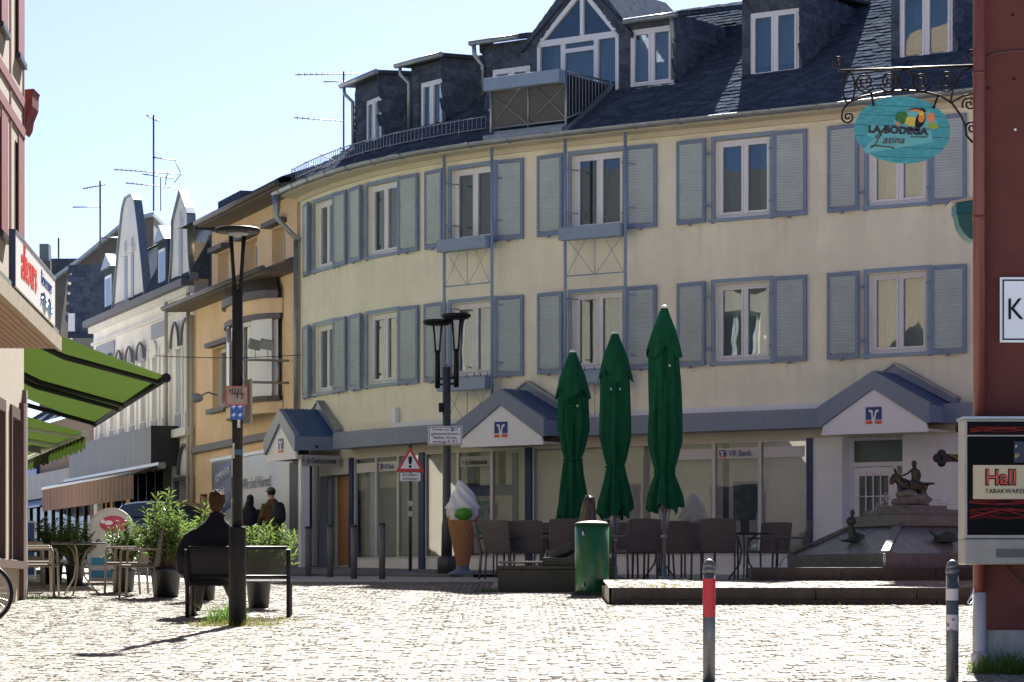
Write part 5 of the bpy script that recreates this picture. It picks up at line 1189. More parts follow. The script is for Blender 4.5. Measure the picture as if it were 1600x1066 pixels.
for sx, sz in ((-.035,.045),(.035,.045),(-.035,-.045),(.035,-.045)): f = MB(); f.box(sx-.022, sx+.022, -.084, -.0805, zb_+sz-.004, zb_+sz+.004); f.box(sx-.004, sx+.004, -.084, -.0805, zb_+sz-.02, zb_+sz+.018); f.box(sx+.008, sx+.022, -.084, -.0805, zb_+sz+.012, zb_+sz+.018); f.build('pictogram', WHITEP, lamp)
f = MB(); f.M = Rz(R(-68)); f.box(-.08, .18, .10, .115, hy-.3, hy+.18); f.build('side_sign', mat('sign_back_grey', (.26,.25,.23), .6, var=.1), lamp)
for px, y0, y1, a in ((366, 692, 716, -40), (365, 706, 745, -70), (371, 655, 668, 20)): 
    f = MB(); f.M = Rz(R(a)); z0, z1 = [EYE + (920-y)*31.3/4500 - p0.z for y in (y1, y0)]; f.box(-.016, .016, -.0615, -.0595, z0, z1); f.build('sticker', mat('torn_sticker', (.5,.48,.45), .7, var=.3, vs=30), lamp)
f = MB(); f.lathe([(.0605, 1.86),(.0605, 1.92)], 14, caps=False); f.build('blue_tape', mat('blue_tape', (.03,.10,.16), .5), lamp)
f = MB(); f.tube([(-.06, 0, 3.08), (-.09, 0, 3.1), (-.09, 0, 3.24)], .03, 6); f.build('sensor', mat('sensor_grey', (.2,.2,.2), .5), lamp)
p1 = G(698, 51.2)
dl = thing('street_lamp', 'twin-headed grey street lamp carrying the parking notice before the bank', 'street lamp', p1)
GP_ = mat('grey_lamp_post', (.055,.057,.06), .45, var=.15, vs=9)
f = MB(); f.lathe([(.17,-.02),(.17,.32),(.13,.36)], 16); f.lathe([(.10,.3),(.09,.9),(.075,1.0),(.07,3.72)], 14); f.build('post', GP_, dl)
for x, y, zt_ in ((-.17, .25, 4.58), (.17, -.05, 4.66)):
    f = MB(); f.lathe([(.045,3.36),(.048,3.6),(.045,3.96),(.04,4.04)], 12, (x, y, 0)); f.tube([(x*.4, y*.3, 3.52), (x, y, 3.52)], .02, 6); f.tube([(x*.4, y*.3, 3.42), (x, y, 3.42)], .02, 6); h_ = f.build('head', BLACK, dl)
    f = MB()
    for s in (-1, 1): f.tube([(x+s*.035, y, 4.0), (x+s*.05, y, 4.25), (x+s*.075, y, zt_-.06)], [.02,.018,.022], 6)
    f.build('head_arms', BLACK, h_)
    f = MB(); f.lathe([(.20,zt_-.09),(.26,zt_-.05),(.265,zt_-.02),(.24,zt_),(.1,zt_+.015)], 26, (x, y, 0)); f.build('disc_head', BLACK, h_)
f = MB(); f.box(-.14, -.06, -.08, .06, 2.92, 3.08); f.build('camera_box', BLACK, dl)
pk = thing('parking_sign', 'white parking time sign fixed to the twin-headed lamp', 'sign', p1 + Vector((-.02, -.1, 0)))
zs = EYE + (920-681)*51.1/4500 - p1.z
f = MB(); f.box(-.31, .30, -.03, -.015, zs-.17, zs+.17); f.build('plate', WHITEP, pk, bevel=.004)
f = MB(); [f.box(*q) for q in ((-.295,.285,-.033,-.0305,zs+.145,zs+.157), (-.295,.285,-.033,-.0305,zs-.157,zs-.145), (-.295,-.283,-.033,-.0305,zs-.145,zs+.145), (.273,.285,-.033,-.0305,zs-.145,zs+.145))]; f.build('border', BLACK, pk)
for s, z in (('Parken mit     in', .085), ('gekennzeichneten', .012), ('Flächen 30 min.', -.058), ('werklags 8-18 h'.replace('klags','ktags'), -.128)): text('lettering', s, .075, BLACK, pk, Matrix.Translation((-.005, -.034, zs+z)) @ Matrix.Rotation(R(90), 4, 'X'), rel=False, sx=.92)
f = MB(); f.box(.10, .15, -.0345, -.0315, zs+.075, zs+.14); f.build('disc_symbol', mat('sign_lightblue2', (.05,.2,.5), .4), pk)
# ------------------------------------------------------------------ warning sign on its pole
p2 = G(641, 53.6)
ws = thing('warning_sign', 'red triangle warning sign with exclamation mark on a slim pole', 'road sign', p2)
zs = lambda y: EYE + (920-y)*53.6/4500 - p2.z
f = MB(); f.tube([(0,.03,0), (0,.03,zs(694))], .032, 8); f.build('pole', GP_, ws)
def tri(s, z0, y): return [(-s/2, y, z0), (s/2, y, z0), (0, y, z0 + s*.87)]
f = MB(); f.prism(tri(.54, zs(738), -.03), (0, .02, 0)); f.build('triangle', mat('sign_red_film', (.55,.03,.035), .4), ws, bevel=.006)
f = MB(); f.prism(tri(.36, zs(738)+.065, -.034), (0, .003, 0)); f.build('triangle_face', WHITEP, ws)
f = MB(); f.prism([(-.026,-.038,zs(738)+.15),(.026,-.038,zs(738)+.15),(.036,-.038,zs(738)+.29),(-.036,-.038,zs(738)+.29)], (0,.003,0)); f.M = Matrix.Translation((0, -.038, zs(738)+.105)) @ Matrix.Rotation(R(90), 4, 'X'); f.lathe([(.028, -.002),(.028, .002)], 12); f.build('exclamation_mark', BLACK, ws)
f = MB(); f.box(-.19, .19, -.028, -.014, zs(752), zs(738)-.01); f.build('plate', WHITEP, ws)
for s, z in (('Straßen-', zs(744)), ('schäden', zs(750.5))): text('lettering', s, .085, BLACK, ws, Matrix.Translation((0, -.031, z)) @ Matrix.Rotation(R(90), 4, 'X'), rel=False)
for y in (787, 803): f = MB(); f.box(-.05, .05, -.012, .0, zs(y)-.05, zs(y)+.05); f.build('sticker', mat('torn_sticker', (.5,.48,.45), .7, var=.3, vs=30), ws)
# ------------------------------------------------------------------ bollards
BOL = mat('grey_bollard', (.12,.122,.125), .5, var=.15, vs=8)
pos = [(481.5, 51, .84, 'slim grey bollard nearest the cash machine sign pillar'), (516, 50.2, .88, 'pale-worn grey bollard in front of the brown bank door'), (553, 48.6, .87, 'grey bollard before the blue column right of the door'), (597, 48.3, .90, 'grey bollard left of the warning sign')]
for px, Y, h_, lab in pos:
    b = thing('bollard', lab, 'bollard', G(px, Y) + Vector((0,0,.04)), 0, 'bollards along the bank pavement')
    f = MB(); f.lathe([(.055,-.05),(.055,h_-.03)], 14); f.build('shaft', BOL, b)
    f = MB(); f.lathe([(.06,h_-.03),(.063,h_-.02),(.058,h_),(.02,h_+.012)], 14); f.build('cap', DARKM, b)
def wear_mat(name, cols, edges):
    m = bpy.data.materials.new(name); m.use_nodes = True; nt = m.node_tree; b = nt.nodes['Principled BSDF']; b.inputs['Roughness'].default_value = .5; N = nt.nodes.new; Lk = nt.links.new
    tc = N('ShaderNodeTexCoord'); v = N('ShaderNodeTexNoise'); v.inputs['Scale'].default_value = 13; v.inputs['Detail'].default_value = 5; Lk(tc.outputs['Object'], v.inputs['Vector'])
    r = N('ShaderNodeMapRange'); r.inputs[1].default_value = edges[0]; r.inputs[2].default_value = edges[1]; Lk(v.outputs[0], r.inputs[0])
    mc = N('ShaderNodeMix'); mc.data_type = 'RGBA'; Lk(r.outputs[0], mc.inputs['Factor']); mc.inputs['A'].default_value = (*cols[0], 1); mc.inputs['B'].default_value = (*cols[1], 1); Lk(mc.outputs['Result'], b.inputs['Base Color'])
    return m
RB = wear_mat('scraped_red', [(.42,.012,.02), (.14,.14,.13)], (.60,.63)); GB = mat('steel_bollard', (.11,.115,.12), .42, metal=.4, var=.25, vs=10, dirt=.2)
WB_ = wear_mat('peeling_white', [(.52,.44,.42), (.12,.12,.12)], (.60,.62))
for px, Y, kind, lab in ((1108, 22.45, 0, 'steel bollard with a scraped red sleeve in the foreground'), (1488, 22.2, 1, 'steel bollard with peeling white bands beside the red wall')):
    b = thing('bollard', lab, 'bollard', G(px, Y), 0, 'foreground steel bollards')
    f = MB(); f.lathe([(.049,-.05),(.049,.845)], 20); f.build('shaft', GB, b)
    f = MB(); f.lathe([(.049,.846),(.054,.852),(.054,.878),(.049,.885)], 20); f.build('collar', GB, b)
    f = MB(); f.lathe([(.049,.886),(.047,.91),(.036,.935),(.018,.95),(.003,.954)], 20); f.build('dome_cap', GB, b)
    for z0, z1 in ([(.50,.80)] if kind == 0 else [(.64,.73),(.41,.53)]):
        f = MB(); f.lathe([(.0503,z0),(.0503,z1)], 20, caps=False); f.build('sleeve', WB_ if kind else RB, b)
# ------------------------------------------------------------------ bench with seated person
bp = G(372, 33.3)
bench = thing('park_bench', 'black perforated steel bench seen from behind, person on its left half', 'bench', bp)
def perf_mat():
    m = mat('perforated_steel', (.014,.013,.016), .4); nt = m.node_tree; N = nt.nodes.new; Lk = nt.links.new; b = nt.nodes['Principled BSDF']
    tc = N('ShaderNodeTexCoord'); mp = N('ShaderNodeMapping'); mp.inputs['Rotation'].default_value = (0, R(45), 0); mp.inputs['Scale'].default_value = (48, 48, 48); Lk(tc.outputs['UV'], mp.inputs[0]); mp.inputs['Rotation'].default_value = (0, 0, R(45))
    fr = N('ShaderNodeVectorMath'); fr.operation = 'FRACTION'; Lk(mp.outputs[0], fr.inputs[0]); sb = N('ShaderNodeVectorMath'); sb.operation = 'SUBTRACT'; sb.inputs[1].default_value = (.5,.5,0); Lk(fr.outputs[0], sb.inputs[0])
    sx = N('ShaderNodeSeparateXYZ'); Lk(sb.outputs[0], sx.inputs[0]); cx = N('ShaderNodeCombineXYZ'); Lk(sx.outputs[0], cx.inputs[0]); Lk(sx.outputs[1], cx.inputs[1])
    ln = N('ShaderNodeVectorMath'); ln.operation = 'LENGTH'; Lk(cx.outputs[0], ln.inputs[0]); gt_ = N('ShaderNodeMath'); gt_.operation = 'GREATER_THAN'; gt_.inputs[1].default_value = .33; Lk(ln.outputs['Value'], gt_.inputs[0]); Lk(gt_.outputs[0], b.inputs['Alpha'])
    return m
PERF = perf_mat()
def perf_sheet(name, path, x0, x1, par):
    me = bpy.data.meshes.new(name); bm = bmesh.new(); uvl = bm.loops.layers.uv.new('UV'); n = 6; acc = [0]
    for a, b in zip(path, path[1:]): acc.append(acc[-1] + math.dist(a, b))
    V = [[bm.verts.new((x0 + (x1-x0)*i/n, y, z)) for y, z in path] for i in range(n+1)]
    for i in range(n):
        for j in range(len(path)-1):
            fc = bm.faces.new((V[i][j], V[i+1][j], V[i+1][j+1], V[i][j+1])); fc.smooth = True
            for lp, (a, b) in zip(fc.loops, ((i,j),(i+1,j),(i+1,j+1),(i,j+1))): lp[uvl].uv = ((x1-x0)*a/n, acc[b])
    bm.to_mesh(me); bm.free(); me.materials.append(PERF); return obj(name, me, None, par)
BW = .585
perf_sheet('backrest', [(-.06,.80),(-.045,.79),(-.02,.74),(.02,.60),(.05,.50)], -BW+.03, BW-.03, bench)
perf_sheet('seat', [(.06,.475),(.09,.44),(.16,.425),(.30,.43),(.44,.445),(.48,.43),(.485,.40)], -BW+.03, BW-.03, bench)
f = MB(); f.tube([(-BW+.02,-.06,.805),(BW-.02,-.06,.805)], .022, 8); f.tube([(-BW+.02,.055,.475),(BW-.02,.055,.475)], .018, 8); f.build('rail', BLACK, bench)
for s in (-1, 1):
    f = MB(); f.tube([(s*BW,-.02,0),(s*BW,-.01,.42),(s*BW,-.03,.6),(s*BW,-.06,.79)], .026, 8); f.build('rear_leg', BLACK, bench)
    f = MB(); f.tube([(s*BW*.97,.44,0),(s*BW*.97,.44,.40),(s*BW*.97,.40,.42),(s*BW,.0,.42)], .026, 8); f.build('front_leg', BLACK, bench)
COAT = mat('black_coat', (.011,.011,.015), .9, var=.2, vs=6, bump=.5, bs=14, spec=.1)
SKIN = mat('skin', (.50,.27,.19), .55, var=.06); HAIRB = mat('brown_hair', (.05,.03,.018), .8, spec=.08, var=.4, vs=30, bump=.8, bs=60, stretch=(1,1,.4)); TROU = mat('dark_trousers', (.03,.022,.018), .85, var=.2)
sp = G(325, 33.55)
man = thing('person', 'seated person in black coat seen from behind on the bench', 'person', sp + Vector((0,0,0)))
f = MB(); loft(f, [(0,.0,.40,.24,.16),(0,-.01,.52,.27,.17),(.01,-.01,.72,.26,.16),(.03,-.01,.88,.25,.145),(.06,-.01,.97,.22,.13),(.085,-.005,1.05,.16,.10),(.095,0,1.11,.09,.08),(.098,.005,1.17,.066,.07)])
f.tube([(-.11,0,.96),(-.20,.0,.89),(-.27,.02,.74),(-.28,.14,.56),(-.15,.38,.52)], [.07,.08,.08,.07,.045], 12); f.tube([(.27,0,.96),(.33,0,.89),(.36,.03,.74),(.34,.15,.58),(.15,.38,.54)], [.07,.08,.08,.07,.045], 12)
f.tube([(-.14,.08,.47),(-.17,.50,.50),(-.20,.52,.12),(-.21,.50,.08)], [.10,.07,.05,.045], 12); f.tube([(.12,.08,.47),(.16,.50,.50),(.32,.52,.12),(.33,.50,.08)], [.10,.07,.05,.045], 12)
f.tube([(.095,.005,1.16),(.10,.02,1.28)], [.06,.058], 12)
f.ellipsoid((.105,.03,1.335), .082, .10, .115); f.ellipsoid((.19,.03,1.32), .012, .022, .032)
f.ellipsoid((.022,.03,1.32), .012, .022, .032); f.ellipsoid((.11,.135,1.315), .014, .025, .022)
body = skin(f, 'body', [SKIN], man, voxel=.016, smooth=8)
f = MB(); loft(f, [(0,.0,.36,.27,.185),(0,-.01,.52,.30,.195),(.01,-.012,.72,.285,.185),(.03,-.012,.88,.275,.17),(.06,-.012,.98,.25,.155),(.085,-.008,1.06,.195,.13),(.095,0,1.12,.125,.105),(.098,.0,1.17,.086,.09),(.10,.0,1.205,.08,.086)])
f.tube([(-.11,0,.97),(-.20,.0,.90),(-.275,.02,.74),(-.29,.14,.56),(-.2,.34,.52)], [.085,.10,.105,.095,.072], 12); f.tube([(.27,0,.97),(.33,0,.90),(.37,.03,.74),(.35,.15,.58),(.2,.34,.54)], [.085,.10,.10,.09,.068], 12)
skin(f, 'coat', COAT, man, voxel=.018, smooth=6)
f = MB(); f.tube([(.03,-.065,1.195),(.095,-.095,1.205),(.165,-.06,1.195),(.19,.01,1.185)], .018, 6); f.build('collar', COAT, man)
f = MB(); f.tube([(-.14,.08,.47),(-.17,.50,.50),(-.20,.52,.12),(-.21,.50,.08)], [.125,.10,.08,.075], 12); f.tube([(.12,.08,.47),(.16,.50,.50),(.32,.52,.12),(.33,.50,.08)], [.125,.10,.08,.075], 12); skin(f, 'trousers', TROU, man, voxel=.02, smooth=4)
f = MB(); f.ellipsoid((.105,.012,1.365), .102, .112, .11); f.ellipsoid((.105,-.055,1.30), .085, .055, .09)
for i in range(40): a, q = rnd.uniform(0, 6.28), rnd.uniform(.2,1); f.ellipsoid((.105+.088*q*math.cos(a), .012+.095*q*math.sin(a), 1.37+.098*math.sqrt(1-q*q*.9)), .020, .020, .022, 8, 5)
skin(f, 'hair', HAIRB, man, voxel=.009, smooth=1)
SHOE = mat('grey_shoe', (.22,.22,.23), .6, var=.2)
for x, y in ((-.235,.42), (.34,.40)):
    f = MB(); f.M = Matrix.Translation((x, y, .045)); f.ellipsoid((0,.09,0), .05, .13, .05); f.ellipsoid((0,-.02,.03), .048, .07, .06); f.box(-.045,.045,-.08,.2,-.045,-.015); skin(f, 'shoe', SHOE, man, voxel=.012, smooth=4)
# ------------------------------------------------------------------ two people at the hoarding
def standing(px, Y, H, lab, coat, hair, facing, pack=False, long_hair=False, cap=False, bend=.06):
    s = H/1.75; t = thing('person', lab, 'person', G(px, Y), facing); k = lambda *a: tuple(x*s for x in a)
    f = MB(); f.v = []
    def T(pts, rs, n=10): f.tube([k(*p) for p in pts], [r*s for r in rs], n)
    for sx in (-1, 1):
        T([(sx*.10,0,.92),(sx*.11,.02,.5),(sx*.11,-.02,.08)], [.10,.075,.055]); f.M = None; f.ellipsoid(k(sx*.11,.06,.045), .05*s, .13*s, .045*s)
        T([(sx*.19,bend*.6,1.42),(sx*.25,.06,1.15),(sx*.20,.28,1.02),(sx*.14,.36,1.04)], [.07,.06,.045,.038]); f.ellipsoid(k(sx*.13,.40,1.04), .035*s, .05*s, .03*s)
    loft(f, [k(0,0,.85,.18,.13), k(0,0,1.0,.18,.13), k(0,bend*.3,1.2,.19,.13), k(0,bend*.6,1.38,.21,.125), k(0,bend*.8,1.46,.12,.09), k(0,bend,1.52,.06,.06)])
    T([(0,bend,1.48),(0,bend*1.4,1.58)], [.055,.052]); f.ellipsoid(k(0,bend*2,1.65), .078*s, .098*s, .115*s); f.ellipsoid(k(0,bend*2+.10,1.635), .015*s,.025*s,.022*s)
    skin(f, 'body', [SKIN], t, voxel=.02, smooth=6)
    f = MB(); loft(f, [k(0,0,.80,.205,.155), k(0,0,1.0,.20,.15), k(0,bend*.3,1.2,.21,.15), k(0,bend*.6,1.38,.225,.14), k(0,bend*.8,1.47,.13,.105), k(0,bend,1.53,.075,.075)])
    for sx in (-1, 1): f.tube([k(*p) for p in [(sx*.19,bend*.6,1.41),(sx*.255,.06,1.15),(sx*.20,.28,1.02)]], [.085*s,.075*s,.058*s], 10)
    skin(f, 'jacket', coat, t, voxel=.02, smooth=5)
    f = MB()
    for sx in (-1, 1): f.tube([k(*p) for p in [(sx*.10,0,.93),(sx*.11,.02,.5),(sx*.11,-.02,.1)]], [.115*s,.09*s,.075*s], 10)
    skin(f, 'trousers', TROU, t, voxel=.02, smooth=4)
    f = MB(); f.ellipsoid(k(0,bend*2-.012,1.68), .09*s, .108*s, .105*s)
    if long_hair: loft(f, [k(0,-.06,1.30,.13,.05), k(0,-.05,1.45,.125,.08), k(0,bend*2-.03,1.62,.10,.10)])
    skin(f, 'hair', hair, t, voxel=.015, smooth=4)
    if cap:
        f = MB(); f.ellipsoid(k(0,bend*2,1.705), .097*s, .112*s, .085*s); f.box(-.07*s, .07*s, (bend*2+.05)*s, (bend*2+.19)*s, 1.69*s, 1.705*s); skin(f, 'cap', mat('grey_cap', (.10,.11,.12), .8), t, voxel=.014, smooth=2)
    if pack:
        f = MB(); loft(f, [k(0,-.19,.98,.13,.09), k(0,-.21,1.1,.165,.13), k(0,-.20,1.3,.16,.12), k(0,-.16,1.45,.11,.08)]); skin(f, 'backpack', mat('charcoal_backpack', (.022,.022,.028), .7, var=.2), t, voxel=.018, smooth=4)
    return t
standing(428, 59.2, 1.66, 'standing person with olive jacket, grey cap and dark backpack', mat('olive_jacket', (.13,.075,.02), .85, var=.15), HAIRB, R(35), True, cap=True)
standing(389, 59.6, 1.52, 'standing person with long dark hair and navy coat', mat('navy_coat', (.008,.009,.02), .8), mat('black_hair', (.006,.006,.008), .5), R(-10), long_hair=True)
# ------------------------------------------------------------------ oleanders in black pots
LEAF = fabric_mat('oleander_leaf', (.10,.155,.035), .5, .35, var=.3); MATS['oleander_leaf'].node_tree.nodes['Principled BSDF'].inputs['Specular IOR Level'].default_value = .6
LEAFD = fabric_mat('laurel_leaf', (.07,.115,.025), .45, .35, var=.3); MATS['laurel_leaf'].node_tree.nodes['Principled BSDF'].inputs['Specular IOR Level'].default_value = .6
POT = mat('black_plastic_pot', (.014,.015,.018), .5, var=.15); STEM = mat('stem', (.12,.09,.05), .8)
def potted(px, Y, rp, hp, spread, top, n, lab, leaf=LEAF, L=.13, W=.026, seed=0, off=0):
    t = thing('potted_shrub', lab, 'plant', G(px, Y)); r = random.Random(seed)
    f = MB(); f.lathe([(rp*.78,0),(rp*.97,hp*.86),(rp*1.04,hp*.87),(rp*1.04,hp),(rp*.97,hp),(rp*.95,hp*.9)], 24); f.build('pot', POT, t)
    f = MB(); f.lathe([(rp*.95, hp*.9),(.001, hp*.91)], 16, caps=False); f.build('soil', mat('soil', (.05,.035,.025), .95), t)
    st, lf = MB(), MB(); pts = []
    for i in range(n):
        a = r.uniform(0, 6.28); q = r.random()**.6; e = Vector((math.cos(a)*spread*q + off*r.random(), math.sin(a)*spread*q*.9, r.uniform(.55, 1)*top*(1-.25*q))); b = Vector((math.cos(a)*rp*.5*q, math.sin(a)*rp*.5*q, hp*.9)); m_ = b.lerp(e, .5) + Vector((0,0,.08))
        st.tube([b, m_, e], [.008,.006,.003], 4, caps=False)
        for j in range(24):
            u_ = .25 + .75*j/23; p = b.lerp(m_, u_*2) if u_ < .5 else m_.lerp(e, u_*2-1); aa = j*2.4 + a
            pts.append((p, Vector((math.cos(aa), math.sin(aa), .7))))
    leaf_cloud(lf, pts, L, W, r); st.build('stems', STEM, t); tag(lf.build('foliage', leaf, t), kind='stuff')
    return t
potted(259, 39.4, .215, .40, .46, 1.55, 60, 'tall oleander in black pot left of the bench', seed=1, L=.15)
potted(404, 36.0, .16, .38, .46, 1.18, 60, 'broad oleander in black pot behind the bench', seed=2, L=.14, off=.22)
potted(321, 38.4, .15, .38, .36, 1.35, 34, 'oleander in black pot just behind the seated person', seed=3, L=.15)
potted(193, 41.4, .175, .33, .34, 1.15, 60, 'bushy laurel in black pot before the oval board', LEAFD, .09, .035, 4)
potted(117, 43.8, .15, .34, .40, 1.12, 56, 'laurel in black pot behind the left cafe table', LEAFD, .10, .035, 5)
potted(83, 44.6, .16, .34, .42, 1.18, 56, 'leafy laurel in black pot beside the blue board', LEAFD, .11, .04, 6)
# ------------------------------------------------------------------ chairs and tables
def wicker_mat(name, c):
    m = mat(name, c, .65, var=.12, vs=20); nt = m.node_tree; N = nt.nodes.new; Lk = nt.links.new; b = nt.nodes['Principled BSDF']
    tc = N('ShaderNodeTexCoord'); wv = N('ShaderNodeTexWave'); wv.bands_direction = 'Z'; wv.inputs['Scale'].default_value = 11; wv.inputs['Distortion'].default_value = .6; Lk(tc.outputs['Object'], wv.inputs['Vector'])
    w2 = N('ShaderNodeTexWave'); w2.bands_direction = 'X'; w2.inputs['Scale'].default_value = 22; Lk(tc.outputs['Object'], w2.inputs['Vector'])
    ad = N('ShaderNodeMath'); ad.operation = 'ADD'; Lk(wv.outputs['Fac'], ad.inputs[0]); Lk(w2.outputs['Fac'], ad.inputs[1])
    bp_ = N('ShaderNodeBump'); bp_.inputs['Strength'].default_value = .9; bp_.inputs['Distance'].default_value = .01; Lk(ad.outputs[0], bp_.inputs['Height']); Lk(bp_.outputs[0], b.inputs['Normal'])
    old = b.inputs['Base Color'].links[0].from_socket; mr = N('ShaderNodeMapRange'); mr.inputs[3].default_value = .55; mr.inputs[4].default_value = 1.15; mr.inputs[2].default_value = 2; Lk(ad.outputs[0], mr.inputs[0]); sc_ = N('ShaderNodeVectorMath'); sc_.operation = 'SCALE'; Lk(old, sc_.inputs[0]); Lk(mr.outputs[0], sc_.inputs['Scale']); Lk(sc_.outputs[0], b.inputs['Base Color'])
    return m
WICK = wicker_mat('grey_brown_wicker', (.20,.18,.17)); WICKG = wicker_mat('greige_wicker', (.20,.165,.13)); FRM = mat('chair_frame', (.11,.10,.10), .4, metal=.4); FRMG = mat('greige_frame', (.22,.185,.15), .5)
def make_chair(wick, frm, name='wicker_chair', hb=.92):
    t = thing(name, 'x', 'chair')
    f = MB(); f.box(-.24,.24,-.22,.25,.41,.45); f.build('seat', wick, t, bevel=.015)
    f = MB(); f.grid(lambda a, b: (-.25+.5*a + (a-.5)*.03*b, -.225-.10*b - .03*math.sin(math.pi*a), .42 + (hb-.42)*b + .012*math.sin(math.pi*a)*b), 8, 6); f.grid(lambda a, b: (-.25+.5*a + (a-.5)*.03*b, -.255-.10*b - .03*math.sin(math.pi*a), .42 + (hb-.42)*b + .012*math.sin(math.pi*a)*b), 8, 6)
    f.tube([(-.25-.015*b, -.24-.10*b, .42+(hb-.42)*b) for b in (0,.5,1)], .017, 6); f.tube([(.25+.015*b, -.24-.10*b, .42+(hb-.42)*b) for b in (0,.5,1)], .017, 6); f.tube([(-.265+.53*a, -.34-.03*math.sin(math.pi*a), hb+.012*math.sin(math.pi*a)) for a in (0,.25,.5,.75,1)], .017, 6); f.build('backrest', wick, t)
    for s in (-1, 1):
        f = MB(); f.tube([(s*.25,-.24,.42),(s*.25,-.27,0)], .017, 6); f.build('rear_leg', frm, t)
        f = MB(); f.tube([(s*.27,.23,0),(s*.27,.21,.62),(s*.27,.18,.655)], .017, 6); f.build('front_leg', frm, t)
        f = MB(); f.box(s*.275-.025, s*.275+.025, -.29, .21, .645, .672); f.build('armrest', frm, t, bevel=.008)
    return t
def place_chair(proto, px, Y, rot, lab, group, zf=gz, z=None, dz=0):
    first = 'used' not in proto
    c = proto if first else copy_tree(proto)
    proto['used'] = 1
    x = (px-800)*Y/FPX; c.location = (x, Y, (zf(Y) if z is None else z) + dz); c.rotation_euler = (0, 0, R(rot)); c['label'] = lab; c['group'] = group
    return c
def table(px, Y, lab, zf=gz, r=.34, m=None, curved=False):
    t = thing('bistro_table', lab, 'table', ((px-800)*Y/FPX, Y, zf(Y)))
    f = MB(); f.lathe([(r,.715),(r+.004,.725),(r,.74)], 28); f.build('table_top', m or DARKM, t)
    for k in range(3):
        a = k*2.094 + .4; c, s = math.cos(a), math.sin(a)
        f = MB(); f.tube([(c*.22,s*.22,.715),(c*.10,s*.10,.62),(c*.05,s*.05,.45),(c*.09,s*.09,.25),(c*.30,s*.30,.0)], .014, 6); f.build('leg', FRMG if curved else FRM, t)
    return t
ch1 = make_chair(WICKG, FRMG, hb=.90)
G1 = 'wicker chairs of the left cafe'
for k, (px, Y, rot, lab) in enumerate(((218, 39.3, 88, 'greige cafe chair nearest the tall oleander, back to the right'), (196, 40.6, 84, 'greige cafe chair behind the nearest right-hand one'), (62, 39.6, -88, 'greige cafe chair at the wooden corner post, facing the table'),
        (56, 41.2, -84, 'second greige chair of the row behind the corner post'), (50, 42.6, -92, 'third greige chair of the row behind the corner post'), (44, 44.0, -86, 'fourth greige chair of the row, near the blue board'))): place_chair(ch1, px, Y, rot, lab, G1)
table(123, 40.0, 'dark round bistro table with curved legs between the left cafe chairs', r=.38, curved=True)
cu = MB()
cush = []
# ------------------------------------------------------------------ boards of the cafe
ab = G(174, 45.5)
od = thing('oval_ice_cream_board', 'arched white ice cream pavement board behind the potted laurels', 'board', ab)
arc = lambda rx, z0, h_, y: [(-rx, y, z0)] + [(-rx*math.cos(t), y, h_ + rx*1.0*math.sin(t)) for t in [math.pi*i/20 for i in range(21)]] + [(rx, y, z0)]
f = MB(); f.prism(arc(.36, .02, .83, -.03), (0, .06, 0)); f.build('board', mat('grey_plastic', (.50,.50,.47), .5), od)
f = MB(); f.prism(arc(.315, .08, .83, -.036), (0, .005, 0)); f.build('face', mat('board_face', (.55,.57,.55), .5, var=.1, vs=4), od)
f = MB(); f.M = Matrix.Translation((.04, -.04, .93)) @ Matrix.Rotation(R(90), 4, 'X'); f.lathe([(.22,-.002),(.22,.002)], 30, sy=.6); f.build('pink_badge', mat('pink_print', (.50,.06,.13), .5), od)
f = MB(); f.M = Matrix.Translation((-.04, -.044, .95)) @ Matrix.Rotation(R(90), 4, 'X'); f.lathe([(.07,-.001),(.07,.001)], 16, sy=.5); f.lathe([(.035,-.001),(.035,.001)], 12, (-.09,.02,0)); f.build('badge_print', WHITEP, od)
f = MB(); f.box(-.31,.31,-.045,-.038,.28,.40); f.box(-.31,.31,-.045,-.038,.09,.2); f.build('blue_band', mat('cyan_print', (.05,.28,.45), .5), od)
bb = thing('blue_menu_board', 'small blue pavement board in a white frame by the left wall', 'board', G(43, 46))
f = MB(); f.box(-.13,.13,-.02,.02,.05,.98); f.build('frame', WHITEP, bb); f = MB(); f.box(-.11,.11,-.025,-.021,.12,.95); f.build('face', mat('board_blue', (.05,.12,.35), .5), bb)
# ------------------------------------------------------------------ bicycle at the left edge
bk_ = G(-8, 31.8)
bi = thing('bicycle', 'bicycle leaning at the left edge, only its dark front wheel in view', 'bicycle', bk_, R(0))
def wheel(x):
    f = MB(); f.tube([(x+.325*math.cos(a), 0, .335+.325*math.sin(a)) for a in [2*math.pi*i/40 for i in range(40)]], .022, 8, closed=True); w_ = f.build('wheel', BLACK, bi)
    f = MB(); f.tube([(x+.30*math.cos(a), 0, .335+.30*math.sin(a)) for a in [2*math.pi*i/40 for i in range(40)]], .011, 6, closed=True)
    f.build('rim', STEEL, w_)
    f = MB()
    for i in range(24): a = 2*math.pi*i/24; f.tube([(x+.02*math.cos(a+1), .02*(-1)**i, .335+.02*math.sin(a+1)), (x+.30*math.cos(a), 0, .335+.30*math.sin(a))], .0016, 3, caps=False)
    f.build('spokes', STEEL, w_)
wheel(-.14); wheel(-1.2)
f = MB(); f.tube([(-.14,0,.335),(-.24,0,.66),(-.28,0,.95)], .018, 8); f.tube([(-.26,0,.80),(-.72,0,.35)], .02, 8); f.tube([(-.72,0,.35),(-.86,0,.85)], .018, 8); f.tube([(-.72,0,.35),(-1.2,0,.335)], .012, 6); f.tube([(-1.2,0,.335),(-.84,0,.78)], .01, 6); f.tube([(-.26,0,.86),(-.85,0,.8)], .018, 8); f.build('frame', BLACK, bi)
f = MB(); f.tube([(-.30,.28,1.02),(-.2,.22,1.05),(-.26,0,1.04),(-.2,-.22,1.05),(.02,-.30,1.16),(.06,-.32,1.20)], .013, 8); f.build('handlebar', BLACK, bi)
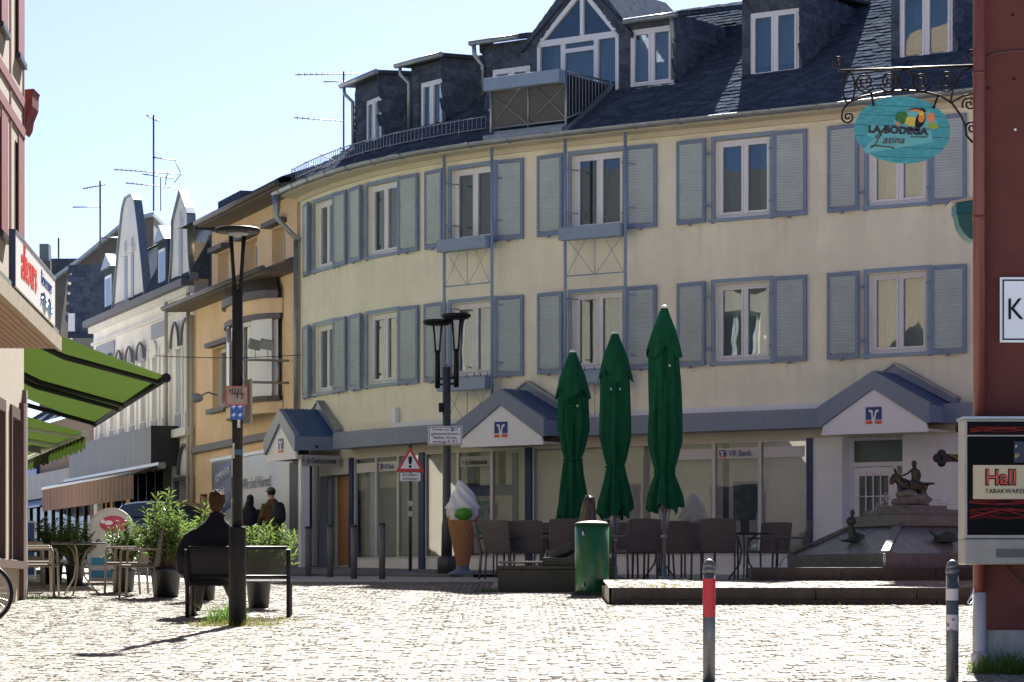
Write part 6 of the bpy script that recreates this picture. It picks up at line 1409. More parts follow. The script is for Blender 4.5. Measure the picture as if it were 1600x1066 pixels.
f = MB(); f.ellipsoid((-.88,0,.90), .13,.07,.03); f.build('saddle', BLACK, bi)
# ------------------------------------------------------------------ parked car in the street
cr = thing('parked_car', 'dark parked car half hidden behind the oleanders', 'car', G(262, 68), R(74))
PAINT = mat('dark_blue_car_paint', (.010,.016,.03), .2, spec=.7); MATS['dark_blue_car_paint'].node_tree.nodes['Principled BSDF'].inputs['Coat Weight'].default_value = .8
def car_sec(x):   # side profile: bottom, belt, roof, half width
    roof = np.interp(x, [-2.0,-1.75,-1.2,-.4,.5,1.05,1.9,2.1],[.80,1.0,1.40,1.48,1.44,1.02,.86,.62]); belt = np.interp(x, [-2.0,-1.7,.9,2.1],[.78,.92,.92,.60]); hw = np.interp(x, [-2.0,-1.7,1.6,2.1],[.70,.86,.86,.66]); return float(belt), float(max(roof, belt+.01)), float(hw)
def car_pt(x, a):
    b, r, h = car_sec(x); prof = [(h*.92,.20),(h,.42),(h,.62),(h*.97,b),(h*.80,b+(r-b)*.8),(h*.68,r-.02),(h*.3,r+.02),(0,r+.03)]
    prof = prof + [(-q, z) for q, z in prof[-2::-1]]; k = a*(len(prof)-1); i = min(int(k), len(prof)-2); t = k-i
    return (x, prof[i][0]*(1-t)+prof[i+1][0]*t, prof[i][1]*(1-t)+prof[i+1][1]*t)
f = MB(); f.grid(lambda a, b: car_pt(-2.1+4.2*a, b), 40, 28); f.box(-2.05,2.05,-.72,.72,.2,.3); f.box(-2.1,-2.0,-.62,.62,.25,.78); f.box(2.02,2.1,-.6,.6,.25,.58); f.build('body', PAINT, cr)
CG = mat('car_glass', (.03,.035,.04), .05, spec=.8)
for s in (0, 1):
    f = MB(); f.grid(lambda a, b: tuple(Vector(car_pt(-1.35+1.95*a, (.245+.05*0 + .105*b) if not s else 1-(.245+.105*b))) * 1.006), 14, 3); f.build('side_window', CG, cr)
f = MB(); f.grid(lambda a, b: tuple(Vector(car_pt(.56+.46*a, .36+.28*b)) + Vector((.012,0,.012))), 8, 8); f.build('windscreen', CG, cr)
f = MB(); f.grid(lambda a, b: tuple(Vector(car_pt(-1.72+.46*a, .36+.28*b)) + Vector((-.012,0,.012))), 8, 8); f.build('rear_window', CG, cr)
for x in (-1.3, 1.3):
    for s in (-1, 1):
        f = MB(); f.M = Matrix.Translation((x, s*.80, .31)) @ Matrix.Rotation(R(90), 4, 'X'); f.lathe([(.18,-.1),(.31,-.09),(.315,0),(.31,.09),(.18,.1)], 24); w_ = f.build('wheel', BLACK, cr)
        f = MB(); f.M = Matrix.Translation((x, s*.89, .31)) @ Matrix.Rotation(R(90), 4, 'X'); f.lathe([(.19,-.01),(.19,.01)], 18); f.build('rim', STEEL, w_)
for s in (-1, 1):
    f = MB(); f.ellipsoid((2.0,s*.55,.62), .1,.14,.06); f.build('headlight', mat('headlight', (.6,.62,.64), .15), cr); f = MB(); f.ellipsoid((-2.0,s*.6,.78), .06,.12,.08); f.build('tail_light', mat('tail_light', (.35,.01,.01), .2), cr); f = MB(); f.ellipsoid((.72,s*.95,.97), .07,.09,.06); f.build('mirror', PAINT, cr)
# ------------------------------------------------------------------ terrace, steps and fountain platform
def tz(Y): return float(np.interp(Y, [36.9, 39.6, 46, 52, 60], [1.536, 1.652, 1.668, 1.79, 1.95]))
STONE = mat('dark_basalt', (.055,.050,.044), .75, var=.3, vs=5, bump=.5, bs=40, dirt=.35)
STONEL = mat('light_basalt_slab', (.16,.15,.135), .7, var=.25, vs=8, bump=.4, bs=50)  # lighter basalt tone for the slab on the trough
f = MB(); Ys = [37.12, 38, 39, 39.6, 41, 43, 46, 49, 52]
for a, b in zip(Ys, Ys[1:]): f.quad((1.25,a,tz(a)-.012),(12,a,tz(a)-.012),(12,b,tz(b)-.012),(1.25,b,tz(b)-.012))
for a, b in ((42.4,46),(46,49),(49,52)): f.quad((-.2,a,tz(a)-.012),(1.25,a,tz(a)-.012),(1.25,b,tz(b)-.012),(-.2,b,tz(b)-.012))
f.quad((1.25,37.12,1.2),(1.25,46,1.2),(1.25,46,tz(46)-.012),(1.25,37.12,tz(37.12)-.012)); f.quad((-.2,42.4,1.2),(1.25,42.4,1.2),(1.25,42.4,tz(42.4)-.012),(-.2,42.4,tz(42.4)-.012)); f.quad((-.2,42.4,1.2),(-.2,52,1.2),(-.2,52,tz(52)-.012),(-.2,42.4,tz(42.4)-.012))
ter = tag(f.build('terrace', GROUT), kind='structure')
r = np.random.RandomState(8); L_ = []
for i in range(24):
    for j in range(58):
        x = 1.32 + j*.108 + (.05 if i % 2 else 0); y = 37.2 + i*.104
        if y > 39.5 and x > 3.2: continue
        L_.append((x + r.uniform(-.01,.01), y + r.uniform(-.01,.01), r.uniform(-.08,.08), r.uniform(.92,1.06)))
for i in range(30):
    for j in range(22): L_.append((1.32 + j*.108 + (.05 if i % 2 else 0), 39.7 + i*.104, r.uniform(-.08,.08), 1.0))
cobble_block(L_, lambda Y: tz(Y)-.012, 'cobblestones', ter, 5)
stp = tag(obj('stone_steps', None, None, None, (1.28, 37, 1.3)), kind='structure')
xs_ = [1.28, 2.6, 3.9, 5.2, 6.5, 7.8]
for a, b in zip(xs_, xs_[1:]):
    f = MB(); f.box(a+.004, b-.004, 36.98, 37.12, 1.2, 1.536); f.build('step_block', STONE, stp, rel=True, bevel=.008)
    f = MB(); f.box(a+.25, b+.242, 36.90, 36.975, 1.2, 1.372); f.build('kerb_block', STONE, stp, rel=True, bevel=.006)
for a, b in ((3.27,4.5),(4.5,5.8),(5.8,7.2),(7.2,8.6)):
    f = MB(); f.box(a+.003, b-.003, 39.4, 40.0, 1.5, 1.812); f.build('platform_block', STONE, stp, rel=True, bevel=.008)
f = MB(); f.box(3.75, 8.6, 40.002, 43.4, 1.5, 1.806); f.build('platform_top', STONE, stp, rel=True)
# ------------------------------------------------------------------ fountain
FC = Vector((5.72, 41.3, 1.806)); fa_ = math.atan2(-1.7, -.59)
fo = thing('fountain', 'wet dark stone fountain of stepped pyramid shape on the raised platform', 'fountain', FC)
WET = mat('wet_stone', (.145,.15,.148), .2, var=.3, vs=7, bump=.55, bs=26, spec=.7); DRY = mat('fountain_stone', (.125,.125,.115), .55, var=.3, vs=6, bump=.4, bs=40, dirt=.3)
def sq(hd, z, k=4): return [(hd*math.cos(fa_ + i*math.pi/2), hd*math.sin(fa_ + i*math.pi/2), z) for i in range(4)]
def frus(f, h0, z0, h1, z1, top=True):
    a, b = sq(h0, z0), sq(h1, z1)
    for i in range(4): j = (i+1) % 4; f.quad(a[i], a[j], b[j], b[i])
    if top: f.poly(b)
f = MB(); frus(f, 1.80, 0, 1.80, .205); f.build('rim', DRY, fo)
f = MB(); frus(f, 1.76, .206, .86, .60); f.build('sloping_basin', WET, fo)
for i in range(4):
    f = MB(); a, b = Vector(sq(1.79, .207)[i]), Vector(sq(.86, .61)[i]); d = Vector((-math.sin(fa_+i*math.pi/2), math.cos(fa_+i*math.pi/2), 0))*.055; up = Vector((0,0,.03)); f.prism([a-d, a+d, a+d+up, a-d+up], b-a); f.build('edge_rib', DRY, fo)
for h_, z0, z1 in ((.92,.60,.75), (.70,.752,.84), (.52,.842,.90)): f = MB(); frus(f, h_, z0, h_, z1); f.build('tier', DRY, fo, bevel=.012)
BRZ = mat('bronze', (.05,.045,.036), .38, metal=.75, var=.4, vs=14, bump=.5, bs=40); PAT = mat('patina_bronze', (.035,.06,.05), .5, metal=.4, var=.4, vs=16, bump=.6, bs=50)
f = MB(); rr = random.Random(5)
for i in range(26): a = rr.uniform(0, 6.28); f.ellipsoid((.22*math.cos(a)*rr.random()**.4, .16*math.sin(a), .95 + rr.uniform(0,.14)), rr.uniform(.06,.11), rr.uniform(.05,.1), .06, 8, 5)
f.box(-.24,.24,-.17,.17,.90,.98); skin(f, 'rock_base', DRY, fo, voxel=.02, smooth=2)
scu = thing('bronze_sculpture', 'bronze child riding a horned animal on top of the fountain', 'sculpture', FC + Vector((0,0,1.03)))
f = MB()
f.ellipsoid((.04,0,.14), .21,.10,.10); f.ellipsoid((-.10,0,.17), .10,.09,.10); f.tube([(-.12,0,.19),(-.20,0,.27),(-.23,0,.30)], [.075,.06,.05], 10)
f.tube([(-.22,0,.30),(-.27,-.02,.24),(-.285,-.03,.18)], [.055,.045,.032], 10)
for s in (-1, 1): f.tube([(-.21,s*.03,.33),(-.23,s*.07,.38),(-.24,s*.065,.425)], [.018,.014,.006], 6); f.tube([(-.2,s*.05,.30),(-.15,s*.10,.31)], [.02,.008], 6)
for x, s in ((-.14,-1),(-.10,1),(.17,-1),(.20,1)): f.tube([(x,s*.06,.12),(x-.03,s*.07,.04),(x,s*.07,-.06)], [.05,.03,.026], 8)
f.tube([(.24,0,.17),(.29,-.02,.20),(.32,-.03,.19)], [.02,.015,.02], 6); f.ellipsoid((.25,-.03,.19),.10,.07,.02)
loft(f, [(.06,-.01,.20,.06,.06),(.06,-.01,.30,.055,.05),(.055,-.01,.38,.065,.05),(.05,-.01,.42,.03,.03)], 12)
f.ellipsoid((.045,-.015,.475), .042,.045,.052); f.tube([(.01,-.05,.39),(-.06,-.07,.33),(-.13,-.05,.30)], [.02,.017,.016], 8); f.tube([(.10,-.05,.39),(.13,-.06,.30),(.11,-.06,.24)], [.02,.017,.015], 8)
for s in (-1, 1): f.tube([(.06,s*.05,.21),(-.02,s*.11,.16),(-.01,s*.12,.05)], [.034,.028,.02], 8)
skin(f, 'figure', BRZ, scu, voxel=.011, smooth=3)
def face_pt(i, t, s):   # a point on sloping face i: t across, s up
    a, b = sq(1.76,.206), sq(.86,.60); j = (i+1) % 4; lo = Vector(a[i]).lerp(Vector(a[j]), t); hi = Vector(b[i]).lerp(Vector(b[j]), t); return FC + lo.lerp(hi, s)
# face 3 runs from the left corner to the near corner, face 0 from near corner to the right
q = face_pt(3, .50, .42); b1 = thing('bronze_figure', 'small green bronze figure crouching on the left basin slope', 'sculpture', q)
f = MB(); f.ellipsoid((0,0,.03), .19,.10,.035); f.tube([(0,0,.05),(-.02,0,.13),(-.03,0,.22)], [.07,.055,.05], 10); f.ellipsoid((-.03,0,.30), .075,.06,.06); f.ellipsoid((-.01,0,.42), .036,.036,.05); f.tube([(-.02,0,.34),(-.012,0,.40)], .02, 6); f.tube([(.04,0,.12),(.13,-.02,.09),(.18,-.02,.05)], [.03,.025,.02], 8); skin(f, 'figure', PAT, b1, voxel=.012, smooth=2)
q = face_pt(0, .46, .40); b2 = thing('bronze_figure', 'flat green bronze turtle shape on the right basin slope', 'sculpture', q)
f = MB(); f.ellipsoid((0,0,.06), .17,.12,.07); f.ellipsoid((.05,0,.12), .10,.09,.05); f.tube([(-.12,-.02,.08),(-.20,-.03,.14),(-.24,-.03,.15)], [.03,.028,.02], 8); f.ellipsoid((-.02,-.11,.02), .19,.05,.025); f.tube([(-.05,-.08,.10),(.02,-.10,.16)], .02, 6); skin(f, 'figure', PAT, b2, voxel=.012, smooth=2)
def water_mat():
    m = bpy.data.materials.new('splashing_water'); m.use_nodes = True; b = m.node_tree.nodes['Principled BSDF']; b.inputs['Base Color'].default_value = (.9,.93,.95,1); b.inputs['Roughness'].default_value = .12; b.inputs['Transmission Weight'].default_value = .5; b.inputs['IOR'].default_value = 1.33; return m
WAT = water_mat()
f = MB(); rr = random.Random(12)
for cx, n in ((-.42, 130), (.40, 80)):
    for i in range(n):
        t = rr.random(); x = cx*(.75+.6*t) + rr.gauss(0,.03); z = .95 + .06*math.sin(t*3) - t*t*.2 + rr.gauss(0,.045); s = rr.uniform(.004,.010); f.ellipsoid((x, rr.gauss(-.1,.10), z), s, s, s*1.4, 5, 3)
tag(f.build('water_spray', WAT, fo), kind='stuff')
f = MB()
for i, (x0, d) in enumerate(((sq(1.8,.2)[3], Vector((-1,-.1,0))),)):
    p_ = Vector(x0); f.tube([p_ + d*t*.16 + Vector((0,0,-.21*t*t)) for t in [k/8 for k in range(9)]], [.014]*9, 6)
f.build('water_jet', WAT, fo); f = MB()
f.tube([Vector(sq(1.81,.2)[0]) + Vector((0,0,-.2*t)) + Vector((-.01,-.02,0)) for t in (0,.5,1)], .018, 6)
f.build('water_jet', WAT, fo)
# ------------------------------------------------------------------ stone trough and boulders with the green bin
TY = 41.3
tr = thing('stone_trough', 'long low dark stone trough in front of the terrace chairs', 'trough', G(840, TY))
xp = lambda px, Y=TY: (px-800)*Y/FPX
zp = lambda py, Y=TY: EYE + (920-py)*Y/FPX
f = MB(); f.box(xp(778), xp(960), TY, TY+.75, 1.3, zp(890)); f.build('body', STONE, tr, rel=True, bevel=.01)
f = MB(); f.box(xp(776), xp(960), TY-.03, TY+.78, zp(889.5), zp(884)); f.build('rim', STONE, tr, rel=True, bevel=.006)
f = MB(); f.box(xp(779), xp(848), TY, TY+.7, zp(880), zp(877)); f.build('slab', STONEL, tr, rel=True, bevel=.005)
f = MB(); f.box(xp(849), xp(958), TY+.05, TY+.7, zp(883.5), zp(871)); f.build('upper_block', STONE, tr, rel=True, bevel=.008)
def boulder(name, lab, px, py, Y, rx, ry, rz, tilt, seed, m):
    t = thing(name, lab, 'boulder', P(px, py, Y)); f = MB(); n_, m_ = 22, 14; rr = random.Random(seed); ph = [rr.uniform(0,6) for _ in range(6)]
    def fn(a, b):
        th, q = math.pi*b, 2*math.pi*a; k = 1 + .10*math.sin(3*q+ph[0])*math.sin(th) + .08*math.sin(5*th+ph[1]) + .05*math.sin(7*q+4*th+ph[2]); v = Vector((rx*k*math.sin(th)*math.cos(q), ry*k*math.sin(th)*math.sin(q), rz*k*math.cos(th))); v.rotate(Quaternion((0,1,0), tilt)); return tuple(v)
    f.grid(fn, n_, m_); f.build('stone', m, t); return t
boulder('boulder', 'low pointed dark boulder lying on the stone trough', 880, 862, TY+.35, .27, .16, .085, R(-24), 1, STONE)
boulder('water_stone', 'upright rounded wet stone rising behind the green bin', 917, 842, TY+.5, .15, .15, .60, R(4), 2, mat('wet_brown_stone', (.045,.028,.024), .22, var=.4, vs=9, bump=.5, bs=30, spec=.6))
bn = thing('waste_bin', 'green cylindrical litter bin with domed dark lid beside the trough', 'bin', G(925, 40.3))
BG = mat('green_enamel', (.012,.10,.035), .32, var=.08, vs=5, spec=.6)
f = MB(); f.lathe([(.235,.04),(.24,.05),(.24,.97)], 32); f.build('body', BG, bn)
f = MB(); f.lathe([(.243,.972),(.247,.985),(.24,1.0),(.20,1.02),(.19,1.015),(.15,1.03),(.02,1.04)], 32); f.build('lid', mat('bin_lid', (.012,.03,.018), .6, spec=.15), bn)
f = MB(); f.box(-.28,.22,-.24,.24,-.05,.04); f.build('foot_slab', STONE, bn)
for z in (.14,.86): f = MB(); f.box(-.145,-.125,-.245,-.18,z-.025,z+.025); f.box(-.145,-.105,-.24,-.18,z-.03,z-.02); f.build('hinge', STEEL, bn)
f = MB(); f.box(.17,.25,-.03,.03,1.0,1.04); f.build('latch', BLACK, bn)
# ------------------------------------------------------------------ ice cream cone
ic = thing('ice_cream_cone_figure', 'giant soft-ice cone figure with green scoop before the bank', 'figure', G(723, 50.2) + Vector((0,0,.04)))
def waffle():
    m = mat('waffle', (.40,.19,.075), .6, var=.15, vs=20); return m
f = MB(); n = 28; k = 22
f.lathe([(.095,.14),(.10,.16),(.255,.93),(.262,.96)], 36); f.build('cone', waffle(), ic)
f = MB()
for s in (-1, 1):
    for i in range(16):
        a0 = 2*math.pi*i/16; f.tube([((.10+.155*t+.002)*math.cos(a0+s*t*1.7), (.10+.155*t+.002)*math.sin(a0+s*t*1.7), .16+.77*t) for t in [j/9 for j in range(10)]], .0075, 4, caps=False)
tag(f.build('waffle_ribs', mat('waffle_rib', (.46,.23,.10), .6), ic), kind='stuff')
f = MB(); f.lathe([(.27,0),(.265,.03),(.20,.06),(.12,.10),(.10,.17)], 28); f.build('foot', mat('blue_grey_foot', (.12,.15,.21), .5, var=.2), ic)
f = MB(); nn, mm = 64, 40
def soft(a, b):
    r = .275*(1-b)**.75*(1 + .10*math.cos(6*(2*math.pi*a) + b*13)) + .012; q = 2*math.pi*a; dx = .05*b*b*math.sin(b*5); return (r*math.cos(q)+dx, r*math.sin(q), 1.16 + .49*b**.9)
f.grid(soft, nn, mm); f.lathe([(.22,.95),(.235,1.0),(.275,1.16)], 36, caps=False)
for i in range(7): a = i*.9-2.6; f.ellipsoid((.25*math.cos(a+.45), .25*math.sin(a+.45), 1.10), .04,.04,.10, 10, 6)
f.build('soft_ice', mat('ice_white', (.74,.74,.76), .35), ic)
for (x, y), c, nm in (((.02,-.235), (.06,.28,.01), 'green'), ((-.19,.02), (.55,.45,.02), 'yellow'), ((.20,.04), (.35,.02,.16), 'berry')):
    f = MB(); f.ellipsoid((x, y, 1.06), .16 if nm == 'green' else .095, .10, .11); o = f.build('scoop', mat(nm + '_scoop', c, .3), ic); o['label'] = nm + ' scoop'
# ------------------------------------------------------------------ parasols
def parasol(px, Y, y_top, y_bot, y_tie, lab, seed, zf=tz):
    s = FPX/Y; b = Vector(((px-800)*Y/FPX, Y, zf(Y))); t = thing('closed_parasol', lab, 'parasol', b, 0, 'closed green parasols on the terrace'); H = lambda y: EYE + (920-y)*Y/FPX - b.z
    r = random.Random(seed); ph = [r.uniform(0,6) for _ in range(4)]
    zt, zb_, zc = H(y_top), H(y_bot), H(y_tie); zf_ = zt - .62
    CL = MATS.get('parasol_green') or fabric_mat('parasol_green', (.008,.105,.048), .12, .85, var=.28)
    def prof(z):
        return float(np.interp(z, [zb_, zb_+.18, zc-.06, zc, zc+.1, zc+.5, zf_-.1, zf_+.3, zt], [.25,.235,.14,.115,.15,.225,.205,.15,.05]))
    f = MB()
    def lower(a, b_):
        z = zb_ + (zf_+.25-zb_)*b_; q = 2*math.pi*a; fold = 1 + .20*math.sin(7*q+ph[0]+1.6*b_+.7*math.sin(5*b_+ph[2])) + .10*math.sin(13*q+ph[1]-3*b_); zz = z + (.06*math.sin(4*q+ph[2]) + .04*math.sin(9*q))*max(0, 1-b_*4); return (prof(z)*fold*math.cos(q), prof(z)*fold*math.sin(q), zz)
    f.grid(lower, 72, 26); f.build('canopy', CL, t)
    f = MB()
    def upper(a, b_):
        q = 2*math.pi*a; z = zf_ + (zt-zf_)*b_; rr = float(np.interp(b_, [0,.12,.5,.92,1],[.262,.245,.165,.07,.05])); fold = 1 + (.14*math.sin(4*q+ph[3]) + .06*math.sin(9*q))*(1-b_); zz = z - (.09*(1+math.sin(4*q+ph[3]+.6)))*max(0,1-b_*2.5); return (rr*fold*math.cos(q), rr*fold*math.sin(q), zz)
    f.grid(upper, 64, 14); f.build('top_flounce', CL, t)
    f = MB(); f.lathe([(.06,zt-.01),(.055,zt+.02),(.02,zt+.04)], 12); f.build('cap', WHITEP, t)
    f = MB(); f.tube([(.17*math.cos(q)*.95, .17*math.sin(q)*.95, zc) for q in [2*math.pi*i/20 for i in range(20)]], .012, 5, closed=True); f.build('tie', CL, t)
    f = MB(); f.tube([(0,0,0),(0,0,zt)], .028, 10); f.lathe([(.05,zb_-.45),(.05,zb_-.40)], 10); f.build('pole', mat('parasol_pole', (.42,.42,.42), .4, metal=.4), t)
    f = MB()
    for k in range(6): q = k*1.047; f.tube([(.045*math.cos(q), .045*math.sin(q), zb_-.33), (.10*math.cos(q), .10*math.sin(q), zb_+.1)], .012, 5)
    f.build('ribs', mat('parasol_rib', (.45,.45,.45), .4, metal=.4), t)
    f = MB(); f.lathe([(.16,0),(.16,.03),(.04,.05),(.04,.2)], 14); f.build('foot', STEEL, t)
    for k in range(2): f = MB(); q = -1.9+k*.65; f.ellipsoid((.225*math.cos(q), .225*math.sin(q), zf_-.30), .016,.016,.022, 6, 4); f.build('clip', WHITEP, t)
parasol(895, 48.3, 550, 812, 718, 'leftmost and lowest of the three closed green parasols', 1)
parasol(961, 46.8, 521, 804, 730, 'middle of the three closed green parasols', 2)
parasol(1038, 45.0, 481, 796, 738, 'tallest closed green parasol, rightmost of the three', 3)
# ------------------------------------------------------------------ terrace chairs and tables
ch2 = make_chair(WICK, FRM, hb=.90)
G2 = 'wicker chairs on the terrace'
spots = [(826, 45.4, -10, 'terrace chair with its back to the trough, left of the boulder'), (794, 45.3, -40, 'terrace chair turned sideways just right of the cone figure'), (775, 46.4, -88, 'terrace chair facing right at the far left table'), (798, 47.8, 176, 'terrace chair behind the far left table, facing the trough'),
    (880, 44.2, 10, 'terrace chair with its back to the boulder under the left parasol'), (864, 47.8, 170, 'terrace chair behind the left parasol table'), (968, 47.4, 165, 'terrace chair right of the bin, turned to the camera'), (992, 44.2, 24, 'tall-looking terrace chair left of the tallest parasol pole'), (1020, 47.0, 60, 'terrace chair behind the tallest parasol pole'),
    (1064, 45.9, -20, 'terrace chair with its back to the camera right of the tallest parasol'), (1092, 47.6, 172, 'terrace chair between two turned chairs, facing the camera'), (1124, 44.0, -8, 'terrace chair with its back to the camera behind the red bollard'), (1200, 47.0, 150, 'terrace chair at the right table, turned to the camera'), (1232, 45.6, 78, 'terrace chair facing left at the fountain end')]
for px, Y, rot, lab in spots: place_chair(ch2, px, Y, rot, lab, G2, zf=tz)
table(850, 46.6, 'dark round table among the left terrace chairs', tz, .4); table(1030, 46.3, 'dark round table under the tallest parasol', tz, .4); table(1163, 45.9, 'dark round table with menu holder at the right end', tz, .42)
mh = thing('menu_holder', 'small dark menu holder standing on the right terrace table', 'menu holder', ((1164-800)*45.9/FPX, 45.9, tz(45.9)+.742))
f = MB(); f.box(-.07,.07,-.012,.012,.012,.20); f.build('card', mat('menu_card', (.03,.025,.02), .4), mh); f = MB(); f.box(-.05,.05,-.04,.04,0,.012); f.build('base', DARKM, mh)
# ------------------------------------------------------------------ wayside cross
wc = thing('wayside_cross', 'tall dark wayside cross with gilt figure behind the cigarette machine', 'cross', G(1506, 46.5) + Vector((0,0,.1)))
CRS = mat('cross_blue_black', (.012,.016,.025), .5, var=.2)
zc_ = EYE + (920-716)*46.5/4500 - (gz(46.5)+.1)
f = MB(); f.box(-.06,.06,-.06,.06,0,zc_+.45); f.box(-.35,.35,-.05,.05,zc_-.06,zc_+.06)
for x, z in ((-.36,zc_),(.36,zc_),(0,zc_+.48)):
    for dx, dz in ((0,.07),(0,-.07),(-.07,0),(.07,0)): f.ellipsoid((x+dx, 0, z+dz), .075,.055,.075, 10, 6)
f.build('cross', CRS, wc)
f = MB(); f.tube([(-.26,-.08,zc_+.06),(-.10,-.10,zc_-.02),(0,-.11,zc_-.03),(.10,-.10,zc_-.02),(.26,-.08,zc_+.06)], [.02,.028,.04,.028,.02], 8); loft(f, [(0,-.10,zc_-.62,.03,.03),(0,-.11,zc_-.35,.06,.045),(0,-.11,zc_-.18,.07,.05),(0,-.11,zc_-.02,.075,.045),(0,-.11,zc_+.02,.03,.03)], 12); f.ellipsoid((.01,-.13,zc_+.09), .045,.05,.06); skin(f, 'figure', mat('gilt', (.28,.17,.05), .4, metal=.6), wc, voxel=.012, smooth=2)
f = MB(); f.box(-.32,.32,-.26,.26,-.1,.38); f.box(-.22,.22,-.18,.18,.38,.62); f.build('pedestal', CRS, wc, bevel=.02)
# ------------------------------------------------------------------ red house corner, right
RWALL = mat('dark_red_render', (.115,.029,.022), .85, var=.16, vs=2.5, bump=.3, bs=50, dirt=.3)
RY = 23.6
rh = thing('red_house', 'dark red rendered house corner filling the right edge', 'building', (5, RY+1, gz(RY)))
c0 = Vector((3.86, RY, 0)); c1 = Vector((10, RY-.2, 0)); c2 = Vector((13.5, RY+11, 0)); c3 = Vector((6.9, RY+11, 0))
f = MB()
for a, b in ((c0,c1),(c1,c2),(c2,c3),(c3,c0)): f.quad(a+Vector((0,0,1.17)), b+Vector((0,0,1.17)), b+Vector((0,0,9.5)), a+Vector((0,0,9.5)))
f.poly([q + Vector((0,0,9.5)) for q in (c0,c1,c2,c3)]); f.build('wall', RWALL, rh, rel=True)
f = MB(); q = [Vector((3.84,RY-.03,0)), Vector((10,RY-.23,0)), Vector((13.5,RY+11,0)), Vector((6.88,RY+11,0))]
f.prism([p_ + Vector((0,0,.5)) for p_ in q], (0,0,.68)); f.build('plinth', mat('grey_plinth', (.32,.29,.27), .9, var=.2, vs=8, bump=.4, bs=30, stretch=(4,4,.6)), rh, rel=True)
px_ = lambda px, Y=RY: (px-800)*Y/FPX
pz_ = lambda py, Y=RY: EYE + (920-py)*Y/FPX
f = MB(); x = px_(1530, RY-.06); f.tube([(x, RY-.06, pz_(926)), (x, RY-.06, 9.6)], .052, 12)
for y in (120, 345): f.lathe([(.057, pz_(y)), (.057, pz_(y)+.03)], 12, (x, RY-.06, 0))
f.build('downpipe', mat('red_pipe', (.15,.035,.028), .45, var=.1), rh, rel=True)
f = MB(); f.tube([(x, RY-.06, .55), (x, RY-.06, pz_(926))], .056, 12); f.lathe([(.07, pz_(1040)), (.07, pz_(1022)), (.06, pz_(1018))], 14, (x, RY-.06, 0)); f.build('pipe_foot', mat('grey_pipe', (.42,.40,.40), .5, var=.1), rh, rel=True)
f = MB(); f.tube([(px_(1540), RY-.02, pz_(90)), (px_(1556), RY-.02, pz_(84)), (px_(1580), RY-.02, pz_(81)), (px_(1640), RY-.02, pz_(79))], .008, 5); f.build('cable', mat('cable_brown', (.10,.05,.04), .6), rh, rel=True); f = MB(); f.tube([(px_(1572), RY-.02, pz_(885)), (px_(1585), RY-.04, pz_(905)), (px_(1605), RY-.03, pz_(915))], .008, 5); f.build('cable', mat('cable_brown', (.10,.05,.04), .6), rh, rel=True)
f = MB(); f.tube([(px_(1524), RY-.03, pz_(905)), (px_(1518), RY-.10, pz_(925)), (px_(1508), RY-.12, pz_(942)), (px_(1513), RY-.1, pz_(944)), (px_(1522), RY-.05, pz_(936))], .006, 5); f.build('loose_cable', WHITEP, rh, rel=True)
for px, py in ((1582,24),(1584,124),(1586,203),(1544,138)):
    f = MB(); f.M = Matrix.Translation((px_(px), RY-.013, pz_(py))); f.ellipsoid((0,0,0), .012,.008,.012, 8, 5); f.build('wall_plug', BLACK if py != 203 else WHITEP, rh, rel=True)
# ---- cigarette machine
VY = 23.25; x0, x1 = px_(1507, VY), px_(1507, VY) + .80; z0, z1 = pz_(882, VY), pz_(655, VY); zd = pz_(842, VY)
vm = thing('cigarette_machine', 'wall-mounted cigarette machine with black and red front on the red wall', 'vending machine', (x0+.4, VY+.3, z0))
CASE = mat('machine_case', (.34,.31,.27), .45, metal=.3, var=.1)
f = MB(); f.box(x0, x1, VY, VY+.33, zd+.002, z1); f.build('case', CASE, vm, rel=True, bevel=.006)
f = MB(); f.box(x0-.002, x1, VY-.02, VY+.33, z0, zd); f.build('dispenser', mat('machine_metal', (.30,.27,.23), .5, metal=.3, var=.12), vm, rel=True, bevel=.012)
f = MB(); f.box(x0+.25, x0+.62, VY-.024, VY-.021, z0+.055, z0+.125); f.build('slot', mat('slot_dark', (.08,.08,.08), .4), vm, rel=True)
f = MB(); f.box(x0-.012, x1, VY-.03, VY+.34, z1, z1+.02); f.build('top_cover', STEEL, vm, rel=True)
INK = mat('black_print', (.004,.004,.005), .5, spec=.08)
f = MB(); f.box(x0+.022, x1-.02, VY-.006, VY-.002, zd+.03, z1-.14); f.build('lower_panel', INK, vm, rel=True)
f = MB(); f.box(x0+.022, x1-.02, VY-.006, VY-.002, z1-.128, z1-.02); f.build('upper_panel', INK, vm, rel=True)
SWR = mat('red_swirl', (.30,.012,.006), .4); SWD = mat('dark_red_swirl', (.10,.004,.003), .4)
rr = random.Random(3)
f = MB(); g_ = MB()
for zc0, zr, n in ((z1-.085,.025,9), (zd+.20,.05,14), (zd+.30,.03,8)):
    f = MB(); g_ = MB()
    for i in range(n):
        a, ph, am = rr.uniform(-.3,.3), rr.uniform(0,6), rr.uniform(.3,1)*zr; (f if i % 2 else g_).tube([(x0+.04+.72*t, VY-.0066, zc0 + am*math.sin(ph+t*5) + a*zr*(t-.5)*2) for t in [k/22 for k in range(23)]], rr.uniform(.0012,.003), 4, caps=False)
    for mb_, nm, m in ((f,'swirl',SWR),(g_,'swirl',SWD)): mb_.build(nm, m, vm, rel=True)
z = pz_(752, VY); f = MB(); f.box(px_(1520,VY), px_(1520,VY)+.55, VY-.012, VY-.0075, pz_(780,VY), pz_(727,VY)); f.build('brand_panel', mat('beige_panel', (.52,.42,.26), .4), vm, rel=True)
XT = lambda px, py, s, size, m, **k: text('lettering', s, size, m, vm, Matrix.Translation((px_(px,VY), VY-.0145, pz_(py,VY))) @ Matrix.Rotation(R(90), 4, 'X'), align='LEFT', **k)
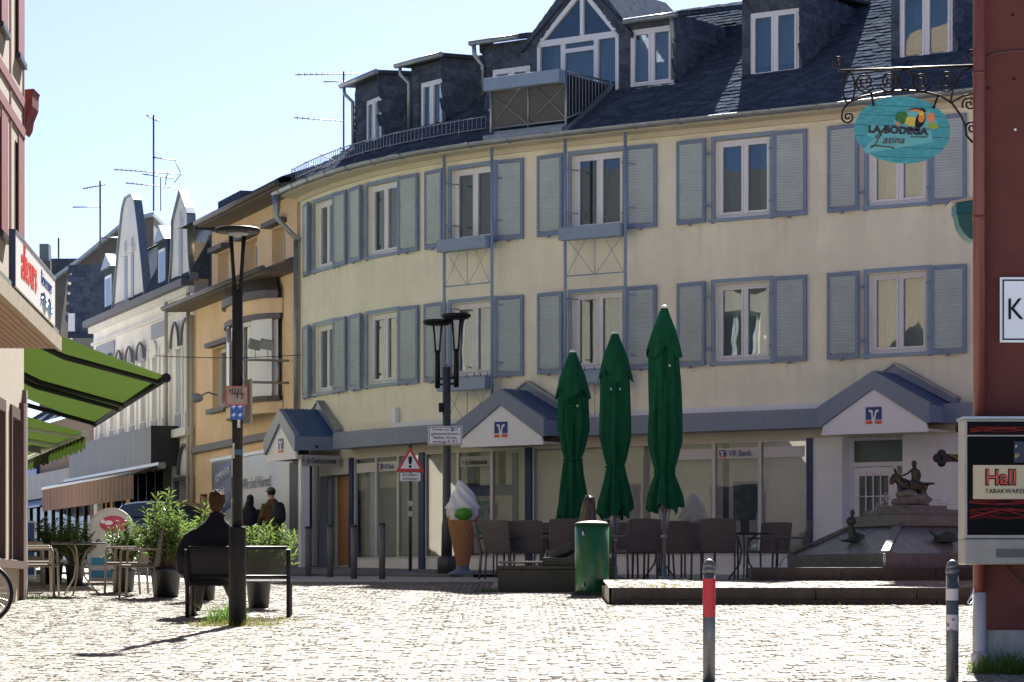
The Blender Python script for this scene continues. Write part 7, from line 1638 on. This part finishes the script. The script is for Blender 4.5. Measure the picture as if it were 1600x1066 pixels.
XT(1538, 757.5, 'Hall', .175, BLACK, offset=.008, sx=.92); XT(1539, 756.8, 'Hall', .168, mat('hall_red', (.60,.06,.01), .4), offset=.0, sx=.95, ext=.0035)
XT(1538.5, 771, 'TABAKWAREN', .052, BLACK, sx=.98);
f = MB(); f.box(px_(1584,VY), px_(1584,VY)+.2, VY-.012, VY-.0075, pz_(723,VY), pz_(690,VY)); f.build('info_panel', mat('info_navy', (.01,.012,.03), .4), vm, rel=True); XT(1586, 700, 'P', .03, WHITEP); XT(1585, 716, 'IP', .05, mat('yellow_print', (.6,.4,.01), .4))
# ---- white street sign on the wall
ks = thing('street_name_plate', 'white plate with black border on the red wall', 'sign', (px_(1562), RY, pz_(537)))
w_ = .62; z0, z1 = pz_(536), pz_(434); xa = px_(1561)
f = MB(); f.box(xa, xa+w_, RY-.045, RY-.03, z0, z1); f.build('plate', WHITEP, ks, rel=True, bevel=.004)
f = MB(); t = .012; e = .02
for q in ((xa+e, xa+w_-e, z0+e, z0+e+t), (xa+e, xa+w_-e, z1-e-t, z1-e), (xa+e, xa+e+t, z0+e+t, z1-e-t), (xa+w_-e-t, xa+w_-e, z0+e+t, z1-e-t)): f.box(q[0], q[1], RY-.049, RY-.0455, q[2], q[3])
f.build('border', BLACK, ks, rel=True)
text('lettering', 'Ka', .25, BLACK, ks, Matrix.Translation((px_(1571), RY-.05, pz_(500))) @ Matrix.Rotation(R(90), 4, 'X'), align='LEFT', sx=.85)
# ---- wrought iron bracket with the painted oval sign
ib = thing('sign_bracket', 'scrolled wrought iron bracket reaching out from the red house corner', 'bracket', (px_(1520), RY, pz_(110)))
IR = mat('wrought_iron', (.025,.016,.012), .32, metal=.8, var=.4, vs=30)
BY = RY - .02
Q = lambda px, py, dy=0: Vector((px_(px, BY), BY+dy, pz_(py, BY)))
def scroll(f, cx, cy, r0, turns, a0, sgn=1, r1=.12, rad=.0085, sx=1):
    n = int(22*turns); f.tube([Q(cx + sx*r0*(1-(1-r1)*i/n)*math.cos(a0 + sgn*2*math.pi*turns*i/n), cy + r0*(1-(1-r1)*i/n)*math.sin(a0 + sgn*2*math.pi*turns*i/n)) for i in range(n+1)], rad, 6)
f = MB(); f.tube([Q(1311,111), Q(1420,106.5), Q(1522,102.5)], .011, 8); f.build('top_bar', IR, ib, rel=True)
f = MB(); f.tube([Q(1326,161), Q(1345,152), Q(1375,145), Q(1410,142), Q(1445,144), Q(1470,150), Q(1488,162), Q(1502,182), Q(1508,195), Q(1510,212), Q(1520,223)], .010, 8); f.build('lower_bar', IR, ib, rel=True)
def iron(paths=None, *a):
    f = MB()
    if paths: f.tube(paths, .0085, 6)
    else: scroll(f, *a)
    f.build('scroll', IR, ib, rel=True)
for a in ((1519, 86, 10, 1.3, R(120), 1), (1311, 97, 10.5, 1.6, R(80), 1), (1325, 183, 10, 1.5, R(180), -1), (1351,129,16,2.1,R(30),1), (1389,128,16,2.1,R(150),-1), (1440,128,16,2.1,R(30),1), (1479,126,18,2.1,R(150),-1), (1515,163,12,1.7,R(150),1), (1519,200,11,1.7,R(150),1)): iron(None, *a)
iron([Q(1315,183), Q(1317,172), Q(1326,161)]); iron([Q(1485,160), Q(1490,135), Q(1505,112), Q(1521,104)]); iron([Q(1486,161), Q(1505,150), Q(1521,146)])
iron([Q(1326 + 9.5*math.sin(t), 137 - 24*math.cos(t)) for t in [2*math.pi*i/26 for i in range(27)]]); iron([Q(1415 + 11*math.sin(t), 125 - 16*math.cos(t)) for t in [2*math.pi*i/24 for i in range(25)]])
hs = thing('oval_hanging_sign', 'oval turquoise plank sign with toucan hanging from the iron bracket', 'sign', Q(1410, 203))
TEAL = mat('turquoise_planks', (.045,.27,.30), .55, var=.28, vs=9, stretch=(2.5,1,7), dirt=.25)
RXp, RYp = 75, 52.5
lim = [-1, -.70, -.42, -.12, .20, .52, .82, 1.0]
for k, (a, b) in enumerate(zip(lim, lim[1:])):
    a_, b_ = a + .006, b - .006; n = 10; ys = [a_ + (b_-a_)*i/n for i in range(n+1)]
    pts = [Q(1410 + RXp*math.sqrt(max(0,1-y*y)), 203 + RYp*y + .05*RXp*math.sqrt(max(0,1-y*y))*.6) for y in ys] + [Q(1410 - RXp*math.sqrt(max(0,1-y*y)), 203 + RYp*y - .05*RXp*math.sqrt(max(0,1-y*y))*.6) for y in reversed(ys)]
    f = MB(); f.prism([p_ + Vector((0,.0,0)) for p_ in pts], (0,.02,0)); f.build('plank', TEAL, hs, rel=True)
f = MB(); f.prism([Q(1410 + (RXp-.3)*math.cos(t), 203 + (RYp-.3)*math.sin(t) + .03*RXp*math.cos(t), .012) for t in [2*math.pi*i/48 for i in range(48)]], (0,.012,0)); f.build('backing', mat('dark_teal', (.01,.05,.06), .7), hs, rel=True)
SH_ = mat('pale_halo', (.12,.37,.38), .6)
f = MB(); f.prism([Q(1430 + 33*math.cos(t)*(1+.08*math.sin(5*t)), 188 + 17*math.sin(t)*(1+.1*math.sin(4*t)), -.002) for t in [2*math.pi*i/30 for i in range(30)]], (0,.001,0)); f.prism([Q(x_, y_, -.002) for x_, y_ in ((1356,194),(1455,204),(1458,222),(1400,232),(1352,240),(1350,232),(1366,216),(1354,212))], (0,.001,0)); f.build('halo', SH_, hs, rel=True)
def blot(name, m, cx, cy, rx, ry, rot=0, dy=-.004, w=.0): 
    f = MB(); c, s = math.cos(rot), math.sin(rot); f.prism([Q(cx + rx*math.cos(t)*c*(1+w*math.sin(7*t)) - ry*math.sin(t)*s, cy + rx*math.cos(t)*s + ry*math.sin(t)*c*(1+w*math.sin(5*t)), dy) for t in [2*math.pi*i/24 for i in range(24)]], (0,.001,0)); f.build(name, m, hs, rel=True)
blot('foliage_print', mat('print_green', (.03,.13,.02), .6, var=.5, vs=60), 1409, 184, 10, 10, 0, -.004, .12); blot('foliage_print', mat('print_yellow', (.55,.42,.06), .6), 1424, 190, 10, 8, 0, -.0045, .1)
blot('flower_print', mat('print_coral', (.60,.20,.08), .6, var=.4, vs=60), 1455, 184, 6, 8, 0, -.004, .15); blot('foliage_print', mat('print_lime', (.25,.30,.04), .6), 1458, 197, 9, 5, 0, -.0038, .2); blot('flower_print', mat('print_coral', (.60,.20,.08), .6, var=.4, vs=60), 1403, 194, 3, 3, 0, -.006)
blot('bird_body', BLACK, 1438, 188, 7.5, 13, R(22), -.005); blot('bird_breast', mat('print_orange', (.65,.20,.01), .5), 1440, 184, 5, 8, R(14), -.006); blot('bird_throat', mat('print_bright_yellow', (.75,.50,.02), .5), 1439, 177, 3.8, 3.6, 0, -.007); blot('bird_head', BLACK, 1442, 172.5, 5.2, 2.6, R(28), -.0065)
f = MB(); f.prism([Q(x_, y_, -.0075) for x_, y_ in ((1440,171.5),(1432,169.5),(1424,170.5),(1418,174.5),(1425,173.6),(1433,174.6),(1440,177))], (0,.001,0)); f.build('bird_beak', mat('print_orange', (.65,.20,.01), .5), hs, rel=True)
f = MB(); f.prism([Q(x_, y_, -.008) for x_, y_ in ((1440,171.3),(1432,169.2),(1424,170.2),(1417.5,174.8),(1424,171.6),(1432,171.0),(1440,173))], (0,.001,0)); f.build('bird_beak_ridge', BLACK, hs, rel=True)
INKP = mat('plum_black_ink', (.018,.010,.014), .5)
text('lettering', 'LA BODEGA', .082, INKP, hs, Matrix.Translation(Q(1356, 207, -.009)) @ Matrix.Rotation(R(90), 4, 'X') @ Matrix.Rotation(R(-2.5), 4, 'Z'), align='LEFT', offset=.0042, sx=1.06, space=1.03)
INKB = mat('brown_ink', (.07,.018,.012), .5)
f = MB(); f.tube([Q(1384,198,-.011), Q(1379,205,-.011), Q(1371,219,-.011), Q(1367,228,-.011), Q(1360,231.5,-.011), Q(1361,228.5,-.011), Q(1370,228,-.011), Q(1380,229.5,-.011), Q(1393,230.5,-.011), Q(1397,233,-.011)], .0045, 6); f.tube([Q(1384,198,-.011), Q(1374,209,-.011), Q(1367,215,-.011), Q(1370,216,-.011), Q(1378,212,-.011)], .0035, 6); f.build('script_initial', INKB, hs, rel=True)
text('lettering', 'atina', .088, INKB, hs, Matrix.Translation(Q(1378, 224.5, -.011)) @ Matrix.Rotation(R(90), 4, 'X'), align='LEFT', shear=.35, sx=1.08)
text('lettering', 'BAR | RESTAURANT', .016, INKP, hs, Matrix.Translation(Q(1422, 215.5, -.009)) @ Matrix.Rotation(R(90), 4, 'X'), align='LEFT', sx=1.0)
for a, b in (((1361,146),(1365,166)), ((1466,149),(1458,170))):
    f = MB(); f.tube([Q(*a), Q(*b, -.008)], .010, 6); f.build('hanger', BLACK, hs, rel=True)
# ---- teal box beyond the corner
tb = thing('teal_wall_box', 'teal box with cream lid jutting out behind the red corner', 'wall box', P(1512, 345, 26.5))
f = MB(); f.prism([P(1487,318,26.5), P(1522,312,26.5), P(1522,307,26.5), P(1487,314,26.5)], (0,.3,0)); f.build('lid', mat('cream_lid', (.5,.44,.36), .5), tb, rel=True)
f = MB(); f.prism([P(1494,333,26.5), P(1522,334,26.5), P(1522,313,26.5), P(1494,318,26.5)], (0,.28,0)); f.build('box', mat('teal_paint', (.01,.12,.16), .5), tb, rel=True)
f = MB(); f.prism([P(x_,y_,26.5) for x_, y_ in ((1495,334),(1499,352),(1506,364),(1514,372),(1522,376),(1522,334))], (0,.25,0)); f.build('curved_panel', mat('teal_pale', (.03,.13,.13), .5), tb, rel=True)
# ------------------------------------------------------------------ weeds
GRASS = fabric_mat('grass_blade', (.10,.17,.03), .4, .5, var=.35); DRYG = fabric_mat('dry_grass', (.17,.17,.045), .4, .7, var=.3)
def weeds(lab, c, n, rad, h, m=GRASS, seed=0, sx=1, zf=gz, kind=True):
    r = random.Random(seed); f = MB(); c = Vector(c)
    for i in range(n):
        a, q = r.uniform(0,6.28), rad*math.sqrt(r.random()); b = Vector((c.x + q*math.cos(a)*sx, c.y + q*math.sin(a), 0)); b.z = zf(b.y) + .0; hh = h*r.uniform(.3,1)*(1-.5*q/rad); d = Vector((r.gauss(0,.35), r.gauss(0,.35), 1)); w_ = Vector((r.uniform(-1,1), r.uniform(-1,1), 0)).normalized()*.004; m_ = b + d*hh*.55; e = b + d*hh + Vector((d.x,d.y,-.3))*hh*.3
        f._add([b-w_, b+w_, m_+w_*.8, e, m_-w_*.8], [(0,1,2,4),(4,2,3)])
    o = f.build('weeds', m); tag(o, lab, 'weeds', kind='stuff'); return o
weeds('yellowing grass tuft at the foot of the street lamp', G(366, 31.4), 380, .34, .13, DRYG, 1, 1.5)
weeds('green weeds climbing beside the lamp post under the bench', G(353, 31.9), 260, .22, .46, GRASS, 2, 1.1)
weeds('dry grass between the cobbles below the bench right leg', G(415, 32.4), 130, .28, .14, DRYG, 3, 1.6)
weeds('grass tuft at the foot of the red house pipe', Vector((px_(1560), RY-.25, 0)), 420, .20, .34, GRASS, 4, 1.5)
weeds('low weeds along the foot of the bin', G(950, 40.0), 160, .16, .14, GRASS, 5, 1.6); weeds('low weeds at the left end of the trough', G(768, 41.4), 160, .2, .14, GRASS, 6, 1.3)
weeds('mossy grass by the corner post in shade', G(48, 39.0), 300, .5, .10, GRASS, 7, 1.2); weeds('short grass between step and terrace cobbles', Vector((1.9, 37.3, 0)), 200, .5, .08, DRYG, 8, 1.4, tz); weeds('sparse weeds sprouting along the lower kerb', Vector((3.4, 36.85, 0)), 120, .9, .08, GRASS, 9, 1.8)
